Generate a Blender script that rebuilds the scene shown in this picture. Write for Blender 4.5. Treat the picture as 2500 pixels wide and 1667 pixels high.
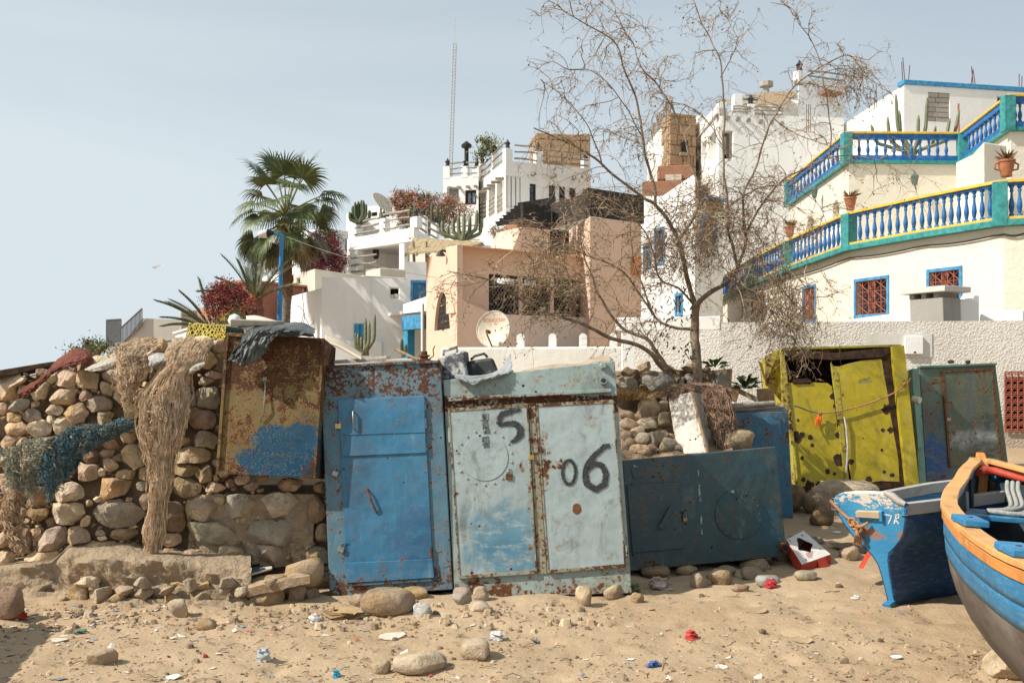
import bpy,bmesh,math,random
import numpy as np
from mathutils import Vector as V,Matrix,noise

sc=bpy.context.scene
for o in list(bpy.data.objects):
    bpy.data.objects.remove(o)

# ---------------------------------------------------------------- camera
F,CX,HY,EH=2430.6,1250.0,920.0,1.65      # focal length in photo pixels, centre column, horizon row, eye height
cam_d=bpy.data.cameras.new('camera')
cam=bpy.data.objects.new('camera',cam_d)
sc.collection.objects.link(cam)
cam.location=(0,0,EH)
cam.rotation_euler=(math.radians(90),0,0)
cam_d.lens=35.0
cam_d.sensor_width=36.0
cam_d.shift_y=(HY-833.5)/2500.0
cam_d.clip_start=0.1
cam_d.clip_end=3000
sc.camera=cam

# ---------------------------------------------------------------- world, sun, exposure
SUN_EL=math.radians(43)
sun_from=V((-0.942,-0.335,0)).normalized()
world=bpy.data.worlds.new('World')
sc.world=world
world.use_nodes=True
wt=world.node_tree
wt.nodes.clear()
w_out=wt.nodes.new('ShaderNodeOutputWorld')
w_bg=wt.nodes.new('ShaderNodeBackground')
w_sky=wt.nodes.new('ShaderNodeTexSky')
w_sky.sky_type='NISHITA'
w_sky.sun_disc=False
w_sky.sun_elevation=SUN_EL
w_sky.sun_rotation=math.atan2(sun_from.x,sun_from.y)
w_sky.air_density=1.0
w_sky.dust_density=2.6
w_sky.ozone_density=1.0
# thin high cloud veiling the blue
w_tc=wt.nodes.new('ShaderNodeTexCoord')
w_map=wt.nodes.new('ShaderNodeMapping')
w_map.inputs['Scale'].default_value=(0.6,0.8,3.4)
w_map.inputs['Rotation'].default_value=(0,0.35,0)
w_noi=wt.nodes.new('ShaderNodeTexNoise')
w_noi.inputs['Scale'].default_value=1.7
w_noi.inputs['Detail'].default_value=7
w_noi.inputs['Roughness'].default_value=0.55
w_noi.inputs['Distortion'].default_value=0.6
w_rmp=wt.nodes.new('ShaderNodeMapRange')
w_rmp.inputs['From Min'].default_value=0.36
w_rmp.inputs['From Max'].default_value=0.72
w_rmp.inputs['To Min'].default_value=0.66
w_rmp.inputs['To Max'].default_value=0.84
w_mix=wt.nodes.new('ShaderNodeMix')
w_mix.data_type='RGBA'
w_mix.inputs[7].default_value=(6.25,7.05,7.45,1)
L=wt.links.new
L(w_tc.outputs['Generated'],w_map.inputs['Vector'])
L(w_map.outputs['Vector'],w_noi.inputs['Vector'])
L(w_noi.outputs['Fac'],w_rmp.inputs['Value'])
# the veil thickens into pale haze towards the horizon, the same all round
w_sep=wt.nodes.new('ShaderNodeSeparateXYZ')
w_hz=wt.nodes.new('ShaderNodeMapRange')
w_hz.interpolation_type='SMOOTHSTEP'
for i_,v_ in zip((1,2,3,4),(-0.05,0.42,0.42,0.0)): w_hz.inputs[i_].default_value=v_
w_add=wt.nodes.new('ShaderNodeMath');w_add.operation='ADD';w_add.use_clamp=True
L(w_tc.outputs['Generated'],w_sep.inputs[0])
L(w_sep.outputs[2],w_hz.inputs[0])
L(w_hz.outputs[0],w_add.inputs[0])
L(w_rmp.outputs['Result'],w_add.inputs[1])
# haze is brighter on the sun's side of the sky
w_dot=wt.nodes.new('ShaderNodeVectorMath');w_dot.operation='DOT_PRODUCT'
w_dot.inputs[1].default_value=sun_from
w_ma=wt.nodes.new('ShaderNodeMath');w_ma.operation='MULTIPLY_ADD';w_ma.use_clamp=True;w_ma.inputs[1].default_value=0.30
w_add.use_clamp=False
L(w_tc.outputs['Generated'],w_dot.inputs[0])
L(w_dot.outputs['Value'],w_ma.inputs[0])
L(w_add.outputs[0],w_ma.inputs[2])
L(w_ma.outputs[0],w_mix.inputs[0])
L(w_sky.outputs['Color'],w_mix.inputs[6])
L(w_mix.outputs[2],w_bg.inputs['Color'])
w_bg.inputs['Strength'].default_value=0.091
L(w_bg.outputs['Background'],w_out.inputs['Surface'])

sun_d=bpy.data.lights.new('sun','SUN')
sun_d.energy=4.75
sun_d.angle=math.radians(0.6)
sun_d.color=(1.0,0.94,0.845)
sun=bpy.data.objects.new('sun',sun_d)
sc.collection.objects.link(sun)
sd=V((-sun_from.x*math.cos(SUN_EL),-sun_from.y*math.cos(SUN_EL),-math.sin(SUN_EL)))
sun.rotation_euler=sd.to_track_quat('-Z','Y').to_euler()
sun.location=(-12,-6,14)

sc.view_settings.view_transform='Standard'
sc.view_settings.look='None'
sc.view_settings.exposure=0.30
sc.view_settings.gamma=1.0
sc.view_settings.use_curve_mapping=False

# ---------------------------------------------------------------- helpers
def P(px,py,Y):
    return V(((px-CX)/F*Y,Y,EH-(py-HY)/F*Y))
def W(px,Y):
    return V(((px-CX)/F*Y,Y))
def PZ(px,py,z):                       # where the line of sight meets the level z
    return P(px,py,(EH-z)*F/(py-HY))
def zoom(ox,oy,s):
    return lambda x,y: (ox+x/s,oy+y/s)
z1=zoom(0,750,1.96);z2=zoom(750,830,2.178);z3=zoom(1450,800,1.8086)
z4=zoom(400,300,2.613);z5=zoom(1000,250,2.413);z6=zoom(1200,0,1.742);z7=zoom(1800,150,2.09)
za=zoom(1500,150,4.48);zb=zoom(1500,480,3.734);zc=zoom(2000,1100,2.766)
zd=zoom(250,600,4.704);ze=zoom(1840,820,3.5636);zf=zoom(1420,850,2.613);zg=zoom(780,480,3.92)
def lerp(a,b,t): return a+(b-a)*t
def interp(x,tab):
    if x<=tab[0][0]: return tab[0][1]
    for (a,va),(b,vb) in zip(tab,tab[1:]):
        if x<=b: return lerp(va,vb,(x-a)/(b-a))
    return tab[-1][1]
def smooth(a,b,x):
    t=min(1,max(0,(x-a)/(b-a)));return t*t*(3-2*t)

def tag(o,label=None,cat=None,group=None,kind=None):
    if label: o['label']=label
    if cat: o['category']=cat
    if group: o['group']=group
    if kind: o['kind']=kind
    return o
WL={}
def empty(name,loc,label=None,cat=None,group=None):
    o=bpy.data.objects.new(name,None)
    sc.collection.objects.link(o)
    o.empty_display_size=0.1
    o.location=loc
    WL[o.name]=V(loc)
    return tag(o,label,cat,group)
def copy_tree(o,loc=None,rz=None,parent=None):
    c=o.copy()
    sc.collection.objects.link(c)
    c.parent=parent
    if loc is not None: c.location=loc
    if rz is not None: c.rotation_euler=(0,0,rz)
    for ch in o.children: copy_tree(ch,parent=c)
    return c

class MB:
    def __init__(s): s.v=[];s.f=[];s.mi=[];s.cur=0
    def add(s,vs,fs):
        b=len(s.v)
        s.v.extend([tuple(p) for p in vs])
        for f in fs:
            s.f.append([b+i for i in f]);s.mi.append(s.cur)
        return s
    def hexa(s,p):      # p[0..3] one face loop, p[4..7] the opposite loop
        return s.add(p,[(0,1,2,3),(7,6,5,4),(0,4,5,1),(1,5,6,2),(2,6,7,3),(3,7,4,0)])
    def box(s,c,d,M=None):
        x,y,z=d[0]/2,d[1]/2,d[2]/2
        pts=[V(q) for q in ((-x,-y,-z),(x,-y,-z),(x,-y,z),(-x,-y,z),(-x,y,-z),(x,y,-z),(x,y,z),(-x,y,z))]
        if M: pts=[M @ q for q in pts]
        return s.hexa([q+V(c) for q in pts])
    def prism(s,pts,vec):
        n=len(pts);vec=V(vec)
        vs=[V(p) for p in pts]+[V(p)+vec for p in pts]
        return s.add(vs,[tuple(range(n)),tuple(range(2*n-1,n-1,-1))]+[(i,i+n,(i+1)%n+n,(i+1)%n) for i in range(n)])
    def tube(s,path,rad,n=6,cap=True):
        path=[V(p) for p in path];m=len(path)
        if not hasattr(rad,'__len__'): rad=[rad]*m
        up=None;vs=[]
        for i in range(m):
            t=(path[min(i+1,m-1)]-path[max(i-1,0)])
            if t.length<1e-9: t=V((0,0,1))
            t.normalize()
            if up is None:
                up=V((0,0,1)).cross(t)
                if up.length<1e-3: up=V((1,0,0)).cross(t)
            up=(up-t*up.dot(t))
            if up.length<1e-6: up=t.orthogonal()
            up.normalize();w=t.cross(up)
            for k in range(n):
                a=2*math.pi*k/n
                vs.append(path[i]+(up*math.cos(a)+w*math.sin(a))*rad[i])
        fs=[]
        for i in range(m-1):
            for k in range(n):
                a=i*n+k;b=i*n+(k+1)%n
                fs.append((a,b,b+n,a+n))
        if cap and n>2:
            fs.append(tuple(range(n-1,-1,-1)));fs.append(tuple(range((m-1)*n,m*n)))
        return s.add(vs,fs)
    def lathe(s,prof,org,n=12,ax=(0,0,1),cap=True):
        ax=V(ax).normalized();org=V(org)
        return s.tube([org+ax*h for r,h in prof],[max(r,1e-4) for r,h in prof],n,cap)
    def grid(s,rows,closed=False):
        m=len(rows);n=len(rows[0])
        vs=[p for r in rows for p in r];fs=[]
        for i in range(m-1):
            for k in range(n if closed else n-1):
                a=i*n+k;b=i*n+(k+1)%n
                fs.append((a,b,b+n,a+n))
        return s.add(vs,fs)
    def build(s,name,mats,parent=None,smooth=None,bevel=0,seg=2,origin=None,recalc=True,merge=0,solid=0,color=None,mods=None):
        if origin is None:
            origin=V((0,0,0))
            q=parent
            while q is not None:
                origin=origin+V(q.location);q=q.parent
            loc=V((0,0,0))
        else:
            origin=V(origin);loc=origin
            if parent is not None:
                q=parent;b=V((0,0,0))
                while q is not None: b=b+V(q.location);q=q.parent
                loc=origin-b
        me=bpy.data.meshes.new(name)
        ox,oy,oz=origin
        me.from_pydata([(a-ox,b-oy,c-oz) for a,b,c in s.v],[],s.f)
        if not isinstance(mats,(list,tuple)): mats=[mats]
        for m in mats: me.materials.append(m)
        if len(mats)>1: me.polygons.foreach_set('material_index',s.mi)
        if recalc or merge:
            bm=bmesh.new();bm.from_mesh(me)
            if merge: bmesh.ops.remove_doubles(bm,verts=bm.verts,dist=merge)
            if recalc: bmesh.ops.recalc_face_normals(bm,faces=bm.faces)
            bm.to_mesh(me);bm.free()
        if smooth is not None:
            me.shade_smooth()
            if smooth<180: me.set_sharp_from_angle(angle=math.radians(smooth))
        me.update()
        o=bpy.data.objects.new(name,me)
        sc.collection.objects.link(o)
        o.location=loc
        o.parent=parent
        if solid:
            md=o.modifiers.new('solid','SOLIDIFY');md.thickness=solid;md.offset=0
        if bevel:
            md=o.modifiers.new('bevel','BEVEL');md.width=bevel;md.segments=seg;md.limit_method='ANGLE';md.angle_limit=math.radians(40)
            me.shade_smooth();md.harden_normals=True
        if color: o.color=(*color,1)
        return o

def catmull(pts,n):
    pts=[V(p) for p in pts];out=[]
    q=[pts[0]*2-pts[1]]+pts+[pts[-1]*2-pts[-2]]
    for i in range(1,len(q)-2):
        for k in range(n):
            t=k/n
            a,b,c,d=q[i-1],q[i],q[i+1],q[i+2]
            out.append(0.5*((2*b)+(c-a)*t+(2*a-5*b+4*c-d)*t*t+(3*b-a-3*c+d)*t**3))
    out.append(pts[-1])
    return out

# ---------------------------------------------------------------- material kit
class NT:
    def __init__(s,name):
        s.m=bpy.data.materials.new(name);s.m.use_nodes=True
        s.t=s.m.node_tree;s.t.nodes.clear()
        s.out=s.t.nodes.new('ShaderNodeOutputMaterial')
        s.b=s.t.nodes.new('ShaderNodeBsdfPrincipled')
        s.t.links.new(s.b.outputs[0],s.out.inputs[0])
        s.tc=s.t.nodes.new('ShaderNodeTexCoord')
        s.oc=s.tc.outputs['Object']
    def set(s,k,v):
        i=s.b.inputs[k] if isinstance(k,str) else k
        if isinstance(v,bpy.types.NodeSocket): s.t.links.new(v,i)
        elif hasattr(v,'__len__') and len(v)==3 and i.type=='RGBA': i.default_value=(*v,1)
        else: i.default_value=v
        return s
    def n(s,t,**a):
        nd=s.t.nodes.new('ShaderNode'+t)
        for k,v in a.items(): setattr(nd,k,v)
        return nd
    def mapv(s,scale=(1,1,1),loc=(0,0,0),rot=(0,0,0),vec=None):
        nd=s.n('Mapping');s.set(nd.inputs[0],vec or s.oc)
        nd.inputs['Scale'].default_value=scale;nd.inputs['Location'].default_value=loc;nd.inputs['Rotation'].default_value=rot
        return nd.outputs[0]
    def noise(s,scale,detail=4,rough=0.55,vec=None,dist=0.0):
        nd=s.n('TexNoise');s.set(nd.inputs['Vector'],vec or s.oc)
        nd.inputs['Scale'].default_value=scale;nd.inputs['Detail'].default_value=detail
        nd.inputs['Roughness'].default_value=rough;nd.inputs['Distortion'].default_value=dist
        return nd.outputs['Fac']
    def vor(s,scale,vec=None,feature='F1',out='Distance',rand=1.0):
        nd=s.n('TexVoronoi',feature=feature);s.set(nd.inputs['Vector'],vec or s.oc)
        nd.inputs['Scale'].default_value=scale;nd.inputs['Randomness'].default_value=rand
        return nd.outputs[out]
    def rng(s,f,a,b,c=0.0,d=1.0):
        nd=s.n('MapRange',interpolation_type='SMOOTHSTEP');s.set(nd.inputs[0],f)
        for i,v in zip((1,2,3,4),(a,b,c,d)): nd.inputs[i].default_value=v
        return nd.outputs[0]
    def mix(s,f,a,b,mode='MIX'):
        nd=s.n('Mix',data_type='RGBA',blend_type=mode)
        s.set(nd.inputs[0],f);s.set(nd.inputs[6],a);s.set(nd.inputs[7],b)
        return nd.outputs[2]
    def mth(s,op,a,b=0.0,c=None):
        nd=s.n('Math',operation=op);s.set(nd.inputs[0],a);s.set(nd.inputs[1],b)
        if c is not None: s.set(nd.inputs[2],c)
        return nd.outputs[0]
    def ramp(s,f,stops):
        nd=s.n('ValToRGB');s.set(nd.inputs[0],f);e=nd.color_ramp.elements
        while len(e)<len(stops): e.new(0.5)
        for i,(p,c) in enumerate(stops): e[i].position=p;e[i].color=(*c,1)
        return nd.outputs[0]
    def bump(s,h,st=0.3,dist=0.02,nrm=None):
        nd=s.n('Bump');s.set(nd.inputs['Height'],h);nd.inputs['Strength'].default_value=st;nd.inputs['Distance'].default_value=dist
        if nrm: s.set(nd.inputs['Normal'],nrm)
        return nd.outputs[0]
    def xyz(s,k,vec=None):
        nd=s.n('SeparateXYZ');s.set(nd.inputs[0],vec or s.oc);return nd.outputs[k]
def mix3(a,b,t): return tuple(x+(y-x)*t for x,y in zip(a,b))
def mul(c,k): return tuple(min(1,x*k) for x in c)

MATS={}
def plain(name,col,rough=0.8,var=0.18,scale=6,bump=0.15,bscale=60,metal=0.0,bdist=0.01,spec=0.3):
    if name in MATS: return MATS[name]
    t=NT(name)
    n=t.noise(scale,6,0.62)
    c=t.mix(t.rng(n,0.3,0.7),mul(col,1-var),mul(col,1+var))
    t.set('Base Color',c).set('Roughness',rough).set('Metallic',metal).set('Specular IOR Level',spec)
    if bump: t.set('Normal',t.bump(t.noise(bscale,5),bump,bdist))
    MATS[name]=t.m
    return t.m
def plaster(name,col,dirt=0.25,dcol=(0.36,0.29,0.2),rough=0.9,bscale=9,bump=0.25,bdist=0.03,streak=0.3):
    if name in MATS: return MATS[name]
    t=NT(name)
    n=t.noise(0.9,7,0.62)
    c=t.mix(t.rng(n,0.35,0.7),col,mul(col,0.93))
    st=t.noise(2.2,5,0.6,t.mapv((1.6,1.6,0.12)))
    c=t.mix(t.mth('MULTIPLY',t.rng(st,0.52,0.8),streak),c,dcol)
    d2=t.noise(5,8,0.7)
    c=t.mix(t.mth('MULTIPLY',t.rng(d2,0.55,0.75),dirt),c,dcol)
    t.set('Base Color',c).set('Roughness',rough).set('Specular IOR Level',0.2)
    b=t.bump(t.noise(bscale,6,0.6),bump,bdist)
    t.set('Normal',t.bump(t.noise(bscale*9,3),0.2,0.006,b))
    MATS[name]=t.m
    return t.m
def rusty(name,c1,c2,amount=0.5,scale=1.0,patches=(),topz=None,botz=None,edge=0.1,spots=0.5,streak=0.35,rdark=1.0,rough=0.52,blotch=0.35,band=None,pits=None,sx=1.0):
    """painted steel with rust: c1/c2 paint shades; amount of fine speckle; patches of other paint (centre, radii, colour, strength)"""
    c1,c2=mul(c1,.80),mul(c2,.80)
    t=NT(name)
    big=t.noise(2.2*scale,6,0.62,dist=0.4)
    fine=t.noise(34*scale,5,0.66)
    mid=t.noise(9*scale,6,0.6)
    paint=t.mix(t.rng(t.noise(1.7,5,0.6,t.mapv((1,1,0.6))),0.35,0.68),c1,c2)
    paint=t.mix(t.mth('MULTIPLY',t.rng(t.noise(14,6,0.7),0.5,0.72),0.35),paint,mul(c1,0.62))
    gr_=t.noise(5.5,8,0.74,t.mapv((1,1,.55)),.8)
    paint=t.mix(t.mth('MULTIPLY',t.rng(gr_,.49,.31),.78),paint,mul(mix3(c1,(.10,.09,.075),.55),.75))
    paint=t.mix(t.mth('MULTIPLY',t.rng(gr_,.53,.68),.48),paint,mix3(mul(c2,1.35),(.42,.40,.36),.35))
    stn=t.noise(9,5,0.6,t.mapv((2.2,2.2,0.10)))
    paint=t.mix(t.mth('MULTIPLY',t.rng(stn,0.5,0.75),0.28),paint,mul(c2,1.35))
    dist=t.noise(6,4,0.6);rust_extra=[];overs=[]
    for (ctr,rad,col,stg) in patches:
        mp=t.n('VectorMath',operation='SUBTRACT');t.set(mp.inputs[0],t.oc);mp.inputs[1].default_value=ctr
        sc_=t.n('VectorMath',operation='DIVIDE');t.set(sc_.inputs[0],mp.outputs[0]);sc_.inputs[1].default_value=rad
        ln=t.n('VectorMath',operation='LENGTH');t.set(ln.inputs[0],sc_.outputs[0])
        d=t.mth('ADD',ln.outputs['Value'],t.mth('MULTIPLY',t.mth('SUBTRACT',t.mth('ADD',t.mth('MULTIPLY',dist,.6),t.mth('MULTIPLY',stn,.4)),0.5),1.6))
        if stg>1:
            dd_=t.mth('ADD',d,t.mth('MULTIPLY',t.mth('SUBTRACT',t.noise(4.5,7,.68),.5),2.4));overs.append((t.mth('MULTIPLY',t.rng(dd_,1.12,0.78),t.rng(fine,.34,.47)),mul(col,.8)));continue
        if col is None:
            rust_extra.append(t.mth('MULTIPLY',t.rng(d,1.25,0.55),stg));continue
        stg=t.mth('MULTIPLY',t.rng(t.noise(13,6,.7,t.mapv((.7,.7,1.6))),.30,.55),stg)
        paint=t.mix(t.mth('MULTIPLY',t.rng(d,1.25,0.55),stg),paint,mul(col,.80))
    # where rust sits: speckle gathered in blotches, plus the top and the foot of the sheet
    reg=t.mth('MULTIPLY',t.rng(big,0.40,0.72),blotch)
    for x_ in rust_extra: reg=t.mth('ADD',reg,x_)
    z=t.xyz(2)
    if topz: reg=t.mth('ADD',reg,t.rng(z,topz[0],topz[1],0,topz[2]))
    if botz: reg=t.mth('ADD',reg,t.rng(z,botz[1],botz[0],0,botz[2]))
    if band: reg=t.mth('ADD',reg,t.mth('MULTIPLY',t.rng(z,band[0],band[0]+.03),t.rng(z,band[1],band[1]-.03,0,band[2])))
    th=t.mth('ADD',t.mth('ADD',t.mth('MULTIPLY',fine,0.62),t.mth('MULTIPLY',mid,0.38)),t.mth('MULTIPLY',reg,0.20))
    lo=0.72-0.16*amount
    m1=t.rng(th,lo,lo+0.035)
    if spots:
        vd=t.n('TexVoronoi');t.set(vd.inputs['Vector'],t.mapv((1,1,1),vec=None));vd.inputs['Scale'].default_value=24*scale
        sz=t.n('SeparateXYZ');t.set(sz.inputs[0],vd.outputs['Color'])
        r=t.mth('MULTIPLY',t.rng(sz.outputs[0],1-0.30*spots,1.0),0.26)
        m2=t.rng(t.mth('SUBTRACT',t.mth('ADD',vd.outputs['Distance'],t.mth('MULTIPLY',fine,0.12)),t.mth('ADD',r,0.03)),0.03,0.0)
        m1=t.mth('MAXIMUM',m1,m2)
    if pits:
        vd=t.n('TexVoronoi');t.set(vd.inputs['Vector'],t.mapv((1,1,1),(3.1,2.7,.4)));vd.inputs['Scale'].default_value=pits[0]
        sz=t.n('SeparateXYZ');t.set(sz.inputs[0],vd.outputs['Color'])
        r=t.mth('MULTIPLY',t.rng(sz.outputs[1],1-pits[1],1.0),0.4)
        pz=t.rng(z,pits[3],pits[2]) if len(pits)>3 else 1.0
        r=t.mth('MULTIPLY',r,pz)
        m2=t.rng(t.mth('SUBTRACT',t.mth('ADD',vd.outputs['Distance'],t.mth('MULTIPLY',mid,0.25)),t.mth('ADD',r,0.05)),0.04,0.0)
        m1=t.mth('MAXIMUM',m1,m2)
    halo=t.rng(th,lo-0.10,lo+0.01)
    rust=t.ramp(t.mth('ADD',t.mth('MULTIPLY',fine,0.5),t.mth('MULTIPLY',mid,0.5)),[(0.34,mul((0.020,0.010,0.007),rdark)),(0.50,mul((0.058,0.025,0.013),rdark)),(0.62,mul((0.135,0.052,0.020),rdark)),(0.78,mul((0.25,0.11,0.04),rdark))])
    c=t.mix(t.mth('MULTIPLY',halo,streak),paint,(0.24,0.115,0.035))
    c=t.mix(m1,c,rust)
    for f_,c_ in overs: c=t.mix(f_,c,c_)
    t.set('Base Color',c)
    t.set('Roughness',t.rng(m1,0,1,rough,0.95)).set('Specular IOR Level',0.35)
    nb=t.bump(t.noise(2.2,3,0.5),0.55,0.06)
    t.set('Normal',t.bump(t.mth('ADD',t.mth('MULTIPLY',m1,0.7),t.mth('MULTIPLY',fine,0.5)),0.5,0.006,nb))
    MATS[name]=t.m
    return t.m
# ---------------------------------------------------------------- shared materials
def stone_material(name,grain=1.0,vein=0.25):
    t=NT(name)
    oi=t.n('ObjectInfo')
    base=oi.outputs['Color']
    sh=t.n('VectorMath',operation='ADD');t.set(sh.inputs[0],t.oc)
    cb=t.n('CombineXYZ')
    for i,k in enumerate((37.0,71.0,19.0)): t.set(cb.inputs[i],t.mth('MULTIPLY',oi.outputs['Random'],k))
    t.set(sh.inputs[1],cb.outputs[0]);vec=sh.outputs[0]
    n1=t.noise(7*grain,7,0.65,vec);n2=t.noise(38*grain,6,0.7,vec);n3=t.noise(3.2*grain,4,0.6,vec,0.8)
    v=t.n('HueSaturation');t.set(v.inputs['Color'],base)
    t.set(v.inputs['Value'],t.rng(n1,0.28,0.74,0.62,1.28))
    t.set(v.inputs['Saturation'],t.rng(n3,0.3,0.7,1.25,0.75))
    c=v.outputs[0]
    c=t.mix(t.mth('MULTIPLY',t.rng(n3,0.54,0.70),0.55),c,(0.40,0.235,0.11))
    c=t.mix(t.mth('MULTIPLY',t.rng(n2,0.60,0.74),0.55),c,(0.50,0.42,0.31))
    c=t.mix(t.mth('MULTIPLY',t.rng(n2,0.40,0.28),0.6),c,(0.07,0.05,0.035))
    t.set('Base Color',c).set('Roughness',0.93).set('Specular IOR Level',0.2)
    pit=t.rng(t.vor(70*grain,vec),0.0,0.35)
    h=t.mth('ADD',t.mth('ADD',t.mth('MULTIPLY',n1,1.0),t.mth('MULTIPLY',n2,0.45)),t.mth('MULTIPLY',pit,0.12))
    t.set('Normal',t.bump(h,1.0,0.035))
    return t.m
M_STONE=stone_material('stone')
def sand_material():
    t=NT('sand')
    n1=t.noise(0.8,7,0.6);n2=t.noise(9,8,0.65);n3=t.noise(160,4,0.7)
    c=t.mix(t.rng(n1,0.35,0.7),(0.45,0.335,0.215),(0.38,0.27,0.165))
    c=t.mix(t.mth('MULTIPLY',t.rng(n2,0.5,0.75),0.35),c,(0.52,0.40,0.26))
    c=t.mix(t.mth('MULTIPLY',t.rng(n3,0.58,0.72),0.5),c,(0.20,0.135,0.08))
    c=t.mix(t.mth('MULTIPLY',t.rng(t.noise(48,5,0.7),0.62,0.70),0.45),c,(0.17,0.11,0.065))
    t.set('Base Color',c).set('Roughness',0.96).set('Specular IOR Level',0.15)
    h=t.mth('ADD',t.mth('MULTIPLY',t.noise(24,6,0.65),1.0),t.mth('MULTIPLY',n3,0.25))
    t.set('Normal',t.bump(h,0.75,0.02))
    return t.m
M_SAND=sand_material()
M_EARTH=plain('earth',(0.25,0.175,0.11),0.97,0.35,5,0.8,22,bdist=0.03)
M_MORTAR=plaster('mortar',(0.36,0.275,0.185),0.6,(0.2,0.14,0.09),bscale=18,bump=0.9,bdist=0.05)
M_WOOD=plain('weathered_wood',(0.30,0.22,0.14),0.85,0.35,9,0.4,60)
M_WOODG=plain('grey_poles',(0.30,0.265,0.225),0.85,0.25,8,0.3,60)
M_BLACKM=plain('black_timber',(0.022,0.02,0.019),0.6,0.3,8,0.2)
M_STEEL=plain('worn_steel',(0.30,0.28,0.25),0.45,0.3,20,0.2,metal=0.7)
M_BRASS=plain('brass',(0.50,0.34,0.13),0.38,0.25,30,0.1,metal=0.85)
M_RUSTP=plain('bare_rust',(0.13,0.055,0.025),0.95,0.5,25,0.6,90)

# ---------------------------------------------------------------- ground and hillside
def gz(x,y):
    z=0.0
    z+=0.12*max(0,min(y,14.6)-8.8)*smooth(0.8,2.2,x+(y-9)*0.10)
    z+=0.95*smooth(8.2,9.6,y)*(1-smooth(0.6,2.0,x))      # earth held back by the wall and the lockers
    return z
def bumps(x,y):
    a=noise.fractal(V((x*0.55,y*0.55,1.3)),1.0,2.0,3)*0.035
    b=noise.noise(V((x*2.6,y*2.6,7.1)))*0.022
    c=noise.noise(V((x*6.5,y*6.5,3.7)))*0.014
    d=noise.noise(V((x*15,y*15,9.7)))*0.006
    f=noise.noise(V((x*4.1+3,y*4.1,5.1)))
    foot=-0.036*max(0,f-0.28)/0.4
    return a+b+c+d+foot
def ground_h(x,y):
    k=smooth(0.0,1.0,y-2)
    return gz(x,y)+bumps(x,y)*k
xs=list(np.concatenate([[-900,-300,-90,-40,-20,-12,-8,-6],np.arange(-5,5.001,0.033),[5.4,6,7,8.5,10,13,20,40,90,300,900]]))
ys=list(np.concatenate([[-60,-20,-6,0,2],np.arange(3,9.5,0.033),np.arange(9.5,15.5,0.12),[16,18,22,30,50,120,400,1200]]))
g=MB()
g.grid([[(x,y,ground_h(x,y) if 2<y<16 and-8<x<10 else (gz(x,y)-(0.35 if y>15.9 else 0))) for x in xs] for y in ys])
ground=g.build('sand_ground',M_SAND,smooth=180,recalc=False)
tag(ground,kind='structure')
def hill_h(x,y):
    h=-0.6+0.05*max(0,min(y,30)-15)+0.22*max(0,y-30)
    return max(-0.6,h*smooth(-16,-2,x)+0.35)
hl=MB()
hx=np.linspace(-30,60,46);hy=np.linspace(16.5,110,48)
hl.grid([[(x,y,hill_h(x,y)+noise.noise(V((x*.2,y*.2,0)))*.3) for x in hx] for y in hy])
tag(hl.build('hillside',M_EARTH,smooth=180,recalc=False),kind='structure')
# ================================================================ houses on the hillside
M_WHITE=plaster('whitewash',(0.80,0.785,0.75),0.14,(0.42,0.37,0.31),streak=0.26)
M_WHITE2=plaster('whitewash_worn',(0.78,0.755,0.70),0.25,(0.45,0.38,0.29),streak=0.22)
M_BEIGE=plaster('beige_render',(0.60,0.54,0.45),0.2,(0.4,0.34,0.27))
M_PEACH=plaster('peach_render',(0.72,0.51,0.385),0.14,(0.42,0.27,0.19),bscale=3,bump=0.12,streak=0.10)
M_TERRA=plaster('terracotta_render',(0.34,0.165,0.10),0.2,(0.25,0.13,0.09))
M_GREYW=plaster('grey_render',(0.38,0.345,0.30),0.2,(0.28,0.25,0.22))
M_CREAM=plaster('cream_roughcast',(0.75,0.69,0.575),0.10,(0.62,0.5,0.33),bscale=5,bump=0.55,bdist=0.05,streak=0.10)
M_GLASS=plain('dark_glass',(0.035,0.04,0.05),0.12,0.3,3,0,spec=0.6)
M_GLASSB=plain('sky_glass',(0.20,0.25,0.29),0.10,0.3,3,0,spec=0.6)
M_DARKIN=plain('interior_shade',(0.03,0.025,0.02),0.9,0.3,3,0)  # near-black colour standing in for shade inside openings and pipe mouths
M_BLUEP=plain('blue_paint',(0.024,0.135,0.36),0.5,0.35,7,0.1)
M_BLUEL=plain('light_blue_paint',(0.06,0.25,0.45),0.5,0.3,7,0.1)
M_TURQ=plain('shutter_blue',(0.045,0.26,0.43),0.5,0.15,7,0.1)
M_TEAL=plain('teal_paint',(0.045,0.25,0.245),0.5,0.3,7,0.1)
M_YELL=plain('yellow_paint',(0.70,0.44,0.07),0.5,0.15,5,0.1)
M_GRILLE=plain('red_iron',(0.30,0.09,0.055),0.6,0.25,15,0.1)
M_IRON=plain('dark_iron',(0.04,0.032,0.028),0.6,0.3,15,0.1)
M_REED=plain('reed_matting',(0.36,0.27,0.155),0.9,0.35,12,0.5,70)
M_FINIAL=plain('lantern_metal',(0.035,0.03,0.03),0.6,0.3,20,0.1)
M_POT=plain('terracotta',(0.36,0.145,0.07),0.85,0.25,12,0.2)

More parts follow.
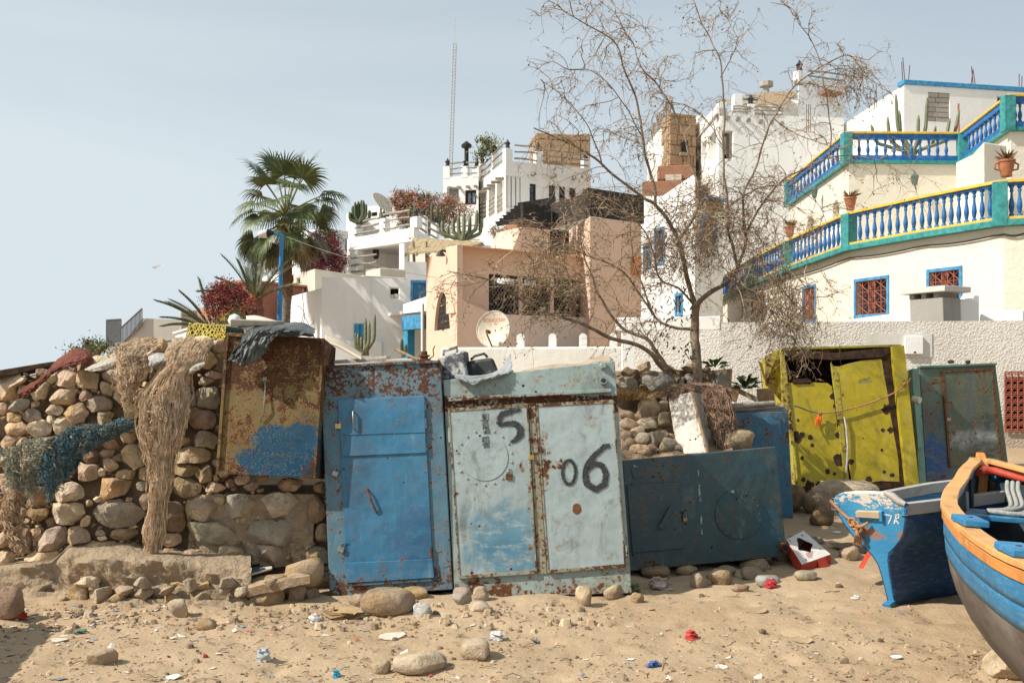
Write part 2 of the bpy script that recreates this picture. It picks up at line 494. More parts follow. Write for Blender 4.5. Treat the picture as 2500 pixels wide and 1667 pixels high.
class Edge:
    """a vertical facade from A to B (left to right as the camera sees it)"""
    def __init__(s,A,B):
        s.A=V(A[:2]);s.B=V(B[:2]);d=s.B-s.A;s.L=d.length;s.d=d/s.L
        s.n=V((s.d.y,-s.d.x))
    def u(s,px):
        k=(px-CX)/F
        # A + d*u on ray (k*Y, Y)
        den=s.d.x-k*s.d.y
        return (k*s.A.y-s.A.x)/den
    def pt(s,u,z,o=0.0):
        q=s.A+s.d*u+s.n*o
        return V((q.x,q.y,z))
    def z(s,px,py):
        Y=(s.A+s.d*s.u(px)).y
        return EH-(py-HY)/F*Y
    def rect(s,px0,py0,px1,py1):
        m=(px0+px1)/2
        return (s.u(px0),s.u(px1),s.z(m,py1),s.z(m,py0))
    def box(s,mb,u0,u1,z0,z1,o0,o1):
        return mb.hexa([s.pt(u0,z0,o1),s.pt(u1,z0,o1),s.pt(u1,z1,o1),s.pt(u0,z1,o1),s.pt(u0,z0,o0),s.pt(u1,z0,o0),s.pt(u1,z1,o0),s.pt(u0,z1,o0)])
    def panel(s,mb,z0,z1,holes=(),depth=0.22,zb=None):
        zt=lambda u: z1 if zb is None else lerp(z1,zb,u/s.L)
        us=sorted({0.0,s.L,*[h[i] for h in holes for i in (0,1)]});zs=sorted({z0,*[h[i] for h in holes for i in (2,3)]})+['T']
        Z=lambda u,z: zt(u) if z=='T' else z
        for a,b in zip(us,us[1:]):
            for c,d in zip(zs,zs[1:]):
                mu=(a+b)/2;mz=(c+(z1 if d=='T' else d))/2
                if any(h[0]<mu<h[1] and h[2]<mz<h[3] for h in holes): continue
                mb.add([s.pt(a,c),s.pt(b,c),s.pt(b,Z(b,d)),s.pt(a,Z(a,d))],[(0,1,2,3)])
        for h in holes:
            q=[(h[0],h[2]),(h[1],h[2]),(h[1],h[3]),(h[0],h[3])]
            for (a,c),(b,d) in zip(q,q[1:]+q[:1]):
                mb.add([s.pt(a,c),s.pt(b,d),s.pt(b,d,-depth),s.pt(a,c,-depth)],[(0,1,2,3)])

def body(mb,fp,z0,z1,holes=None,depth=0.22,tops=None):
    """closed walls over footprint fp (clockwise from the left end as the camera sees the front), holes = {edge index: [...]}"""
    n=len(fp)
    z1s=z1 if hasattr(z1,'__len__') else [z1]*n
    for i in range(n):
        e=Edge(fp[i],fp[(i+1)%n])
        e.panel(mb,z0,z1s[i],(holes or {}).get(i,()),depth,z1s[(i+1)%n])
    mb.add([V((p[0],p[1],z)) for p,z in zip(fp,z1s)],[tuple(range(n))])
    return mb
def back(fp,dx=0,dy=6):
    """close a visible chain of points with two points behind it"""
    a,b=V(fp[0]),V(fp[-1])
    return [V(p) for p in fp]+[V((b.x+dx,max(a.y,b.y)+dy)),V((a.x+dx,max(a.y,b.y)+dy))]

def window(root,e,h,frame=None,glass=None,fw=0.06,rec=0.12,bars=(0,0),proud=0.02,surround=0.0,name='window'):
    u0,u1,a,b=h
    pane=MB();e.box(pane,u0-.01,u1+.01,a-.01,b+.01,-rec-0.03,-rec)
    w=pane.build(name,glass or M_GLASS,root)
    if frame:
        m=MB();o0,o1=-rec+.002,-rec+0.05
        if surround:
            o0,o1=-0.02,proud;s_=surround
            e.box(m,u0-s_,u0,a-s_,b+s_,o0,o1);e.box(m,u1,u1+s_,a-s_,b+s_,o0,o1)
            e.box(m,u0,u1,b,b+s_,o0,o1);e.box(m,u0,u1,a-s_,a,o0,o1)
            o0,o1=-rec+.002,-rec+0.05
        else:
            e.box(m,u0,u0+fw,a,b,o0,o1);e.box(m,u1-fw,u1,a,b,o0,o1)
            e.box(m,u0+fw,u1-fw,b-fw,b,o0,o1);e.box(m,u0+fw,u1-fw,a,a+fw,o0,o1)
        for k in range(bars[0]):
            u=lerp(u0,u1,(k+1)/(bars[0]+1));e.box(m,u-fw*.35,u+fw*.35,a+fw,b-fw,o0,o1-.01)
        for k in range(bars[1]):
            z=lerp(a,b,(k+1)/(bars[1]+1));e.box(m,u0+fw,u1-fw,z-fw*.3,z+fw*.3,o0,o1-.02)
        m.build('frame',frame,w)
    return w
def circle_pts(c,du,r,n,a0=0,a1=2*math.pi,up=V((0,0,1))):
    return [c+du*(math.cos(lerp(a0,a1,i/n))*r)+up*(math.sin(lerp(a0,a1,i/n))*r) for i in range(n+1)]
def pole_rail(root,e,u0,u1,z0,z1,n=3,r=0.045,seed=0):
    rnd=random.Random(seed)
    for k in range(n):
        z=lerp(z0,z1,k/max(1,n-1))
        pts=[e.pt(lerp(u0,u1,t),z+rnd.uniform(-.03,.03),rnd.uniform(-.02,.02)) for t in (0,.35,.7,1)]
        m=MB();m.tube(pts,[r*rnd.uniform(.8,1.1) for _ in pts],6)
        m.build('rail_pole',M_WOODG,root,smooth=60)
def finial(root,p,s=0.25):
    m=MB();m.lathe([(s*.5,0),(s*.5,s*.2),(s*.35,s*.3),(s*.4,s*.8),(s*.55,s*.9),(s*.25,s*1.2),(s*.06,s*1.6)],p,6)
    m.build('lantern_finial',M_FINIAL,root)

# ---------------------------------------------------------------- peach house
Yp=24.0
pA,pB=W(1041,26.7),W(1116,Yp)
root=empty('peach_house',(pB.x,pB.y,0),'peach adobe house with black pergola, arched grille window and screened veranda','house')
eL=Edge(pA,pB);eF=Edge(pB,W(1570,27.2))
ztop=eL.z(1116,598)
zl=eL.rect(1062,693,1093,800)
arch_h=(eL.u(1059),eL.u(1099),eL.z(1079,805),eL.z(1079,712))
zmid=eF.z(1250,768)
mb=MB()
eL.panel(mb,0,ztop,[arch_h],0.3)
eF.panel(mb,0,zmid)
# arched head of the left window
um=(arch_h[0]+arch_h[1])/2;hw=(arch_h[1]-arch_h[0])/2
# recessed upper front with the veranda opening
def off(e,u,o): q=e.pt(u,0,o);return V((q.x,q.y))
REC=0.55
uW=eF.u(1130)
e2=Edge(off(eF,uW,-REC),off(eF,eF.L,-REC))
u_step0,u_step1,u_r=e2.u(1251),e2.u(1273),e2.u(1343)
zflat=e2.z(1190,604);zhi=e2.z(1300,557)
ver=(e2.u(1194),e2.u(1424),zmid+0.02,e2.z(1300,676))
e2.panel(mb,zmid,zflat,[ver],0.4)
# ledge between lower and upper front, buttress at the corner
mb.add([eF.pt(uW,zmid),eF.pt(eF.L,zmid),eF.pt(eF.L,zmid,-REC),eF.pt(uW,zmid,-REC)],[(0,1,2,3)])
eF.panel(mb,zmid,zmid)
eF.box(mb,0,uW,zmid-.01,ztop,-REC,0)
mb.hexa([eF.pt(uW,zmid-.005,0),eF.pt(uW+.9,zmid-.005,0),eF.pt(uW+.05,zmid+.28,0),eF.pt(uW,zmid+.35,0),eF.pt(uW,zmid-.005,-REC),eF.pt(uW+.9,zmid-.005,-REC),eF.pt(uW+.05,zmid+.28,-REC),eF.pt(uW,zmid+.35,-REC)])
# stepped upper storey
q=[e2.pt(u_step0,zflat-.01),e2.pt(u_r,zflat-.01),e2.pt(u_r,zhi),e2.pt(u_step1,zhi),]
mb.prism(q,(-e2.n*1.2).to_3d())
# roof of the left block and body behind
mb.add([eL.pt(0,ztop),eL.pt(eL.L,ztop),eF.pt(eF.L,ztop,-REC),eF.pt(eF.L,ztop,-6)],[(0,1,2,3)])
mb.build('wall',M_PEACH,root,bevel=0.07,seg=3,merge=0.002)
sp=MB()
for sgn in (-1,1):
    pts=[eL.pt(um+sgn*hw,arch_h[3]+.002,-.004)]
    zspr=arch_h[3]-hw*1.75
    for k in range(9):
        a=k/8*math.pi/2
        pts.append(eL.pt(um+sgn*hw*math.cos(a),zspr+(arch_h[3]-zspr)*math.sin(a),-.004))
    sp.prism(pts,(-eL.n*0.29).to_3d())
sp.build('arch_spandrel',M_PEACH,root)
w=window(root,eL,arch_h,None,M_DARKIN,rec=0.26)
gr=MB()
for k in range(9):
    u=lerp(arch_h[0],arch_h[1],(k+.5)/9);gr.tube([eL.pt(u,arch_h[2],-.1),eL.pt(u,arch_h[3],-.1)],.016,5)
for k in range(15):
    z=lerp(arch_h[2],arch_h[3],(k+.5)/15);gr.tube([eL.pt(arch_h[0],z,-.1),eL.pt(arch_h[1],z,-.1)],.018,5)
    if k%2:
        for j in range(9):
            c=eL.pt(lerp(arch_h[0],arch_h[1],(j+.5)/9),z,-.1);gr.tube(circle_pts(c,eL.d.to_3d(),.055,8),.012,4,False)
gr.build('grille',M_IRON,w)
# veranda screens: black frames with wire mesh, pale posts between
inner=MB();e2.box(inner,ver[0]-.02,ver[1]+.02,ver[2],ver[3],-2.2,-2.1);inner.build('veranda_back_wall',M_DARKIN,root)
for k in range(3):
    a=lerp(ver[0],ver[1],k/3)+.06;b=lerp(ver[0],ver[1],(k+1)/3)-.06
    m=MB();t_=.07
    e2.box(m,a,a+t_,ver[2],ver[3],-.16,-.08);e2.box(m,b-t_,b,ver[2],ver[3],-.16,-.08)
    e2.box(m,a+t_,b-t_,ver[3]-t_,ver[3],-.16,-.08);e2.box(m,a+t_,b-t_,ver[2],ver[2]+t_,-.16,-.08)
    scr=m.build('veranda_screen',M_BLACKM,root)
    m=MB();n=16;H_=ver[3]-ver[2]-2*t_;Wd=b-a-2*t_
    for i in range(-n,n+1):
        for s_ in (1,-1):
            pts=[]
            for t in (0,1):
                z=t*H_;u=(i/n*(Wd+H_))+s_*z*0.7
                pts.append((u,z))
            (ua,za_),(ub,zb_)=pts
            # clip to the frame
            def clipu(u0,z0,u1,z1_,lim):
                return z0+(z1_-z0)*(lim-u0)/(u1-u0)
            lo,hi=0,1
            for lim,sg in ((0,1),(Wd,-1)):
                f0=(ua-lim)*sg;f1=(ub-lim)*sg
                if f0<0 and f1<0: lo=2;break
                if f0<0: lo=max(lo,f0/(f0-f1))
                if f1<0: hi=min(hi,f0/(f0-f1))
            if lo>=hi: continue
            p0=(lerp(ua,ub,lo),lerp(za_,zb_,lo));p1=(lerp(ua,ub,hi),lerp(za_,zb_,hi))
            m.tube([e2.pt(a+t_+p0[0],ver[2]+t_+p0[1],-.12),e2.pt(a+t_+p1[0],ver[2]+t_+p1[1],-.12)],.007,3,False)
    m.build('wire_mesh',M_WOODG,scr)
    if k: 
        m=MB();u=lerp(ver[0],ver[1],k/3);e2.box(m,u-.05,u+.05,ver[2],ver[3],-.2,-.04);m.build('veranda_post',M_PEACH,root)
# right hand block with its sunlit left face
c0,c1,c2=W(1383,28.6),W(1439,25.9),W(1566,27.05)
mb=MB();eb=Edge(c1,c2);zr=eb.z(1439,527)
body(mb,back([c0,c1,c2],0,3),zmid-2.2,zr)
mb.build('wall',M_PEACH,root,bevel=0.06,seg=3,merge=0.002)
# dark block standing in for shade in the stair recess between the blocks
mb=MB();e3=Edge(W(1338,27.2),W(1392,27.6));e3.box(mb,0,e3.L,zmid,e3.z(1360,560),-.6,-.05);mb.build('stair_recess_shade',M_DARKIN,root)
# orange shutter at the right end
mb=MB();eo=Edge(W(1539,26.8),W(1561,27.0));r_=eo.rect(1541,627,1559,672);eo.box(mb,r_[0],r_[1],r_[2],r_[3],.02,.12)
mb.build('shutter',plain('orange_paint',(0.62,0.2,0.06),.5),root,bevel=.01)
# black pergola over the terrace
mb=MB();ep=Edge(W(1439,26.1),W(1566,27.25))
ep.box(mb,-.05,ep.L+.1,ep.z(1500,537),ep.z(1500,468),-.2,0)
mb.build('pergola_fascia',M_BLACKM,root)
mb=MB();ep2=Edge(W(1277,26.3),W(1345,26.7));ep2.box(mb,0,ep2.L,ep2.z(1310,556),ep2.z(1310,500),-.15,0);mb.build('pergola_fascia',M_BLACKM,root)
mb=MB();ep4=Edge(W(1345,26.9),W(1440,26.2))
mb.hexa([ep4.pt(0,ep4.z(1345,556)),ep4.pt(ep4.L,ep4.z(1440,526)),ep4.pt(ep4.L,ep4.z(1440,468)),ep4.pt(0,ep4.z(1345,500)),ep4.pt(0,ep4.z(1345,556),-.15),ep4.pt(ep4.L,ep4.z(1440,526),-.15),ep4.pt(ep4.L,ep4.z(1440,468),-.15),ep4.pt(0,ep4.z(1345,500),-.15)])
mb.build('pergola_fascia',M_BLACKM,root)
for k in range(7):
    t=k/6
    a=P(lerp(1214,1268,t),lerp(552,506,t),lerp(26.7,27.5,t));mb=MB()
    mb.hexa([a+V(q) for q in ((0,0,0),(1.0,-.15,.12),(1.0,-.15,.26),(-.06,0,.12),(0,.08,0),(1.0,-.07,.12),(1.0,-.07,.26),(-.06,.08,.12))])
    mb.build('pergola_beam',M_BLACKM,root)
mb=MB();er=Edge(W(1230,27.9),W(1264,27.1));er.box(mb,0,er.L,er.z(1247,588),er.z(1247,548),-.3,0);er.box(mb,-.2,er.L,er.z(1247,605),er.z(1247,584),-.2,.06)
mb.build('terrace_back_wall',M_TERRA,root)
# wall lamp at the corner
mb=MB();c=eL.pt(eL.u(1100),eL.z(1100,617),.0);mb.tube([c,c+(eL.n*.22).to_3d()+V((0,0,.05))],.03,6);mb.lathe([(.02,.12),(.12,0),(.12,-.02)],c+(eL.n*.25).to_3d()+V((0,0,-.07)),10)
mb.build('wall_lamp',M_IRON,root,smooth=40)

# ---------------------------------------------------------------- big plain white house
root=empty('white_house',(W(786,30).x,30,0),'plain white block house with small blue shutter and blue porch post','house')
f0,f1,f2,f3=W(703,33.5),W(786,30),W(990,30.25),W(1048,30.4)
eA=Edge(f1,f2);eB=Edge(f2,f3);eC=Edge(f0,f1)
zt=eA.z(786,677)
hs=[eA.rect(867,793,891,824),eA.rect(953,704,973,728)]
mb=MB();body(mb,back([f1,f2],0,5),0,zt,{0: hs},0.25);mb.build('wall',M_WHITE,root,bevel=.05,merge=.002)
hB=[eB.rect(1008,690,1040,730)]
mb=MB();body(mb,back([f2,f3],.3,4),0,eB.z(1000,639),{0: hB});mb.build('wall',M_WHITE,root,bevel=.05,merge=.002)
mb=MB();body(mb,back([f0,f1],1.0,2.5),0,eC.z(786,702));mb.build('wall',M_WHITE,root,bevel=.05,merge=.002)
m=MB();h=hs[0];mu=(h[0]+h[1])/2
for a,b in ((h[0]-.03,mu-.01),(mu+.01,h[1]+.03)): eA.box(m,a,b,h[2]-.03,h[3]+.03,-.05,.05)
m.build('shutter',M_TURQ,root,bevel=.008)
window(root,eA,hs[1],None,M_DARKIN,rec=.24)
m=MB();h=hs[1]
for k in range(4): eA.box(m,lerp(h[0],h[1],(k%2)*.48),lerp(h[0],h[1],.42+(k%2)*.58),h[2],lerp(h[2],h[3],.25+.2*k/3),-.2+.03*k,-.08+.02*k)
m.build('blocked_opening',M_BEIGE,root)
w=window(root,eB,hB[0],M_BLUEL,M_GLASSB,fw=.07,rec=.06,bars=(1,0),surround=.07)
m=MB();h=hB[0]
for i in range(7): u=lerp(h[0],h[1],(i+.5)/7);eB.box(m,u-.006,u+.006,h[2],h[3],-.05,-.03)
for i in range(9): z=lerp(h[2],h[3],(i+.5)/9);eB.box(m,h[0],h[1],z-.006,z+.006,-.048,-.028)
m.build('lattice',M_BLUEL,w)
m=MB();eA.box(m,0,eA.L*.72,0,eA.z(880,832),0,.12);m.build('plinth',M_WHITE,root,bevel=.02)
# small annexe with the blue porch
root=empty('porch_annexe',(W(990,28.5).x,28.5,0),'small white annexe with sky blue timber porch beside peach house','building')
g0,g1=W(984,29.5),W(1046,28.2);eP=Edge(g0,g1)
m=MB();zlo=eP.z(1015,762);eP.panel(m,zlo,eP.z(984,743),(),.2,eP.z(1046,722))
m.add([eP.pt(0,zlo),eP.pt(eP.L,zlo),eP.pt(eP.L,zlo,-2),eP.pt(0,zlo,-2)],[(0,1,2,3)])
m.add([eP.pt(0,eP.z(984,743)),eP.pt(eP.L,eP.z(1046,722)),eP.pt(eP.L,eP.z(1046,722),-2),eP.pt(0,eP.z(984,743),-2)],[(0,1,2,3)])
m.build('upper_wall',M_WHITE,root)
m=MB();eP.box(m,0,.28,0,zlo-.25,-.25,0);m.build('porch_post',M_TURQ,root,bevel=.02)
m=MB();eP.box(m,-.05,eP.L-.3,zlo-.5,zlo-.08,-.2,.03);m.build('porch_beam',M_BLUEL,root,bevel=.02)
m=MB();eP.box(m,-.9,0,zlo-.02,zlo+.07,-.9,.05);m.build('porch_canopy',M_WHITE,root)
m=MB();eQ=Edge(off(eP,.4,-1.4),off(eP,eP.L+.2,-1.4));eQ.box(m,-.6,eQ.L,0,zlo,-.2,0);m.build('back_wall',M_WHITE,root)
lv=eQ.rect(1005,795,1029,833)
wv=MB();eQ.box(wv,lv[0],lv[1],lv[2],lv[3],0.005,.03);wv=wv.build('louvre_window',M_DARKIN,root)
for k in range(9):
    m=MB();z=lerp(lv[2],lv[3],(k+.5)/9);eQ.box(m,lv[0],lv[1],z-.03,z+.03,.03,.09);m.build('slat',M_WHITE,wv)
m=MB();m.tube([eP.pt(eP.L-.12,0,.12),eP.pt(eP.L-.12,zlo+.2,.12)],.05,8);m.build('drain_pipe',M_WHITE2,root,smooth=40)

# ---------------------------------------------------------------- beige parapet house behind it
root=empty('beige_parapet_house',(W(769,34).x,34,0),'beige flat roofed house between palm and plain white house','house')
f=[W(714,36.5),W(769,34),W(892,36.6)]
e_=Edge(f[0],f[1]);h=[e_.rect(723,680,732,690)]
m=MB();body(m,back(f,0,4),0,e_.z(769,656),{0: h});m.build('wall',M_BEIGE,root,bevel=.06,merge=.002)
window(root,e_,h[0],None,M_DARKIN)
m=MB();eb_=Edge(W(885,37),W(1000,38));eb_.box(m,0,eb_.L,0,eb_.z(930,674),-2,0)
eb_.box(m,eb_.u(930),eb_.u(998),0,eb_.z(960,655),-1.5,-.1)
m.build('rear_wing',M_BEIGE,root,bevel=.05)

# ---------------------------------------------------------------- terrace house with pole railings
root=empty('terrace_house',(W(1012,38).x,38,0),'white two storey terrace house with pole railings and hanging lantern','house')
t0,t1,t2=W(853,41.0),W(1010,38),W(1085,43)
eT=Edge(t0,t1);eS=Edge(t1,t2)
zpt=eT.z(1010,555);zpb=eT.z(1010,582);zflr=eT.z(930,667)
m=MB()
# upper terrace slab and parapet
eT.box(m,0,eT.L,zpb,zpt,-.25,0);eS.box(m,0.02,eS.L,zpb,zpt,-.25,0)
eT.box(m,0,eT.L-.05,zpb-.05,zpb+.12,-5,-.2)
eT.box(m,-.05,eT.L,zpb-.12,zpb,-.3,.04)
m.build('terrace_parapet',M_WHITE,root,bevel=.04)
for a_,b_,c_ in ((0,.55,zpb-.1),(eT.L*.78,eT.L*.86,zflr+1.1)):
    m=MB();eT.box(m,a_,b_,zflr-2,c_,-.35,0);m.build('porch_pillar',M_WHITE,root,bevel=.04)
m=MB();eT.box(m,-.02,eT.L*.86,zflr-3,zflr-.2,-.4,.06);eT.box(m,-.25,eT.L*.8,zflr-3.4,zflr-.35,-.4,.3);m.build('porch_wall',M_WHITE,root,bevel=.04)
m=MB();eT.box(m,-.5,eT.L,zflr-4,zpb+.1,-4.4,-4.2);m.build('porch_back_wall',M_BEIGE,root)
m=MB();eT.box(m,-.3,0,zflr-3,zpt,-4.2,-.1);m.build('porch_side_wall',M_WHITE,root)
m=MB();eT.box(m,eT.L*.87,eT.L*1.42,zflr-3,eT.z(960,620),-.6,-.2);m.build('screen_wall',M_BEIGE,root,bevel=.05)
for k,px in enumerate((861,930,1008)):
    m=MB();u=eT.u(px);eT.box(m,u-.22,u+.22,zpt-.02,eT.z(px,(540,533,529)[k]),-.3,-.02) ;m.build('terrace_post',M_WHITE,root,bevel=.03)
    finial(root,eT.pt(u,eT.z(px,(540,533,529)[k]),-.15),.22)
for px in (1043,1071):
    m=MB();u=eS.u(px);eS.box(m,u-.2,u+.2,zpt-.02,zpt+.75,-.3,-.02);m.build('terrace_post',M_WHITE,root,bevel=.03)
    finial(root,eS.pt(u,zpt+.75,-.15),.22)
pole_rail(root,eT,eT.u(866),eT.u(925),zpt+.12,zpt+.62,3,seed=1)
pole_rail(root,eT,eT.u(936),eT.u(1000),zpt+.12,zpt+.70,3,seed=2)
pole_rail(root,eS,.3,eS.u(1040),zpt+.1,zpt+.6,3,seed=3);pole_rail(root,eS,eS.u(1047),eS.L+.3,zpt+.1,zpt+.6,3,seed=4)
e5=Edge(W(1085,43),W(1170,42));pole_rail(root,e5,0,e5.L,zpt+.1,zpt+.7,4,seed=5)
m=MB();e5.box(m,-.2,e5.L,zpb-6,zpt-.05,-.25,0);m.build('terrace_wall',M_WHITE,root,bevel=.04)
pole_rail(root,eT,eT.u(858),eT.u(920),zflr-.1,zflr+.75,4,seed=6)
m=MB();c=eT.pt(eT.u(879),0,-.8);m.tube([c+V((0,0,zpb)),c+V((0,0,zflr+1.35))],.015,4);m.lathe([(.05,.3),(.14,.2),(.14,-.2),(.08,-.3)],c+V((0,0,zflr+1.05)),6)
m.build('hanging_lantern',M_FINIAL,root)
# roof room behind the terrace
m=MB();e6=Edge(W(886,47),W(975,46));hh=[e6.rect(905,518,921,528),e6.rect(925,519,950,530)]
body(m,back([e6.A,e6.B],0,4),3,e6.z(890,505),{0: hh});m.build('roof_room',M_WHITE,root,bevel=.04,merge=.002)
for h in hh: window(root,e6,h,None,M_DARKIN)
m=MB();e7=Edge(W(846,46),W(870,44.5));hh=[e7.rect(852,529,862,566)]
body(m,back([e7.A,e7.B],0,4),2,e7.z(858,516),{0: hh});m.build('side_wing',M_WHITE,root,bevel=.03,merge=.002)
window(root,e7,hh[0],M_WHITE,M_GLASSB,fw=.1,bars=(0,1))
# reed awning in front
root=empty('reed_awning',(W(1060,33).x,33,4),'sloping reed mat awning on thin poles behind peach house corner','awning')
m=MB();q=[P(1009,583,33.2),P(1180,592,31.5),P(1130,612,29.5),P(990,619,31.0)]
rows=[]
for i in range(7):
    rows.append([lerp(lerp(q[0],q[1],j/20),lerp(q[3],q[2],j/20),i/6)+V((0,0,.015*math.sin(j*2.1+i))) for j in range(21)])
m.grid(rows);m.build('reed_mat',M_REED,root,solid=.05)
for px,py,Y in ((1009,590,31.5),(1040,590,31.3),(1043,585,33)):
    m=MB();a=P(px,py,Y);m.tube([a,a+V((.05,0,-1.2)),a+V((0,0,-2.6))],.05,6);m.build('pole',M_WOODG,root,smooth=60)
for k in range(6):
    m=MB();t=k/5;m.tube([lerp(q[0],q[1],t)-V((0,0,.07)),lerp(q[3],q[2],t)-V((0,0,.07))],.04,5);m.build('pole',M_WOODG,root,smooth=60)

# ---------------------------------------------------------------- glazed house behind the palm
root=empty('glazed_house',(W(687,44).x,44,0),'tall white house with glazed bay windows behind the palm','house')
v0,v1,v2=W(630,47),W(660,44),W(690,44.6)
e0,e1=Edge(v0,v1),Edge(v1,v2)
h0=[e0.rect(633,595,652,621),e0.rect(634,640,658,680)];h1=[e1.rect(669,637,682,662)]
m=MB();body(m,back([v0,v1,v2],0,3),0,e0.z(640,578),{0: h0,1: h1});m.build('wall',M_WHITE,root,bevel=.04,merge=.002)
for h in h0: window(root,e0,h,M_WHITE,M_GLASSB,fw=.09,bars=(2,1))
window(root,e1,h1[0],M_WHITE,M_GLASSB,fw=.09,bars=(1,1))
m=MB();e0.box(m,0,e0.L,e0.z(640,700),e0.z(640,683),0,.15);e1.box(m,0.1,e1.L,e0.z(640,700),e0.z(640,683),0,.15);m.build('cornice',M_WHITE,root)
v=[W(700,43.8),W(752,41.5),W(800,43)];e0=Edge(v[0],v[1]);h0=[e0.rect(705,592,713,642),e0.rect(716,587,746,640)]
m=MB();body(m,back(v,0,3),0,e0.z(730,571),{0: h0});m.build('wall',M_WHITE,root,bevel=.04,merge=.002)
window(root,e0,h0[0],M_WHITE,M_GLASSB,fw=.08,bars=(0,2));window(root,e0,h0[1],M_WHITE,M_GLASSB,fw=.09,bars=(3,2))
v=[W(662,40),W(700,39)];e0=Edge(*v);h0=[e0.rect(666,750,680,790),e0.rect(672,690,690,722)]
m=MB();body(m,back(v,0,3),0,e0.z(680,670),{0: h0});m.build('lower_wing',M_WHITE,root,bevel=.04,merge=.002)
window(root,e0,h0[0],M_WOOD,M_WOOD,fw=.08,bars=(2,0));window(root,e0,h0[1],M_WHITE,M_GLASSB,fw=.08,bars=(1,0))
m=MB();e7=Edge(W(798,42),W(852,43));e7.box(m,0,e7.L,0,e7.z(825,560),-3,0);h=e7.rect(843,586,851,612)
m.build('end_wall',M_WHITE2,root,bevel=.05)
mm=MB();e7.box(mm,h[0],h[1],h[2],h[3],.02,.08);mm.build('window',M_GLASSB,root)

# ---------------------------------------------------------------- upper white house with stone roof block
root=empty('hilltop_house',(W(1234,50).x,50,5),'white hilltop house with loggia, lantern finials and rough stone roof block','house')
n0,n1,n2=W(1166,56),W(1234,50),W(1442,52)
eL_,eF_=Edge(n0,n1),Edge(n1,n2)
zt=eF_.z(1234,392);zfl=eF_.z(1234,512)
lo=[]
for a,b in ((1172,1187),(1193,1208),(1213,1228)):
    lo.append((eL_.u(a),eL_.u(b),eL_.z((a+b)/2,lerp(535,520,(a-1172)/41)),eL_.z((a+b)/2,lerp(462,436,(a-1172)/41))))
hf=[eF_.rect(1293,449,1309,492),eF_.rect(1340,453,1356,497),eF_.rect(1365,456,1380,498),eF_.rect(1390,459,1406,497)]
ho=(eF_.u(1237),eF_.u(1272),eF_.z(1250,508),eF_.z(1250,430))
m=MB();body(m,back([n0,n1,n2],0,5),0,zt,{0: lo,1: hf+[ho]},.5);m.build('wall',M_WHITE2,root,bevel=.05,merge=.002)
for h in hf: window(root,eF_,h,M_BLACKM,M_GLASS,fw=.07,rec=.14,bars=(0,1))
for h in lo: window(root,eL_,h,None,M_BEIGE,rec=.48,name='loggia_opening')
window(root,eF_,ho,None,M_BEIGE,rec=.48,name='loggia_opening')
for h in lo: pole_rail(root,eL_,h[0],h[1],h[2]+.2,h[2]+.9,4,.04,9)
for k in range(3):
    m=MB();u=lerp(ho[0],ho[1],(k+.7)/3.2);eF_.box(m,u-.09,u+.09,ho[2],ho[3],-.3,-.1);m.build('loggia_post',M_WHITE2,root)
for k in range(7):                     # projecting roof beams
    m=MB();u=lerp(.4,eL_.L-.3,k/6);c=eL_.pt(u,zt-.85,0);m.tube([c,eL_.pt(u,zt-.88,.45)],.08,6);m.build('beam_end',M_WOODG,root,smooth=60)
for px in (1300,1350,1400):
    m=MB();c=eF_.pt(eF_.u(px),zt-.6,0);m.tube([c,eF_.pt(eF_.u(px),zt-.6,.3)],.09,8);m.build('beam_end',M_WOODG,root,smooth=60)
for px,top in ((1234,361),(1318,369),(1440,388)):
    m=MB();u=min(max(eF_.u(px),.2),eF_.L-.2);z_=eF_.z(px,top);eF_.box(m,u-.2,u+.2,zt-.1,z_,-.38,.01);m.build('parapet_post',M_WHITE,root,bevel=.03);finial(root,eF_.pt(u,z_,-.18),.3)
pole_rail(root,eF_,.5,eF_.u(1312),zt+.15,zt+.85,3,.05,11);pole_rail(root,eF_,eF_.u(1324),eF_.u(1436),zt+.15,zt+.75,3,.05,12)
for k,px in enumerate((1170,1200)):
    m=MB();u=eL_.u(px);eL_.box(m,u-.2,u+.2,zt-.1,zt+1.0,-.38,.01);m.build('parapet_post',M_WHITE,root,bevel=.03);finial(root,eL_.pt(u,zt+1.0,-.18),.3)
pole_rail(root,eL_,eL_.u(1172),eL_.u(1198),zt+.15,zt+.8,3,.05,13);pole_rail(root,eL_,eL_.u(1203),eL_.L-.2,zt+.15,zt+.9,3,.05,14)
# left wing
wl0,wl1=W(1082,55),W(1168,54.5);e0=Edge(wl0,wl1);zw=e0.z(1120,431)
hw_=[e0.rect(1091,457,1120,500),e0.rect(1135,464,1163,500)]
m=MB();body(m,back([wl0,wl1],0,4),0,zw,{0: hw_},.5);m.build('left_wing',M_WHITE,root,bevel=.05,merge=.002)
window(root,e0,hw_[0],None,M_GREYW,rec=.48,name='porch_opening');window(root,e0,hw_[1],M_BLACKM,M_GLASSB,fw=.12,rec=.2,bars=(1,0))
for px in (1086,1134,1168):
    m=MB();u=min(max(e0.u(px),.2),e0.L-.15);z_=e0.z(px,406);e0.box(m,u-.2,u+.2,zw-.1,z_,-.38,.02);m.build('parapet_post',M_WHITE,root,bevel=.03);finial(root,e0.pt(u,z_,-.18),.3)
pole_rail(root,e0,.4,e0.u(1130),zw+.15,zw+.75,3,.05,15);pole_rail(root,e0,e0.u(1138),e0.u(1164),zw+.15,zw+.75,3,.05,16)
for px in (1100,1122,1144,1163):
    m=MB();c=e0.pt(e0.u(px),zw-.6,0);m.tube([c,e0.pt(e0.u(px),zw-.65,.35)],.08,6);m.build('beam_end',M_WOODG,root,smooth=60)
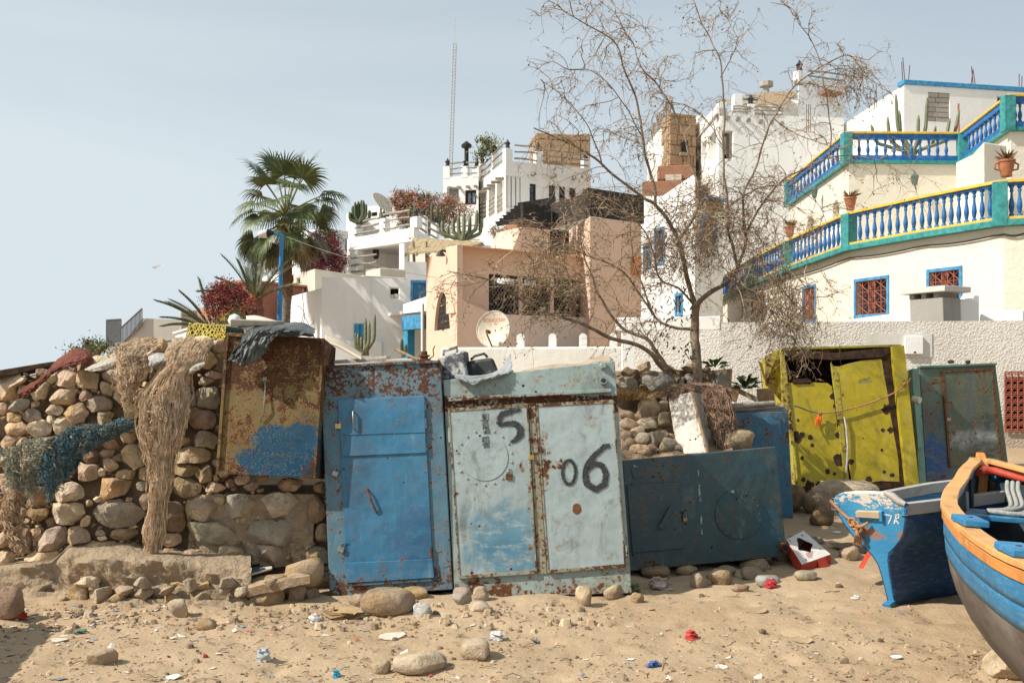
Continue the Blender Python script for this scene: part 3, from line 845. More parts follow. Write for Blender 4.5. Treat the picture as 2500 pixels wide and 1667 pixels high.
m=MB();c=e0.pt(e0.u(1126),zw,-1.0);m.lathe([(.12,0),(.12,1.75),(.28,1.8),(.3,1.95),(.05,2.15)],c,8);m.build('flue_pipe',M_BLACKM,root,smooth=40)
# lower terrace wall under the loggia
m=MB();el=Edge(W(1165,52),W(1240,47));el.box(m,0,el.L,0,el.z(1200,545),-3,0);m.build('terrace_wall',M_WHITE,root,bevel=.08)
# rough stone block on the roof: courses of squared stones
M_RUBBLE=plaster('sandstone',(0.40,0.27,0.165),0.45,(0.25,0.16,0.1),bscale=6,bump=.8,bdist=.08)
def rubble_block(root,fp,z0,z1,course,rnd,mat,name='stone'):
    core=MB();n=len(fp)
    body(core,fp,z0,z1);core.build('stone_core',mat,root)
    for i in range(2 if n==5 else 1):
        e=Edge(fp[i],fp[i+1]);z=z0
        if e.L<.3: continue
        while z<z1-.1:
            h=min(course*rnd.uniform(.8,1.25),z1-z);u=-rnd.uniform(0,.3)
            while u<e.L:
                w_=course*rnd.uniform(1.0,2.3);a,b=max(0,u+.02),min(e.L,u+w_-.02)
                if b-a>.1:
                    m=MB();o1=rnd.uniform(.03,.12);j=lambda: rnd.uniform(-.03,.03)
                    e.box(m,a+j()*.3,b+j()*.3,z+.015,z+h-.015,-.05,o1);m.build(name,mat,root,bevel=.03,seg=1)
                u+=w_
            z+=h
rnd=random.Random(4)
sb=[W(1297,56.5),W(1310,54),W(1440,54.5)]
rubble_block(root,back(sb,0,3),zt-.5,Edge(sb[1],sb[2]).z(1330,326),.55,rnd,M_RUBBLE)
# mast
root=empty('radio_mast',(W(1100,75).x,75,8),'tall thin lattice radio mast above the hilltop house','mast')
M_MAST=plain('mast_paint',(.50,.49,.48),.7);m=MB();base=P(1098,440,75);tip=P(1109,105,75)
for k in range(3):
    a=k*2.1;o_=V((math.cos(a),math.sin(a),0))*.16;m.tube([base+o_,tip+o_],.03,5)
m.build('leg',M_MAST,root)['kind']='stuff'
m=MB();n=44
for k in range(n):
    for j in range(3):
        a=j*2.1;b=(j+1)*2.1;pa=lerp(base,tip,k/n)+V((math.cos(a),math.sin(a),0))*.16;pb=lerp(base,tip,(k+1)/n)+V((math.cos(b),math.sin(b),0))*.16
        m.tube([pa,pb],.016,3,False)
m.build('bracing',M_MAST,root)['kind']='stuff'
m=MB();m.tube([tip,P(1111,42,75)],.025,5);m.build('aerial',M_MAST,root)
# ---------------------------------------------------------------- white house behind the tree
rnd=random.Random(8)
root=empty('stone_tower_house',(W(1752,45).x,45,4),'tall white house with stone turret, roof terraces and sloping awning','house')
k0,k1,k2=W(1697,50.5),W(1755,45),W(2060,45.8)
eL_,eF_=Edge(k0,k1),Edge(k1,k2)
zt=eF_.z(1755,277);zlow=eF_.z(1755,392)
lo=[(eL_.u(1703),eL_.u(1711),eL_.z(1707,392),eL_.z(1707,360)),(eL_.u(1714),eL_.u(1725),eL_.z(1720,390),eL_.z(1720,345)),(eL_.u(1730),eL_.u(1748),eL_.z(1739,388),eL_.z(1739,325))]
hf=[(eF_.u(1768),eF_.u(1789),eF_.z(1778,388),eF_.z(1778,320))]
m=MB();body(m,back([k0,k1,k2],0,6),-.5,zt,{0: lo,1: hf},.6);m.build('wall',M_WHITE,root,bevel=.05,merge=.002)
for h in lo: window(root,eL_,h,None,M_WHITE2,rec=.58,name='loggia_opening')
window(root,eF_,hf[0],M_WOOD,M_DARKIN,rec=.55,fw=.12,name='terrace_door')
for k in range(5):                                   # stepped parapet along the stair
    m=MB();a=k/5*eL_.L;eL_.box(m,a+.02,a+eL_.L/5-.02,zt-.02,zt+.35+.25*(4-k)/4+(.5 if k==0 else 0),-.3,.05+.02*k);m.build('stepped_parapet',M_WHITE,root,bevel=.03)
for px,top in ((1755,250),(1803,230),(1836,254),(1752,262)):
    m=MB();u=max(.2,eF_.u(px));z_=eF_.z(px,top);eF_.box(m,u-.2,u+.2,zt-.1,z_,-.38,.015);m.build('parapet_post',M_WHITE,root,bevel=.03)
pole_rail(root,eF_,eF_.u(1790),eF_.u(1833),zt+.12,zt+.35,3,.045,21);pole_rail(root,eF_,eF_.u(1842),eF_.u(1912),zt+.05,zt+.35,3,.045,22)
finial(root,eF_.pt(eF_.u(1836),eF_.z(1836,254),-.18),.3)
for px in (1775,1800,1826,1857,1882,1907):
    m=MB();c=eF_.pt(eF_.u(px),zt-.22-(px-1775)*.0012,-.02);m.tube([c,eF_.pt(eF_.u(px),c.z,.14)],.1,10);m.build('drain_spout',M_WOODG,root,smooth=40)
# higher roof room and tower at the right
m=MB();eT_=Edge(W(1948,47.5),W(2062,48.5));zt2=eT_.z(1960,190)
body(m,back([W(1950,52),eT_.A,eT_.B],0,3),0,zt2);m.build('roof_tower',M_WHITE,root,bevel=.05,merge=.002)
m=MB();eT_.box(m,.0,.45,zt2-.1,eT_.z(1953,172),-.4,.02);m.build('parapet_post',M_WHITE,root,bevel=.03);finial(root,eT_.pt(.22,eT_.z(1953,172),-.18),.35)
pole_rail(root,eT_,.6,eT_.L,zt2+.1,zt2+.4,2,.05,23)
m=MB();eT_.box(m,1.2,2.2,zt2-.75,zt2-.6,0,.5);m.build('door_canopy',M_TERRA,root)
m=MB();e8=Edge(W(1790,50),W(1950,49.5));e8.box(m,0,e8.L,2,e8.z(1870,248),-2.5,0);m.build('roof_room',M_WHITE,root,bevel=.05)
# timber roofs on the terrace
m=MB();q=[P(1864,229,48.6),P(1947,227,48.2),P(1918,257,46.6),P(1844,258,46.8)]
for k in range(6):
    a,b=k/6+.01,(k+1)/6-.01
    A_,B_,C_,D_=lerp(q[0],q[3],a),lerp(q[1],q[2],a),lerp(q[1],q[2],b),lerp(q[0],q[3],b)
    mm=MB();up=V((0,0,.06));mm.hexa([A_,B_,C_,D_,A_+up,B_+up,C_+up,D_+up]);mm.build('roof_plank',M_WOOD,root)
m=MB()
for k in range(26):
    t=k/25;a=P(lerp(1748,1862,t),lerp(250,226,t)+rnd.uniform(-3,3),50.5);m.tube([a,a+V((rnd.uniform(.8,2.0),-1.8,-.5+rnd.uniform(-.2,.1)))],.06,5)
o_=m.build('brushwood_roof',M_WOODG,root);o_['kind']='stuff'
m=MB();c=P(1871,222,49);m.lathe([(.14,-.6),(.14,.15),(.34,.2),(.34,.42)],c,8);m.build('chimney',M_GREYW,root)
for px in (1969,1974,1979):
    m=MB();a=P(px,322,45.4);m.tube([a,a+V((0,0,1.25))],.015,4);m.build('rebar',M_RUSTP,root)
# stone turret
tb=[W(1619,51),W(1634,48.5),W(1698,49)]
rubble_block(root,back(tb,0,3),4,Edge(tb[1],tb[2]).z(1660,278),.5,rnd,M_RUBBLE)
e9=Edge(tb[1],tb[2]);m=MB();r_=e9.rect(1660,345,1676,375);e9.box(m,*r_,.1,.16);m.build('window',M_DARKIN,root)
m=MB();e9.box(m,r_[0]-.1,r_[1]+.1,r_[2]-.15,r_[2],.1,.25);m.build('sill',M_WOODG,root)
# white flank left of the turret with a brushwood fence on its sloping top
m=MB();ef=Edge(W(1580,56),W(1623,50.2));ef.panel(m,3,ef.z(1580,352),(),.2,ef.z(1623,300));
m2=[ef.pt(0,3),ef.pt(ef.L,3),ef.pt(ef.L,ef.z(1623,300)),ef.pt(0,ef.z(1580,352))]
m=MB();m.prism(m2,V((2,2.5,0)));m.build('flank_wall',M_WHITE,root,bevel=.05)
m=MB()
for k in range(46):
    t=k/45;a=ef.pt(t*ef.L,lerp(ef.z(1580,352),ef.z(1623,300),t)-.1,-.15);m.tube([a,a+V((rnd.uniform(.0,.3),rnd.uniform(-.1,.1),rnd.uniform(1.1,1.5)*(.7+.3*t)))],.055,4)
o_=m.build('brushwood_fence',M_WOODG,root);o_['kind']='stuff'
# terracotta terraces below the turret
m=MB();et=Edge(W(1606,47.2),W(1690,47));et.box(m,0,et.L,et.z(1640,437),et.z(1640,404),-2,0)
m.build('terracotta_parapet',M_TERRA,root,bevel=.05)
m=MB();et2=Edge(W(1567,46.8),W(1700,46.4));et2.box(m,0,et2.L,-.5,et2.z(1640,441),-1.5,0);m.build('terracotta_wall',M_TERRA,root,bevel=.05)
m=MB();et.box(m,.35,et.L-.5,et.z(1640,441),et.z(1640,427),.01,.05);m.build('slot_window',M_BEIGE,root)

# lower white house in sun with blue framed windows
root=empty('blue_window_house',(W(1562,34).x,34,0),'bright white house with blue framed windows seen through the tree','house')
b0,b1,b2=W(1558,37.5),W(1697,33.5),W(1765,34.2)
eL_,eF_=Edge(b0,b1),Edge(b1,b2)
hw_=[eL_.rect(1573,600,1588,652),eL_.rect(1601,562,1620,640),eL_.rect(1651,722,1665,765)]
m=MB();body(m,back([b0,b1],.5,3),0,[eL_.z(1558,520),eL_.z(1697,424),9,9],{0: hw_});m.build('wall',M_WHITE,root,bevel=.05,merge=.002)
for h in hw_: window(root,eL_,h,M_BLUEL,M_GLASS,rec=.1,surround=.09,bars=(1,1))
hf=[eF_.rect(1714,497,1758,514)]
m=MB();body(m,back([b1,b2],.5,3),0,eF_.z(1720,486));m.build('wall',M_WHITE,root,bevel=.05,merge=.002)
m=MB();eF_.box(m,.3,eF_.L-.1,eF_.z(1735,492),eF_.z(1735,486),0,.35);m.build('awning_edge',M_BLUEL,root)
m=MB();r_=eF_.rect(1714,495,1756,515);eF_.box(m,*r_,.01,.2);m.build('shop_shade',M_WOOD,root)
for a in ((1716,535,1744,600),):
    w=MB();r_=eF_.rect(*a);eF_.box(w,*r_,.005,.04);w=w.build('window',M_GLASS,root);mm=MB()
    eF_.box(mm,r_[0]-.08,r_[0],r_[2]-.08,r_[3]+.08,0.01,.07);eF_.box(mm,r_[1],r_[1]+.08,r_[2]-.08,r_[3]+.08,0.01,.07);eF_.box(mm,r_[0],r_[1],r_[3],r_[3]+.08,0.01,.07);mm.build('frame',M_BLUEL,w)

# ---------------------------------------------------------------- upper right white house
root=empty('bricked_window_house',(W(2207,40).x,40,6),'white house with bricked up window and blue roof edge, top right','house')
q0,q1,q2=W(2040,47.2),W(2207,40),W(2640,41.6)
eL_,eF_=Edge(q0,q1),Edge(q1,q2)
h=eF_.rect(2266,226,2319,298)
h2=eF_.rect(2435,237,2462,252)
zt=eF_.z(2207,207)
m=MB();body(m,back([q0,q1,q2],0,5),0,[eL_.z(2040,316),zt,zt+.3,10,10],{1: [h,h2]},.12);m.build('wall',M_WHITE,root,bevel=.04,merge=.002)
m=MB();eF_.box(m,-.05,eF_.L,zt+.0,zt+.2,-.4,.06);m.build('roof_edge',M_BLUEL,root,bevel=.03)
window(root,eF_,h2,M_WOOD,M_DARKIN,rec=.1)
bk=MB();eF_.box(bk,*h,-.13,-.09);bw=bk.build('bricked_window',M_GREYW,root)
for r in range(6):
    for c in range(2):
        m=MB();sh=.0 if r%2 else-.12;mid=(h[0]+h[1])/2+sh
        a,b=(h[0]+.01,mid-.012) if c==0 else (mid+.012,h[1]-.01)
        z0_,z1_=lerp(h[2],h[3],r/6)+.012,lerp(h[2],h[3],(r+1)/6)-.012
        eF_.box(m,a,b,z0_,z1_,-.12,-.045+rnd.uniform(-.012,.012));m.build('block',M_GREYW,bw,bevel=.01,seg=1)
for px,py,hgt in ((2204,205,1.0),(2210,206,1.2),(2217,207,.9),(2370,215,.8),(2377,215,1.0),(2383,215,.9),(2134,262,.8),(2141,258,1.0),(2488,222,.8),(2494,222,.7)):
    m=MB();a=P(px,py+6,41.2);m.tube([a,a+V((rnd.uniform(-.15,.15),0,hgt))],.018,4);m.build('rebar',M_RUSTP,root)
m=MB();a=P(2341,330,38);m.tube([a,a+V((-.02,0,1.2))],.035,5);m.build('red_pipe',M_GRILLE,root)

# ---------------------------------------------------------------- cream house with painted balustrades
root=empty('cream_balcony_house',(9.5,24,0),'cream roughcast house with blue balustrades, yellow rails and red window grilles','house')
ZR=5.9
def rail_pt(px,py,z): Y=(z-EH)*F/(HY-py);return W(px,Y)
# lower balcony plan
lowp=[rail_pt(1754,683,ZR),rail_pt(1829,634,ZR),rail_pt(1920,586,ZR),rail_pt(2068,519,ZR),rail_pt(2255,477,ZR),rail_pt(2441,440,ZR),rail_pt(2500,436,ZR),rail_pt(2700,436,ZR)]
PROF=[(.055,0),(.055,.05),(.03,.07),(.042,.1),(.06,.2),(.048,.3),(.03,.38),(.026,.46),(.045,.5),(.03,.54),(.055,.57),(.055,.6)]
bal_mesh={}
def baluster(root,p,h,rscale=1.0):
    key=(round(h,2),rscale)
    if key not in bal_mesh:
        m=MB();m.lathe([(r*rscale,z/.6*h) for r,z in PROF],(0,0,0),8)
        o=m.build('baluster',M_BLUEP,root,smooth=50,origin=(0,0,0));bal_mesh[key]=o
    else:
        o=bal_mesh[key].copy();sc.collection.objects.link(o);o.parent=root
    o.location=V(p)-V(root.location)
def balustrade(root,pts,zr,H,counts,posts,beam,wthick=.16):
    """zr top of rail, H height down to the underside of the band; beam = depth of the blue beams"""
    for i,(a,b) in enumerate(zip(pts,pts[1:])):
        e=Edge(a,b);L_=e.L
        m=MB();e.box(m,-.02,L_+.02,zr-.07,zr,-wthick-.03,.05+.001*(i%2));m.build('top_rail',M_YELL,root,bevel=.012)
        m=MB();e.box(m,.0,L_,zr-.07-beam,zr-.07,-wthick,.0);m.build('upper_beam',M_BLUEP,root)
        zb=zr-H
        if beam>.06:
            m=MB();e.box(m,0,L_,zb+.1,zb+.1+beam,-wthick,0);m.build('lower_beam',M_BLUEP,root);zlow=zb+.1+beam
            m=MB();e.box(m,-.02,L_+.02,zb,zb+.1,-wthick,.06+.001*(i%2));m.build('band',M_TEAL,root,bevel=.01)
        else:
            m=MB();e.box(m,-.02,L_+.02,zb+.14,zb+.2,-wthick-.02,.05+.001*(i%2));m.build('lower_rail',M_YELL,root,bevel=.01);zlow=zb+.2
            m=MB();e.box(m,-.02,L_+.02,zb,zb+.14,-wthick,.08+.001*(i%2));m.build('band',M_TEAL,root,bevel=.015)
        h=zr-.07-beam-zlow
        for k in range(counts[i]):
            u=L_*(k+.5)/counts[i]
            if any(abs(u-(0 if j==i else L_))<.2 for j in (i,i+1) if posts[j]): continue
            baluster(root,e.pt(u,zlow,-wthick/2),h)
        for j,u in ((i,0.0),):
            if posts[j]:
                m=MB();e.box(m,u-.15,u+.15,zb-.003,zr-.04,-wthick-.05,.09);m.build('post',M_TEAL,root,bevel=.015)
cnt=[14,14,15,10,10,3,8]
balustrade(root,lowp,ZR,1.0,cnt,[1,1,1,1,0,1,0,0],.05)
# storey below the balcony
inset=[]
wpts=[rail_pt(1752,740,ZR-1.0),*lowp[1:]]
wl=[p+V((.12,.05)) for p in lowp]
holes={}
segs=[Edge(a,b) for a,b in zip(wl,wl[1:])]
def seg_of(px):
    for i,e in enumerate(segs):
        u0=e.u(px)
        if 0<=u0<=e.L: return i
win_px=[(2091,684,2166,767),(2260,662,2343,740),(1962,703,1990,782),(1832,725,1868,770)]
wins=[]
for r in win_px:
    i=seg_of((r[0]+r[2])/2);e=segs[i];h=e.rect(*r);h=(max(h[0],.05),min(h[1],e.L-.05),h[2],h[3]);holes.setdefault(i,[]).append(h);wins.append((i,h))
m=MB()
for i,e in enumerate(segs): e.panel(m,-.5,ZR-1.0,holes.get(i,()),.18)
fl=[V((p.x,p.y,ZR-1.0)) for p in wl]+[V((16,45,ZR-1.0))]
m.add(fl,[tuple(range(len(fl)))])
m.build('lower_wall',M_CREAM,root,recalc=False)
def scroll_grille(e,h,o=-.01):
    g=MB();r=.013;du=e.d.to_3d()
    u0,u1,a,b=h
    for k in range(6):
        u=lerp(u0,u1,k/5);g.tube([e.pt(u,a,o),e.pt(u,b,o)],r,4)
    for z in (a,b,lerp(a,b,.33),lerp(a,b,.67)): g.tube([e.pt(u0,z,o),e.pt(u1,z,o)],r,4)
    for k in range(3):
        za_,zb_=lerp(a,b,k/3),lerp(a,b,(k+1)/3)
        for s0,s1 in ((0,.4),(.6,1)):
            ua,ub=lerp(u0,u1,s0),lerp(u0,u1,s1)
            g.tube([e.pt(ua,za_,o),e.pt(ub,zb_,o)],r,4);g.tube([e.pt(ub,za_,o),e.pt(ua,zb_,o)],r,4)
        c=e.pt((u0+u1)/2,(za_+zb_)/2,o);R=min((zb_-za_),(u1-u0)*.5)*.46
        sp_=[c+du*math.cos(t*.7)*R*(1-t/26)+V((0,0,math.sin(t*.7)*R*(1-t/26))) for t in range(23)]
        g.tube(sp_,r,4,False)
    return g
for i,h in wins:
    w=window(root,segs[i],h,M_BLUEL,M_GLASS,rec=.15,surround=.075,proud=.03)
    scroll_grille(segs[i],h).build('grille',M_GRILLE,w)
# cable slung along the wall under the band
m=MB()
cp=[]
for i,e in enumerate(segs[1:6]):
    for k in range(8):
        u=e.L*k/8;cp.append(e.pt(u,ZR-1.16-.05*abs(math.sin((i*8+k)*.4)),.05))
m.tube(cp,.02,5);m.build('cable',M_BLACKM,root,smooth=60)
# upper storey and its balustrade
ZU=9.3
upp=[rail_pt(1922,443,ZU),rail_pt(2068,321,ZU),rail_pt(2345,323,ZU),rail_pt(2463,230,ZU),rail_pt(2500,230,ZU),rail_pt(2720,234,ZU)]
balustrade(root,upp,ZU,1.0,[15,13,11,3,8],[1,1,1,1,0,0],.16)
ws=[p+V((.08,.06)) for p in upp]
holes={}
e0=Edge(ws[0],ws[1])
ah=[e0.rect(1963,528,1994,580),e0.rect(2032,488,2050,545)]
m=MB();sg=[Edge(a,b) for a,b in zip(ws,ws[1:])]
for i,e in enumerate(sg): e.panel(m,ZR-1.6,ZU-1.0,ah if i==0 else (),.25)
fl=[V((p.x,p.y,ZU-1.0)) for p in ws]+[V((22,44,ZU-1.0))];m.add(fl,[tuple(range(len(fl)))])
m.build('upper_wall',M_CREAM,root,recalc=False)
for h in ah:
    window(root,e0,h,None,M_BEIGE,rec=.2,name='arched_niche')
    sp=MB();um=(h[0]+h[1])/2;hw=(h[1]-h[0])/2
    for s_ in (-1,1):
        pts=[e0.pt(um+s_*hw,h[3]+.001,-.003)]+[e0.pt(um+s_*hw*math.cos(k/8*math.pi/2),h[3]-hw*1.4+hw*1.4*math.sin(k/8*math.pi/2),-.003) for k in range(9)]
        sp.prism(pts,(-e0.n*.19).to_3d())
    sp.build('arch_spandrel',M_CREAM,root)
# square pier in front of the upper storey, awning cord, chairs behind the rail
e_=Edge(W(2374,26.2),W(2401,24.6));
m=MB();fp=back([W(2374,26.2),W(2401,24.8),W(2459,25.2)],0,1);body(m,fp,ZR-1.0,P(2401,346,24.8).z);m.build('pier',M_CREAM,root,bevel=.05,merge=.002)
def wall_lantern(root,p,s=.32):
    m=MB();m.lathe([(s*.1,0),(s*.22,s*.12),(s*.34,s*.75),(s*.36,s*.8),(s*.1,s*1.05),(s*.02,s*1.3)],p,6);m.tube([p+V((0,0,s*.1)),p+V((s*.3,s*.4,-s*.3))],s*.05,5)
    m.build('wall_lantern',plain('verdigris_metal',(0.09,0.13,0.12),.5),root,smooth=30)
u_=e0.u(2010);wall_lantern(root,e0.pt(u_,e0.z(2010,484),.3),.36)
u_=sg[1].u(2223);wall_lantern(root,sg[1].pt(u_,sg[1].z(2223,458),.3),.36)
# potted plants on the rail
def potted(name,px,py,Y,s,label,amph=False,seed=0):
    root=empty(name,P(px,py,Y),label,'potted plant','terracotta pots on the balcony rail')
    m=MB();p=P(px,py,Y)
    m.lathe([(s*.30,0),(s*.34,s*.1),(s*.30,s*.12),(s*.42,s*.55),(s*.46,s*.85),(s*.52,s*.88),(s*.52,s),(s*.4,s)],p,14)
    pot=m.build('pot',M_POT,root,smooth=40)
    if amph:
        for sg_ in (-1,1): m=MB();m.tube([p+V((sg_*s*.48,0,s*.85)),p+V((sg_*s*.72,0,s*.75)),p+V((sg_*s*.68,0,s*.45)),p+V((sg_*s*.42,0,s*.4))],s*.06,6);m.build('handle',M_POT,pot,smooth=60)
    r=random.Random(seed);m=MB()
    for k in range(26):
        a=r.uniform(0,6.28);l=s*r.uniform(.5,1.1);d=V((math.cos(a)*.7,math.sin(a)*.7,r.uniform(.2,.9))).normalized();b=p+V((0,0,s));t=b+d*l
        sd_=d.orthogonal()*s*.1;m.add([b,b+(t-b)*.5+sd_,t,b+(t-b)*.5-sd_],[(0,1,2,3)])
    m.build('foliage',plain('dry_succulent',(0.20,0.11,0.055),.7),root,recalc=False)
potted('potted_plant',2457,432,21.5,.36,'terracotta two handled pot with reddish succulent on near balcony post',True,1)
potted('potted_plant',2076,513,25.7,.32,'terracotta pot with dry plant on middle balcony post',False,2)
potted('potted_plant',1928,578,30.8,.32,'small terracotta pot on far balcony post behind twigs',False,3)

# ---------------------------------------------------------------- roughcast garden wall on the right
t=NT('heavy_roughcast')
c=t.mix(t.rng(t.noise(1.1,6,.6),.35,.7),(0.75,0.71,0.64),(0.66,0.615,0.545))
nz=t.noise(34,4,.55,dist=.3);c=t.mix(t.mth('MULTIPLY',t.rng(nz,.48,.34),.35),c,(0.42,0.375,0.31))
z_=t.xyz(2);c=t.mix(t.mth('MULTIPLY',t.rng(t.mth('ADD',z_,t.mth('MULTIPLY',t.noise(3,5),.5)),1.0,.65),.8),c,(0.40,0.32,0.22))
t.set('Base Color',c).set('Roughness',.95).set('Specular IOR Level',.15).set('Normal',t.bump(nz,1.0,.035,t.bump(t.noise(40,4),.4,.012)))
M_ROUGH=t.m
root=empty('roughcast_wall',(W(2000,14.6).x,14.6,.4),'off white heavy roughcast garden wall behind the yellow locker','wall')
r0,r1,r2=W(1500,15.0),W(1760,14.6),W(2760,14.0)
eR=Edge(r1,r2);eR0=Edge(r0,r1)
zw=eR.z(2100,785)
gw=eR.rect(2453,922,2560,1048)
m=MB();eR.panel(m,-.3,zw,[gw],.3);eR.box(m,0,eR.L,-.3,zw,-.6,-.35)
m.add([eR.pt(0,zw),eR.pt(eR.L,zw),eR.pt(eR.L,zw,-.5),eR.pt(0,zw,-.5)],[(0,1,2,3)])
m.build('roughcast_face',M_ROUGH,root)
m=MB();eR0.box(m,.3,eR0.L,-.3,eR0.z(1700,806),-.4,0);m.build('roughcast_face',M_ROUGH,root)
m=MB();eR0.box(m,0,eR0.L,eR0.z(1700,806),eR0.z(1700,772),-.45,-.02);m.build('smooth_coping',M_GREYW if False else M_WHITE2,root,bevel=.02)
m=MB();eR.box(m,eR.u(2113),eR.u(2275),eR.z(2190,872),eR.z(2190,815),.002,.012);m.build('plaster_patch',plaster('dull_patch',(.62,.59,.53),.2),root)
m=MB();r_=eR.rect(2206,820,2251,865);eR.box(m,*r_,.01,.07);mbx=m.build('meter_box',M_WHITE,root,bevel=.012)
m=MB();eR.box(m,r_[0]+.12,r_[0]+.15,r_[2]+.02,r_[2]+.04,.07,.076);m.build('latch',M_BLACKM,mbx)
wp=MB();eR.box(wp,gw[0]-.05,gw[1],gw[2]-.05,gw[3]+.05,-.33,-.3);wo=wp.build('window',M_DARKIN,root)
g=MB();g0=(eR.u(2451),gw[1],eR.z(2500,1052),eR.z(2500,908));nx=7;nz_=8
for k in range(nx+1): u=lerp(g0[0],g0[1],k/nx);g.tube([eR.pt(u,g0[2],.04),eR.pt(u,g0[3],.04)],.011,5)
for k in range(nz_+1): z=lerp(g0[2],g0[3],k/nz_);g.tube([eR.pt(g0[0],z,.04),eR.pt(g0[1],z,.04)],.011,5)
for i in range(nx):
    for j in range(nz_):
        c=eR.pt(lerp(g0[0],g0[1],(i+.5)/nx),lerp(g0[2],g0[3],(j+.5)/nz_),.04);g.tube(circle_pts(c,eR.d.to_3d(),(g0[1]-g0[0])/nx*.36,9,.5,5.6),.008,4,False)
g.build('grille',M_GRILLE,wo)
# roof pieces right behind it: chimney, low white parapets
root=empty('rooftop_chimney',(P(2260,790,16.5)),'squat grey plaster chimney with flat slab cap behind roughcast wall','chimney')
eK=Edge(W(2220,16.8),W(2305,16.2));e_z=lambda y: eK.z(2260,y)
m=MB();m.hexa([eK.pt(.03,e_z(840)),eK.pt(eK.L,e_z(840)),eK.pt(eK.L-.03,e_z(728)),eK.pt(0,e_z(728)),eK.pt(.03,e_z(840),-.45),eK.pt(eK.L,e_z(840),-.45),eK.pt(eK.L-.03,e_z(728),-.45),eK.pt(0,e_z(728),-.45)])
M_CEM=plaster('cement_render',(0.33,0.315,0.28),.4,(0.2,.18,.15),bscale=7,bump=.4)
m.build('stack',M_CEM,root,bevel=.02)
for k in range(3):
    m=MB();a=(0,.24,.48)[k];eK.box(m,a,a+.09,e_z(728),e_z(716),-.45,0);m.build('cap_foot',M_CEM,root)
m=MB();eK.box(m,-.1,eK.L+.09,e_z(716),e_z(702),-.55,.1);m.build('cap_slab',plaster('pale_cement',(0.58,.55,.5),.3),root,bevel=.01)
root=empty('roof_parapet',P(2300,790,17),'low whitewashed roof parapet with sloped end behind roughcast wall','parapet')
eV=Edge(W(1985,18.5),W(2700,16.0))
m=MB();zA=eV.z(2060,792);m.prism([eV.pt(eV.u(1990),zA-1.2),eV.pt(eV.u(2500),zA-1.2),eV.pt(eV.u(2500),eV.z(2500,757)),eV.pt(eV.u(2330),eV.z(2330,757)),eV.pt(eV.u(2240),eV.z(2240,757)),eV.pt(eV.u(2050),eV.z(2050,783))],(-eV.n*.4).to_3d())
m.build('parapet_wall',M_WHITE,root,bevel=.03)
m=MB();e_=Edge(W(2300,16.4),W(2392,16.6));m.prism([e_.pt(0,e_.z(2300,800)),e_.pt(e_.L,e_.z(2392,800)),e_.pt(e_.L,e_.z(2390,719)),e_.pt(e_.L-.12,e_.z(2380,718)),e_.pt(e_.L*.8,e_.z(2372,727)),e_.pt(e_.L*.25,e_.z(2320,738))],(-e_.n*.3).to_3d());m.build('sloped_end',M_WHITE,root,bevel=.03)

# ---------------------------------------------------------------- low white wall with small pillars in front of the peach house
root=empty('low_white_wall',(W(1300,17).x,17,0),'low white wall with four stub pillars in front of peach house','wall')
eW=Edge(W(1075,17.2),W(1520,16.8));m=MB();zw=eW.z(1250,847)
eW.box(m,0,eW.L,-.4,zw,-.4,0);m.build('wall_body',plaster('old_white_wall',(0.76,.73,.66),.3,(.5,.43,.33),bscale=6,bump=.4),root,bevel=.04)
m=MB();m.hexa([eW.pt(eW.L-.02,-.4,.02),eW.pt(eW.L+.45,-.4,.02),eW.pt(eW.L+.25,zw+.15,.02),eW.pt(eW.L-.02,zw+.45,.02),eW.pt(eW.L-.02,-.4,-.42),eW.pt(eW.L+.45,-.4,-.42),eW.pt(eW.L+.25,zw+.15,-.42),eW.pt(eW.L-.02,zw+.45,-.42)]);m.build('end_buttress',M_WHITE,root,bevel=.03)
for px in (1268,1347,1422,1497):
    m=MB();u=eW.u(px);e_=eW;e_.box(m,u-.065,u+.065,zw-.01,zw+.17,-.3,-.12)
    m.prism([e_.pt(u+.065*math.cos(a),zw+.17+.065*math.sin(a),-.12) for a in [k/8*math.pi for k in range(9)]],(-e_.n*.18).to_3d());m.build('stub_pillar',M_WHITE,root)
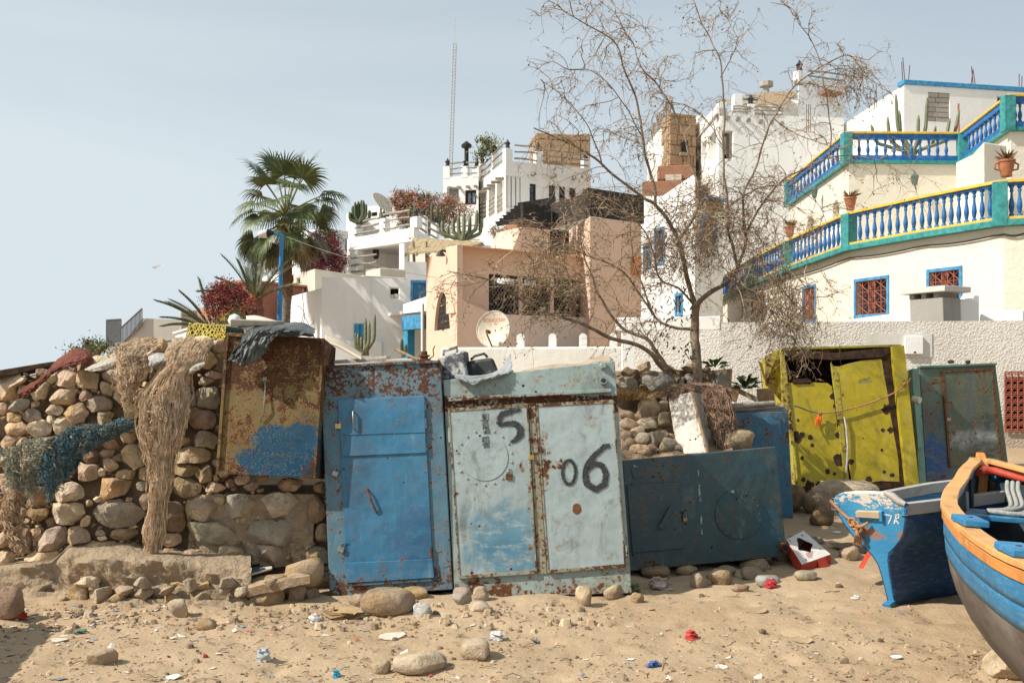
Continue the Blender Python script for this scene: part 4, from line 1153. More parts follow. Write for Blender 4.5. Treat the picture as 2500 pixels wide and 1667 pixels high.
# satellite dishes
def dish(name,c,R,aim,label,lettering=None,leg=True):
    root=empty(name,c-V((0,0,R)),label,'satellite dish')
    ax=V(aim).normalized();sx=V((0,0,1)).cross(ax).normalized();sy=ax.cross(sx)
    rows=[]
    for i in range(9):
        r=R*i/8;rows.append([c+(sx*math.cos(a)+sy*math.sin(a))*r+ax*(-.32*R*(1-(i/8)**2)) for a in [k/32*2*math.pi for k in range(32)]])
    m=MB();m.grid(rows,True)
    t=NT('dish_paint');cc=t.mix(t.rng(t.noise(7,6,.65),.45,.75),(0.66,.60,.48),(0.52,.42,.28))
    z=t.xyz(2);st=t.noise(16,4,.6,t.mapv((3,3,.3)));cc=t.mix(t.mth('MULTIPLY',t.mth('MULTIPLY',t.rng(z,R*1.0,.1),t.rng(st,.45,.7)),.8),cc,(0.36,.17,.06))
    t.set('Base Color',cc).set('Roughness',.55)
    d=m.build('reflector',t.m,root,smooth=180,solid=.015)
    m=MB();m.tube([c+(sx*math.cos(a)+sy*math.sin(a))*R for a in [k/32*2*math.pi for k in range(33)]],.014,5,False);m.build('rim',plain('dish_rim',(0.55,.5,.42),.6),root,smooth=60)
    m=MB();f=c+ax*R*.75-sy*R*.25;m.tube([c-sy*R*.98,f-sy*.05],.018,5);m.tube([f,f-ax*.12],.04,8);m.build('feed_arm',M_RUSTP,root)
    if leg:
        m=MB();m.tube([c-ax*R*.4,c-ax*R*.5-V((0,0,R*2.6))],.05,8);m.build('mast_pole',M_STEEL,root)
    if lettering:
        cu=bpy.data.curves.new('lettering','FONT');cu.body=lettering;cu.align_x='CENTER';cu.size=R*.27;cu.extrude=.001
        ob=bpy.data.objects.new('lettering',cu);sc.collection.objects.link(ob)
        dg=bpy.context.evaluated_depsgraph_get();me=bpy.data.meshes.new_from_object(ob.evaluated_get(dg));bpy.data.objects.remove(ob)
        Mx=Matrix((sx,sy,ax)).transposed().to_4x4()
        for v in me.vertices:
            q=v.co;r2=(q.x**2+(q.y+.42*R)**2)/R**2
            w_=sx*q.x+sy*(q.y+.42*R)+ax*(-.32*R*(1-r2)+.012+q.z)
            v.co=(c+w_)-(c-V((0,0,R)))
        ob=bpy.data.objects.new('lettering',me);sc.collection.objects.link(ob);ob.parent=root
        me.materials.clear();me.materials.append(plain('red_lettering',(0.62,.22,.17),.7,bump=0))
dish('satellite_dish',P(1204,803,21.3),.39,(-.42,-.9,.12),'cream satellite dish with red lettering in front of peach house','ECHOSTAR')
dish('satellite_dish',P(938,496,44),.62,(.55,-.35,.55),'white satellite dish tilted skyward on the terrace house roof')
# ================================================================ dry stone wall on the left
SC={'t': (0.41,0.305,0.195),'g': (0.35,0.285,0.205),'o': (0.40,0.285,0.18),'d': (0.25,0.175,0.11),'p': (0.50,0.395,0.27),'r': (0.37,0.25,0.175),'c': (0.25,0.22,0.175),'y': (0.39,0.295,0.19)}
srnd=random.Random(11)
def stone_geo(outline,depth,seed,nr=(1.0,),chips=5,back=.45,rough=1.0):
    """outline: closed list of (x, z) round the origin; returns an MB bulging towards -y"""
    r=random.Random(seed);n=len(outline)
    R=sum(math.hypot(*p) for p in outline)/n
    prof=[(.6,back),(.88,back*.75),(.985,back*.3),(1.0,0),(.99,-.42),(.965,-.70),(.91,-.85),(.79,-.93),(.56,-.975),(.28,-.995)]
    planes=[]
    for _ in range(chips):
        a=r.uniform(0,6.28);tl=r.uniform(.15,1.0);nrm=V((math.cos(a)*tl,-1*r.uniform(.2,1),math.sin(a)*tl)).normalized()
        planes.append((nrm,r.uniform(.55,.86)))
    so=r.uniform(0,100)
    def shape(x,y,z):
        q=V((x/R,y/depth,z/R))
        for nrm,o in planes:
            d=q.dot(nrm)-o
            if d>0: q=q-nrm*d*.98
        p=V((q.x*R,q.y*depth,q.z*R))
        f=2.2/R
        dn=noise.fractal(V((p.x*f+so,p.y*f,p.z*f)),.9,2.1,4)
        fine=noise.noise(V((p.x*f*4+so,p.y*f*4,p.z*f*4)))
        nv=V((x/R,y/depth*1.2,z/R))
        if nv.length>1e-6: nv.normalize()
        p+=nv*(dn*.07+fine*.026)*R*rough
        return p
    rows=[[shape(x*s,y*depth,z*s) for x,z in outline] for s,y in prof]
    m=MB();m.grid(rows,True)
    c=len(m.v);m.v.append(tuple(shape(0,-depth,0)));b=(len(prof)-1)*n
    for k in range(n): m.f.append([b+k,b+(k+1)%n,c]);m.mi.append(0)
    m.f.append(list(range(n-1,-1,-1)));m.mi.append(0)
    return m
def super_r(w,h,rot,th,p=3.4):
    a=th-rot;return 1.0/((abs(math.cos(a))/(w/2))**p+(abs(math.sin(a))/(h/2))**p)**(1/p)
def pack(stones,gap,nd=44,grow=1.30,p=3.4,kinds=None):
    """stones: (cx, cy, w, h, rot) in px, y down; each outline grows until it meets its neighbours (generalised Voronoi cells)"""
    S=np.array([q[:5] for q in stones],float);out=[]
    for i,(cx,cy,w,h,rot) in enumerate(stones):
        th=np.arange(nd)*2*np.pi/nd
        near=[j for j in range(len(S)) if j!=i and math.hypot(S[j,0]-cx,S[j,1]-cy)<(max(w,h)+max(S[j,2],S[j,3]))*.8]
        base=np.array([super_r(w,h,rot,t,7.0 if kinds and kinds[i]=='c' else p) for t in th])
        # angular stones: a few straight cuts across the outline
        cut=np.full(nd,9e9)
        for _ in range(srnd.choice((5,6,7,8))):
            a=srnd.uniform(0,6.28);lim=super_r(w,h,rot,a,p)*srnd.uniform(.84,1.02);c=np.cos(th-a)
            cut=np.where(c>.08,np.minimum(cut,lim/np.maximum(c,.08)),cut)
        ks=np.linspace(.25,grow,40)
        r=np.full(nd,0.0);alive=np.ones(nd,bool)
        for k in ks:
            rr=base*k;X=cx+rr*np.cos(th);Yy=cy-rr*np.sin(th);ok=alive.copy()
            for j in near:
                dx,dy=X-S[j,0],-(Yy-S[j,1]);c_,s_=math.cos(S[j,4]),math.sin(S[j,4])
                u=np.abs(dx*c_+dy*s_)/(S[j,2]/2);v=np.abs(-dx*s_+dy*c_)/(S[j,3]/2)
                ok &= ~((u**p+v**p)**(1/p)<k)
            alive &= ok;r=np.where(alive,rr,r)
        r=np.where(r==0,base*.25,r)
        r=np.maximum(np.minimum(r-gap,cut*1.04),2.0)
        r=(np.roll(r,1)+4.5*r+np.roll(r,-1))/6.5
        out.append([(r[k]*math.cos(th[k]),r[k]*math.sin(th[k])) for k in range(nd)])
    return out
WALL=[(55,385,125,135,0,'t'),(105,395,72,72,0,'r'),(190,393,104,92,0,'p'),(245,335,62,58,.3,'p'),(317,347,104,84,0,'p'),(420,350,118,96,-.15,'o'),(305,430,146,84,.1,'t'),(405,425,118,52,.1,'y'),
(540,325,94,84,-.3,'g'),(510,390,92,68,-.3,'t'),(475,462,142,86,-.05,'g'),(570,425,62,92,0,'p'),(668,425,104,74,0,'t'),(480,272,134,76,.2,'p'),(600,335,70,90,0,'t'),
(15,485,54,64,0,'t'),(85,470,106,62,0,'g'),(150,515,98,66,0,'c'),(60,525,88,50,0,'o'),(255,488,148,54,-.05,'p'),(250,537,58,42,0,'g'),(165,468,50,30,.2,'t'),(365,515,116,92,.55,'t'),(495,525,184,60,.2,'y'),(637,497,118,76,.1,'t'),
(70,583,132,72,0,'o'),(195,580,114,84,.2,'p'),(300,567,94,92,0,'p'),(40,640,94,72,0,'t'),(110,648,92,50,.2,'t'),(30,730,96,106,0,'g'),(30,830,80,60,0,'t'),(215,665,130,86,0,'t'),(228,750,82,96,0,'g'),(345,640,110,70,0,'g'),(320,720,90,80,0,'t'),
(140,760,80,90,0,'t'),(420,655,110,60,.2,'t'),(430,720,90,60,0,'d'),(612,622,114,60,0,'o'),(625,580,86,36,0,'g'),(530,660,84,52,0,'o'),(515,697,80,48,.1,'r'),(525,755,104,62,-.1,'p'),(645,715,138,126,0,'t'),(565,722,40,62,.2,'g'),(490,786,32,48,0,'p'),
(415,790,132,92,-.1,'o'),(605,800,122,56,-.1,'t'),(335,882,150,102,0,'p'),(530,864,284,106,.05,'o'),(692,790,62,74,0,'t'),(680,855,62,44,0,'g'),(470,917,62,38,.2,'p'),(612,919,52,26,.1,'t'),(425,937,38,32,0,'t'),
(35,872,74,86,0,'p'),(120,880,80,90,0,'d'),(185,908,98,102,.1,'o'),(240,900,40,50,0,'t'),(328,985,164,112,.1,'p'),(565,987,262,142,-.02,'c'),(407,1021,52,56,0,'t'),(380,1092,118,86,.1,'o'),(480,1079,84,32,.05,'p'),(482,1104,84,28,0,'p'),
(597,1086,144,62,.02,'d'),(253,1112,176,118,.1,'g'),(172,1082,62,50,.3,'t'),(100,1120,100,130,0,'d'),(30,1000,80,100,0,'d'),(25,1110,70,90,0,'t'),(197,1216,246,112,.06,'p'),(470,1186,302,136,-.04,'o'),(330,1246,42,36,.3,'t'),(24,1215,92,112,0,'t'),(62,1279,28,24,0,'t'),(640,1180,60,110,0,'d'),
(175,985,110,70,.1,'d'),(640,1235,120,60,0,'d'),(705,930,70,90,0,'d'),(715,1080,70,120,0,'d'),(715,1190,60,90,0,'d'),(735,700,90,120,0,'d'),(745,550,90,130,0,'t'),(735,430,80,90,0,'g'),(770,340,90,80,0,'g'),(850,330,100,80,0,'t'),(830,430,80,80,0,'t'),(840,560,90,100,0,'d'),(800,850,70,90,0,'d'),
(985,250,94,92,0,'p'),(1042,188,74,64,0,'o'),(970,158,96,50,.15,'p'),(985,356,112,50,.05,'g'),(1012,327,94,42,-.4,'p'),(905,392,52,34,0,'g'),(995,438,122,132,.1,'g'),(905,447,84,64,0,'g'),(905,355,44,46,0,'t'),(965,529,138,112,-.1,'r'),(972,631,142,92,-.05,'g'),(888,642,52,44,0,'t'),(915,702,194,86,.1,'t'),
(892,777,128,66,.05,'d'),(985,793,62,98,0,'d'),(886,862,154,98,.02,'d'),(830,1002,118,152,0,'d'),(980,960,168,132,-.1,'y'),(1042,917,74,52,-.5,'g'),(1030,860,124,52,0,'o'),(1005,888,44,26,.2,'y'),(1035,818,28,42,.2,'t'),(1100,842,46,42,.3,'d'),(1165,828,78,46,.05,'p'),(1200,858,154,40,.15,'g'),(1250,820,60,44,0,'d'),(1245,875,54,18,.1,'y'),(1385,850,210,66,0,'t'),
(1135,947,128,112,.0,'c'),(1345,942,296,118,0,'g'),(1510,960,86,172,.1,'d'),(1542,1085,72,112,0,'d'),(820,1112,114,66,.1,'t'),(800,1187,104,76,0,'o'),(920,1192,114,74,0,'o'),(1085,1182,214,84,0,'y'),(1280,1168,184,90,0,'g'),(1312,1088,332,136,0,'c'),(1010,1080,262,116,0,'c'),(1520,1190,100,90,0,'d'),(1530,860,60,60,0,'d'),(700,250,90,90,0,'g'),(830,230,90,70,0,'t'),(640,240,80,70,0,'p'),(900,200,80,70,0,'p'),(770,190,90,60,0,'t'),(690,180,80,50,0,'t'),(560,250,70,60,0,'p'),(745,265,90,90,.3,'p')]
frnd=random.Random(3)
YW=7.80
def in_wall(x,y):
    top=interp(x,[(0,330),(250,300),(400,240),(600,190),(800,165),(1060,160),(1070,800),(1568,800)])
    return top<y<interp(x,[(0,1290),(300,1290),(640,1270),(800,1225),(1500,1225),(1568,1300)])
fill=[]
allst=[s[:5] for s in WALL]
for _ in range(5200):
    x,y=frnd.uniform(-10,1568),frnd.uniform(160,1300)
    if not in_wall(x,y): continue
    d=1e9
    for (cx,cy,w,h,rot) in allst:
        q=math.hypot(x-cx,y-cy);th=math.atan2(-(y-cy),x-cx);d=min(d,q-super_r(w,h,rot,th))
        if d<5: break
    if d<6: continue
    r=min(d*1.05,30);s=(x,y,r*2*frnd.uniform(1,1.35),r*2*frnd.uniform(.75,1),frnd.uniform(-.3,.3));fill.append((*s,frnd.choice('tgdpo')));allst.append(s)
ofr=random.Random(6);off_=[]                      # the wall runs on past the left picture edge
for yy in range(390,1300,78):
    x=-20-ofr.uniform(0,40)
    while x>-420: w_=ofr.uniform(70,150);off_.append((x-w_/2,yy+ofr.uniform(-8,8),w_,80*ofr.uniform(.85,1.15),ofr.uniform(-.1,.1),ofr.choice('tgpod')));x -= w_
N0=len(WALL)+len(fill)
FULL=WALL+fill+off_
outl=pack([s[:5] for s in FULL],1.1,kinds=[s[5] for s in FULL])
K=YW/F/1.96
def wall_y(py): return YW+.16*(1-smooth(850,1420,py))-.05
wall=empty('dry_stone_wall',P(*z1(520,1290),YW),'tall dry stone wall of tan and ochre boulders on the left','wall')
def shift_x(s):   # where the metal box sits the wall stays behind it
    return 0.0
keep_=set(sorted(range(N0),key=lambda i:-FULL[i][2]*FULL[i][3])[:298]);chink=MB()
for i,(s,o) in enumerate(zip(FULL,outl)):
    px,py=z1(s[0],s[1]);c=P(px,py,wall_y(py));big=max(s[2],s[3])
    kk=c.y/F/1.96
    outline=[(a*kk,b*kk) for a,b in o]
    R=sum(math.hypot(*p) for p in outline)/len(outline)
    dep=min(.20,max(.045,R*.95))
    flat=s[5]=='c'
    m=stone_geo(outline,dep*(.6 if flat else 1),i,chips=srnd.choice((5,7,8,10)) if i<len(WALL) else 4,rough=.5 if flat else 1)
    m.v=[(x+c.x,y+c.y+srnd.uniform(-.03,.03)*0+(0 if i<len(WALL) else .05),z+c.z) for x,y,z in m.v]
    if i not in keep_: chink.add(m.v,m.f);continue
    col=SC[s[5]];k=srnd.uniform(1.15,1.7);col=tuple(min(1,x*k*srnd.uniform(.95,1.05)) for x in col)
    m.build('stone',M_STONE,wall,smooth=20,origin=c,color=col)
chink.build('chinking_stones',M_STONE,wall,smooth=20,color=mul(SC['t'],1.1))['kind']='stuff'
# earth core behind the face and the top of the wall running back
m=MB();n=40;rows=[]
for i in range(n+1):
    x=lerp(-440,1568,i/n);top=interp(x,[(-440,345),(0,345),(250,315),(400,265),(600,215),(800,195),(1040,190),(1064,300),(1072,850),(1568,850)])
    a=P(*z1(x,1480),YW+.06);b=P(*z1(x,top),YW+.20);rows.append([a,lerp(a,b,.5),b,b+V((0,.8,-.06)),b+V((0,1.6,-.9))])
m.grid(rows);m.build('earth_core',M_EARTH,wall,smooth=60)
# old mortar between the stones under the metal box
m=MB();rows=[]
for i in range(46):
    x=lerp(900,1500,i/45);row=[]
    for j in range(26):
        y=lerp(895,1240,j/25);p=P(*z1(x,y),YW+.0);row.append(p+V((0,noise.fractal(p*8,.7,2,5)*.05,0)))
    rows.append(row)
m.grid(rows);m.build('old_mortar',M_MORTAR,wall,smooth=50)
# rubble ledge at the foot
ledge=empty('rubble_ledge',P(*z1(760,1450),7.4),'crumbling mortar and rubble step at the foot of the stone wall','ledge')
m=MB();rows=[]
nx=190
for i in range(nx+1):
    x=lerp(-420,1200,i/nx)
    zt_=interp(x,[(-40,.20),(250,.22),(330,.33),(560,.34),(800,.30),(1000,.27),(1200,.25)])
    yf=interp(x,[(-40,7.62),(250,7.6),(330,7.47),(700,7.36),(1200,7.32)])
    px=z1(x,0)[0];prof=[(YW+.25,zt_+.02),(YW+.05,zt_+.012),(lerp(YW,yf,.3),zt_+.008),(lerp(YW,yf,.6),zt_+.005),(yf+.08,zt_),(yf+.03,zt_-.006),(yf+.005,zt_-.02),*[(yf+.015*k/11,zt_-.02-(zt_+.0)*k/11) for k in range(1,11)],(yf-.05,.02),(yf-.14,-.04)]
    row=[]
    for (yy,zz) in prof:
        p=V(((px-CX)/F*yy,yy,zz));d=noise.fractal(V((p.x*3.2,p.y*4,p.z*6)),.75,2.1,5)*.045
        if zz<zt_-.005: p+=V((0,-d*1.4,d*.4))
        else: p.z+=d*.45
        row.append(p)
    rows.append(row)
m.grid(rows);m.build('mortar_mass',M_MORTAR,ledge,smooth=50)
LST=[(855,1455,118,86,.1,'p'),(1000,1432,136,48,-.05,'o'),(965,1386,116,50,-.05,'o'),(828,1392,136,42,.02,'o'),(742,1440,88,64,.3,'d'),(1140,1432,136,102,0,'o'),(1275,1405,156,116,.1,'o'),(1425,1385,94,104,.1,'y'),(640,1425,80,50,.1,'t'),(1490,1400,70,90,0,'d'),(560,1405,90,60,0,'t'),(905,1330,90,50,0,'t'),(480,1375,120,80,.1,'p'),(380,1370,90,90,0,'t'),(690,1370,120,50,.1,'t'),(1000,1480,120,60,.2,'t'),(880,1490,130,60,.1,'t')]
for i,(s,o) in enumerate(zip(LST,pack([s[:5] for s in LST],1.5))):
    px,py=z1(s[0],s[1]);Y=interp(s[0],[(300,7.46),(700,7.33),(1200,7.3),(1500,7.48)]);c=P(px,py,Y);kk=Y/F/1.96
    m=stone_geo([(a*kk,b*kk) for a,b in o],min(.13,max(s[2],s[3])*kk*.5),500+i,chips=4)
    m.v=[(x+c.x,y+c.y,z+c.z) for x,y,z in m.v];m.build('stone',M_STONE,ledge,smooth=38,origin=c,color=mul(SC[s[5]],srnd.uniform(.85,1.15)))
# the loose slab bridging the ledge and the boulder at its end
def slab(name,quad,thick,parent,seed,col,rough=.012):
    m=MB();nu,nv=16,8;top=[];bot=[]
    for j in range(nv+1):
        r1_,r2_=[],[]
        for i in range(nu+1):
            p=lerp(lerp(quad[0],quad[1],i/nu),lerp(quad[3],quad[2],i/nu),j/nv)
            ed=min(i,nu-i,j*2,(nv-j)*2) ;inset=0 if ed else .012
            d=noise.fractal(p*11+V((seed,0,0)),.9,2,4)*rough;e_=noise.noise(p*7+V((0,seed,0)))*.02*(1 if ed==0 else 0)
            r1_.append(p+V((e_,e_,d-inset)));r2_.append(p+V((e_,e_+.01,d*.5-thick*(1+noise.noise(p*5)*.2))))
        top.append(r1_);bot.append(r2_)
    m.grid(top);m.grid(bot)
    for a,b in ((top[0],bot[0]),(top[-1],bot[-1]),([r[0] for r in top],[r[0] for r in bot]),([r[-1] for r in top],[r[-1] for r in bot])): m.grid([a,b])
    return m.build(name,M_STONE,parent,smooth=40,merge=.0005,color=col)
slab('slab',[P(*z1(1195,1335),7.26),P(*z1(1482,1272),7.2),P(*z1(1470,1258),7.62),P(*z1(1010,1300),7.72)],.075,ledge,5,SC['t'])
def boulder(name,c,dims,seed,col,parent=None,chips=5,rough=1.0,rot=0.0,label=None,cat='stone',group=None,rz=0.0):
    """free standing stone: full closed body; c is the centre of its foot"""
    r=random.Random(seed);m=MB();n=22;rows=[];R=max(dims)/2;so=r.uniform(0,99)
    planes=[(V((r.gauss(0,1),r.gauss(0,1),r.gauss(0,.8))).normalized(),r.uniform(.62,.9)) for _ in range(chips)]
    Rz=Matrix.Rotation(rz,3,'Z') @ Matrix.Rotation(rot,3,'Y')
    for i in range(1,14):
        ph=math.pi*i/14;row=[]
        for k in range(n):
            a=2*math.pi*k/n;q=V((math.sin(ph)*math.cos(a),math.sin(ph)*math.sin(a),-math.cos(ph)))
            q=V([math.copysign(abs(t_)**.8,t_) for t_ in q])
            for nn,o in planes:
                d=q.dot(nn)-o
                if d>0: q=q-nn*d*.9
            d=noise.fractal(q*1.5+V((so,0,0)),.9,2.1,4)*.10*rough+noise.noise(q*6+V((so,0,0)))*.02*rough
            q=q*(1+d);row.append(Rz @ V((q.x*dims[0]/2,q.y*dims[1]/2,q.z*dims[2]/2)))
        rows.append(row)
    zmin=min(p.z for row in rows for p in row);lift=V((0,0,-zmin-dims[2]*.06))
    rows=[[p+lift+V(c) for p in row] for row in rows]
    m.grid(rows,True);b=len(m.v)
    m.f.append(list(range(n-1,-1,-1)));m.f.append(list(range(b-n,b)));m.mi+=[0,0]
    o=m.build(name,M_STONE,parent,smooth=40,origin=c,color=col)
    if label: tag(o,label,cat,group)
    return o
for i,(xa,xb,ya,yb) in enumerate(((300,545,1288,1280),(560,800,1300,1296),(812,1005,1318,1312))):
    if i<2: continue
    slab('slab',[P(*z1(xa,ya),7.36),P(*z1(xb,yb),7.33),P(*z1(xb,yb-26),7.62),P(*z1(xa+10,ya-26),7.62)],.045,ledge,40+i,mul(SC['t'],1.1),.02)
lr_=random.Random(8);more=[]
for yy,hh,ww in ((1316,44,190),(1358,44,135),(1402,50,120),(1448,48,95)):
    x=315+lr_.uniform(-20,20) if yy<1340 else-20
    while x<1200: w_=ww*lr_.uniform(.6,1.4);more.append((x+w_/2,yy+lr_.uniform(-7,7),w_,hh*lr_.uniform(.8,1.2),lr_.uniform(-.06,.06),lr_.choice('tpogtc')));x+=w_
more=[m_ for m_ in more if yy>0 and all(abs(m_[0]-s[0])>55 or abs(m_[1]-s[1])>34 for s in LST)]
for i,(s,o) in enumerate(zip(more,pack([s[:5] for s in more],1.2,kinds=[s[5] for s in more]))):
    c=P(*z1(s[0],s[1]),interp(s[0],[(250,7.6),(330,7.44),(700,7.34),(1200,7.31)])-.035+.05*noise.noise(V((i*1.7,3,1)))-(s[1]-1345)*.0004);kk=c.y/F/1.96
    m=stone_geo([(a*kk,b*kk) for a,b in o],min(.10,max(s[2],s[3])*kk*.45),640+i,chips=7);m.v=[(x+c.x,y+c.y,z+c.z) for x,y,z in m.v];m.build('stone',M_STONE,ledge,smooth=20,origin=c,color=mul(SC[s[5]],srnd.uniform(.9,1.25)))
boulder('stone',P(*z1(1460,1330),7.55),(.30,.28,.24),31,SC['t'],ledge,2,.6)

# things on and at the wall ---------------------------------------------------------------
m=MB();a,b=P(*z1(-60,310),7.75),P(*z1(232,262),8.0)
m.hexa([a,b,b+V((.0,.3,.02)),a+V((0,.3,.02)),a+V((0,0,-.06)),b+V((0,0,-.035)),b+V((0,.3,-.035)),a+V((0,.3,-.06))])
tag(m.build('timber_plank',plain('dark_timber',(0.11,.075,.05),.9,.4,14,.5,70),bevel=.006,origin=a),'dark weathered timber plank lying on the wall top at far left','plank')

def drape(name,rows_px,nU,nV,mat,fold,seed,solid=.004,label=None,cat='cloth',fine=.006,ff=(3,9),build=True,parent=None):
    """cloth through rows of (x, y, Y) photo points given with a zoom function applied already"""
    curves=[catmull([P(*q) for q in r],8) for r in rows_px]
    def samp(c,t):
        f=t*(len(c)-1);i=min(int(f),len(c)-2);return lerp(c[i],c[i+1],f-i)
    grid=[]
    for i in range(nU+1):
        col=catmull([samp(c,i/nU) for c in curves],max(2,nV // max(1,len(curves)-1)))
        grid.append(col)
    rows=[]
    for i,col in enumerate(grid):
        row=[]
        for j,p in enumerate(col):
            u,v=i/nU,j/(len(col)-1)
            d=noise.fractal(V((u*ff[1]+seed,v*ff[0],seed*1.7)),.7,2,3)*fold*(.35+.65*v)+noise.noise(V((u*40+seed,v*26,2)))*fine
            row.append(p+V((noise.noise(V((v*7,u*3,seed)))*fold*.35,-abs(d)*1.0-.0+d*.3,d*.25)))
        rows.append(row)
    m=MB();m.grid(rows)
    o=m.build(name,mat,parent,smooth=180,recalc=False,solid=solid,origin=rows[0][0] if parent is None else None)
    if label: tag(o,label,cat)
    return o
def cloth_mat(name,col,col2,scale=5,rough=.9,spec=.2):
    t=NT(name);c=t.mix(t.rng(t.noise(scale,6,.65,dist=.6),.4,.65),col,col2);t.set('Base Color',c).set('Roughness',rough).set('Specular IOR Level',spec)
    t.set('Normal',t.bump(t.noise(16,5,.6,dist=.5),.5,.02,t.bump(t.noise(240,2),.25,.003)));return t.m
drape('red_cloth',[[(*z1(120,380),7.75),(*z1(215,320),7.66),(*z1(290,240),7.85),(*z1(380,195),8.0),(*z1(440,215),8.05)],[(*z1(95,415),7.63),(*z1(210,345),7.56),(*z1(300,278),7.68),(*z1(400,240),7.78),(*z1(445,250),7.85)],[(*z1(85,440),7.6),(*z1(170,400),7.56),(*z1(250,320),7.6),(*z1(370,270),7.68),(*z1(430,285),7.75)]],70,24,cloth_mat('maroon_cloth',(0.17,0.055,0.035),(0.10,.035,.025)),.055,3.3,label='crumpled maroon cloth draped over the wall top',ff=(4,16))

# fishing nets -----------------------------------------------------------------------------
def net(name,stations,n,cols,label,seed,rad=.0020,wig=.034,lump=.05,tail=.25,core=True,curtain=None):
    """stations: (xl, xr, y, Y, bulge) down the bundle, zoom-1 pixels; strands wander inside it"""
    r=random.Random(seed);root=empty(name,P(*z1((stations[-1][0]+stations[-1][1])/2,stations[-1][2]),stations[-1][3]),label,'fishing net')
    m_=len(stations)
    def at(u,t,w=0.0):
        if curtain:                                      # hangs straight down from a slack top line
            tp_,bt_=curtain;f=min(max(u,0),1)*(len(tp_)-1);i=min(int(f),len(tp_)-2);k=f-i
            xa,ya=(lerp(tp_[i][q],tp_[i+1][q],k) for q in (0,1));xb,yb=(lerp(bt_[i][q],bt_[i+1][q],k) for q in (0,1))
            p=P(*z1(lerp(xa,xb,t)+(u-min(max(u,0),1))*60,lerp(ya,yb,t)),stations[0][3]);p.y -= .02+.06*math.sin(math.pi*min(1,t+.15))*(1+w)
            return p
        f=t*(m_-1);i=min(int(f),m_-2);k=f-i;a,b=stations[i],stations[i+1]
        xl,xr,y,Y,bl=(lerp(a[q],b[q],k) for q in range(5))
        x=lerp(xl,xr,u);prof=math.sqrt(max(0,1-(2*u-1)**2))
        p=P(*z1(x,y),Y);p.y -= bl*prof*(1+w)
        return p
    if core:
        mb=MB();rows=[]
        for j in range(60):
            t=j/59*.55;row=[]
            for i in range(22):
                u=.22+.56*i/21+.10*noise.noise(V((t*14,seed,i*.1)));p=at(u,t,-.45);q=noise.fractal(V((p.x*14+seed,p.z*7,seed)),.8,2,4)
                fl=noise.noise(V((p.x*45+seed,p.z*5,3)))
                row.append(p+V((0,-q*lump*.9-fl*.03+.025,q*.02)))
            rows.append(row)
        mb.grid(rows)
        t=NT(name+'_mesh');oc=t.mapv((1,1,.32))
        cc=t.mix(t.rng(t.noise(9,5,.6),.38,.62),cols[0],cols[1]);cc=t.mix(t.mth('MULTIPLY',t.rng(t.noise(60,5,.7,oc),.52,.42),.75),cc,mul(cols[0],.25))
        t.set('Base Color',cc).set('Roughness',.95).set('Specular IOR Level',.1);t.set('Normal',t.bump(t.noise(70,5,.7,oc),1.0,.03))
        mb.build('net_bundle',t.m,root,smooth=180,recalc=False,solid=.012)
    per={}
    G=max(10,n // 14)
    for g_ in range(G):                                   # locks of yarn, each of its own length and tone
        u0=r.uniform(-.04,1.04);t0=max(0,r.uniform(-.35,.62));t1=min(1,t0+r.uniform(.18,.75)) if r.random()>tail else 1.0
        if abs(u0-.5)>.3 and t1>.8: t1 -= r.uniform(0,.2)
        dep=r.uniform(-.5,.15);ph=r.uniform(0,99);lr=r.uniform(.006,.022);mi=r.choice((0,0,0,1,1,2))
        ns=max(9,int(26*(t1-t0))+5)
        gp=[]
        for q in range(ns):
            t=lerp(t0,t1,q/(ns-1));u=u0+noise.noise(V((ph,t*5,0)))*(.07 if curtain else .20)
            gp.append(at(min(1.06,max(-.06,u)),t,dep)+V((noise.noise(V((ph,t*18,5)))*wig,noise.noise(V((ph,t*16,9)))*wig-.014,0)))
        if r.random()<.5: gp[-1]+=V((r.uniform(-.02,.02),-.01,-r.uniform(0,.05)))
        for s_ in range(14):
            a=r.uniform(0,6.28);rr=lr*math.sqrt(r.random())*(1+(r.random()<.15)*1.6);p2=r.uniform(0,99);i0=r.randint(0,2);i1=ns-r.randint(0,3);pts=[]
            for q in range(i0,max(i0+4,i1)):
                p=gp[min(q,ns-1)];k=q/ns;sp=1+.8*abs(k-.4)
                pts.append(p+V((math.cos(a+k*3)*rr*sp+noise.noise(V((p2,q*.9,1)))*.011,math.sin(a+k*3)*rr*sp-abs(noise.noise(V((p2,q*.8,4))))*.012,noise.noise(V((p2,q*.7,7)))*.010)))
            per.setdefault(mi,MB()).tube(pts,rad*r.uniform(.6,1.5),3,False)
    for k in range(n // 2):
        u=r.uniform(-.02,1.02);t=r.uniform(0,.95);p=at(u,t,r.uniform(.05,.4));rr=r.uniform(.006,.02);a0=r.uniform(0,6.28);ax=V((r.gauss(0,1),r.gauss(0,.5),r.gauss(0,1))).normalized();sx_=ax.orthogonal().normalized();sy_=ax.cross(sx_)
        per.setdefault(r.choice((0,0,1,2)),MB()).tube([p+V((0,-.012,0))+(sx_*math.cos(a0+q*.9)+sy_*math.sin(a0+q*.9))*rr*(1+.12*q) for q in range(6)],rad*r.uniform(.6,1.3),3,False)
    for mi,mb in per.items():
        o=mb.build('net_strands',plain(name+'_yarn%d_'%mi+str(seed),(cols+(mul(cols[0],.62),))[mi],.95,.35,20,0),root,recalc=False);o['kind']='stuff'
    return root
BEI=((0.60,0.45,0.30),(0.47,0.345,0.225));BLU=((0.075,0.15,0.18),(0.19,0.22,0.20));GRN=((0.30,0.31,0.24),(0.44,.37,.25))
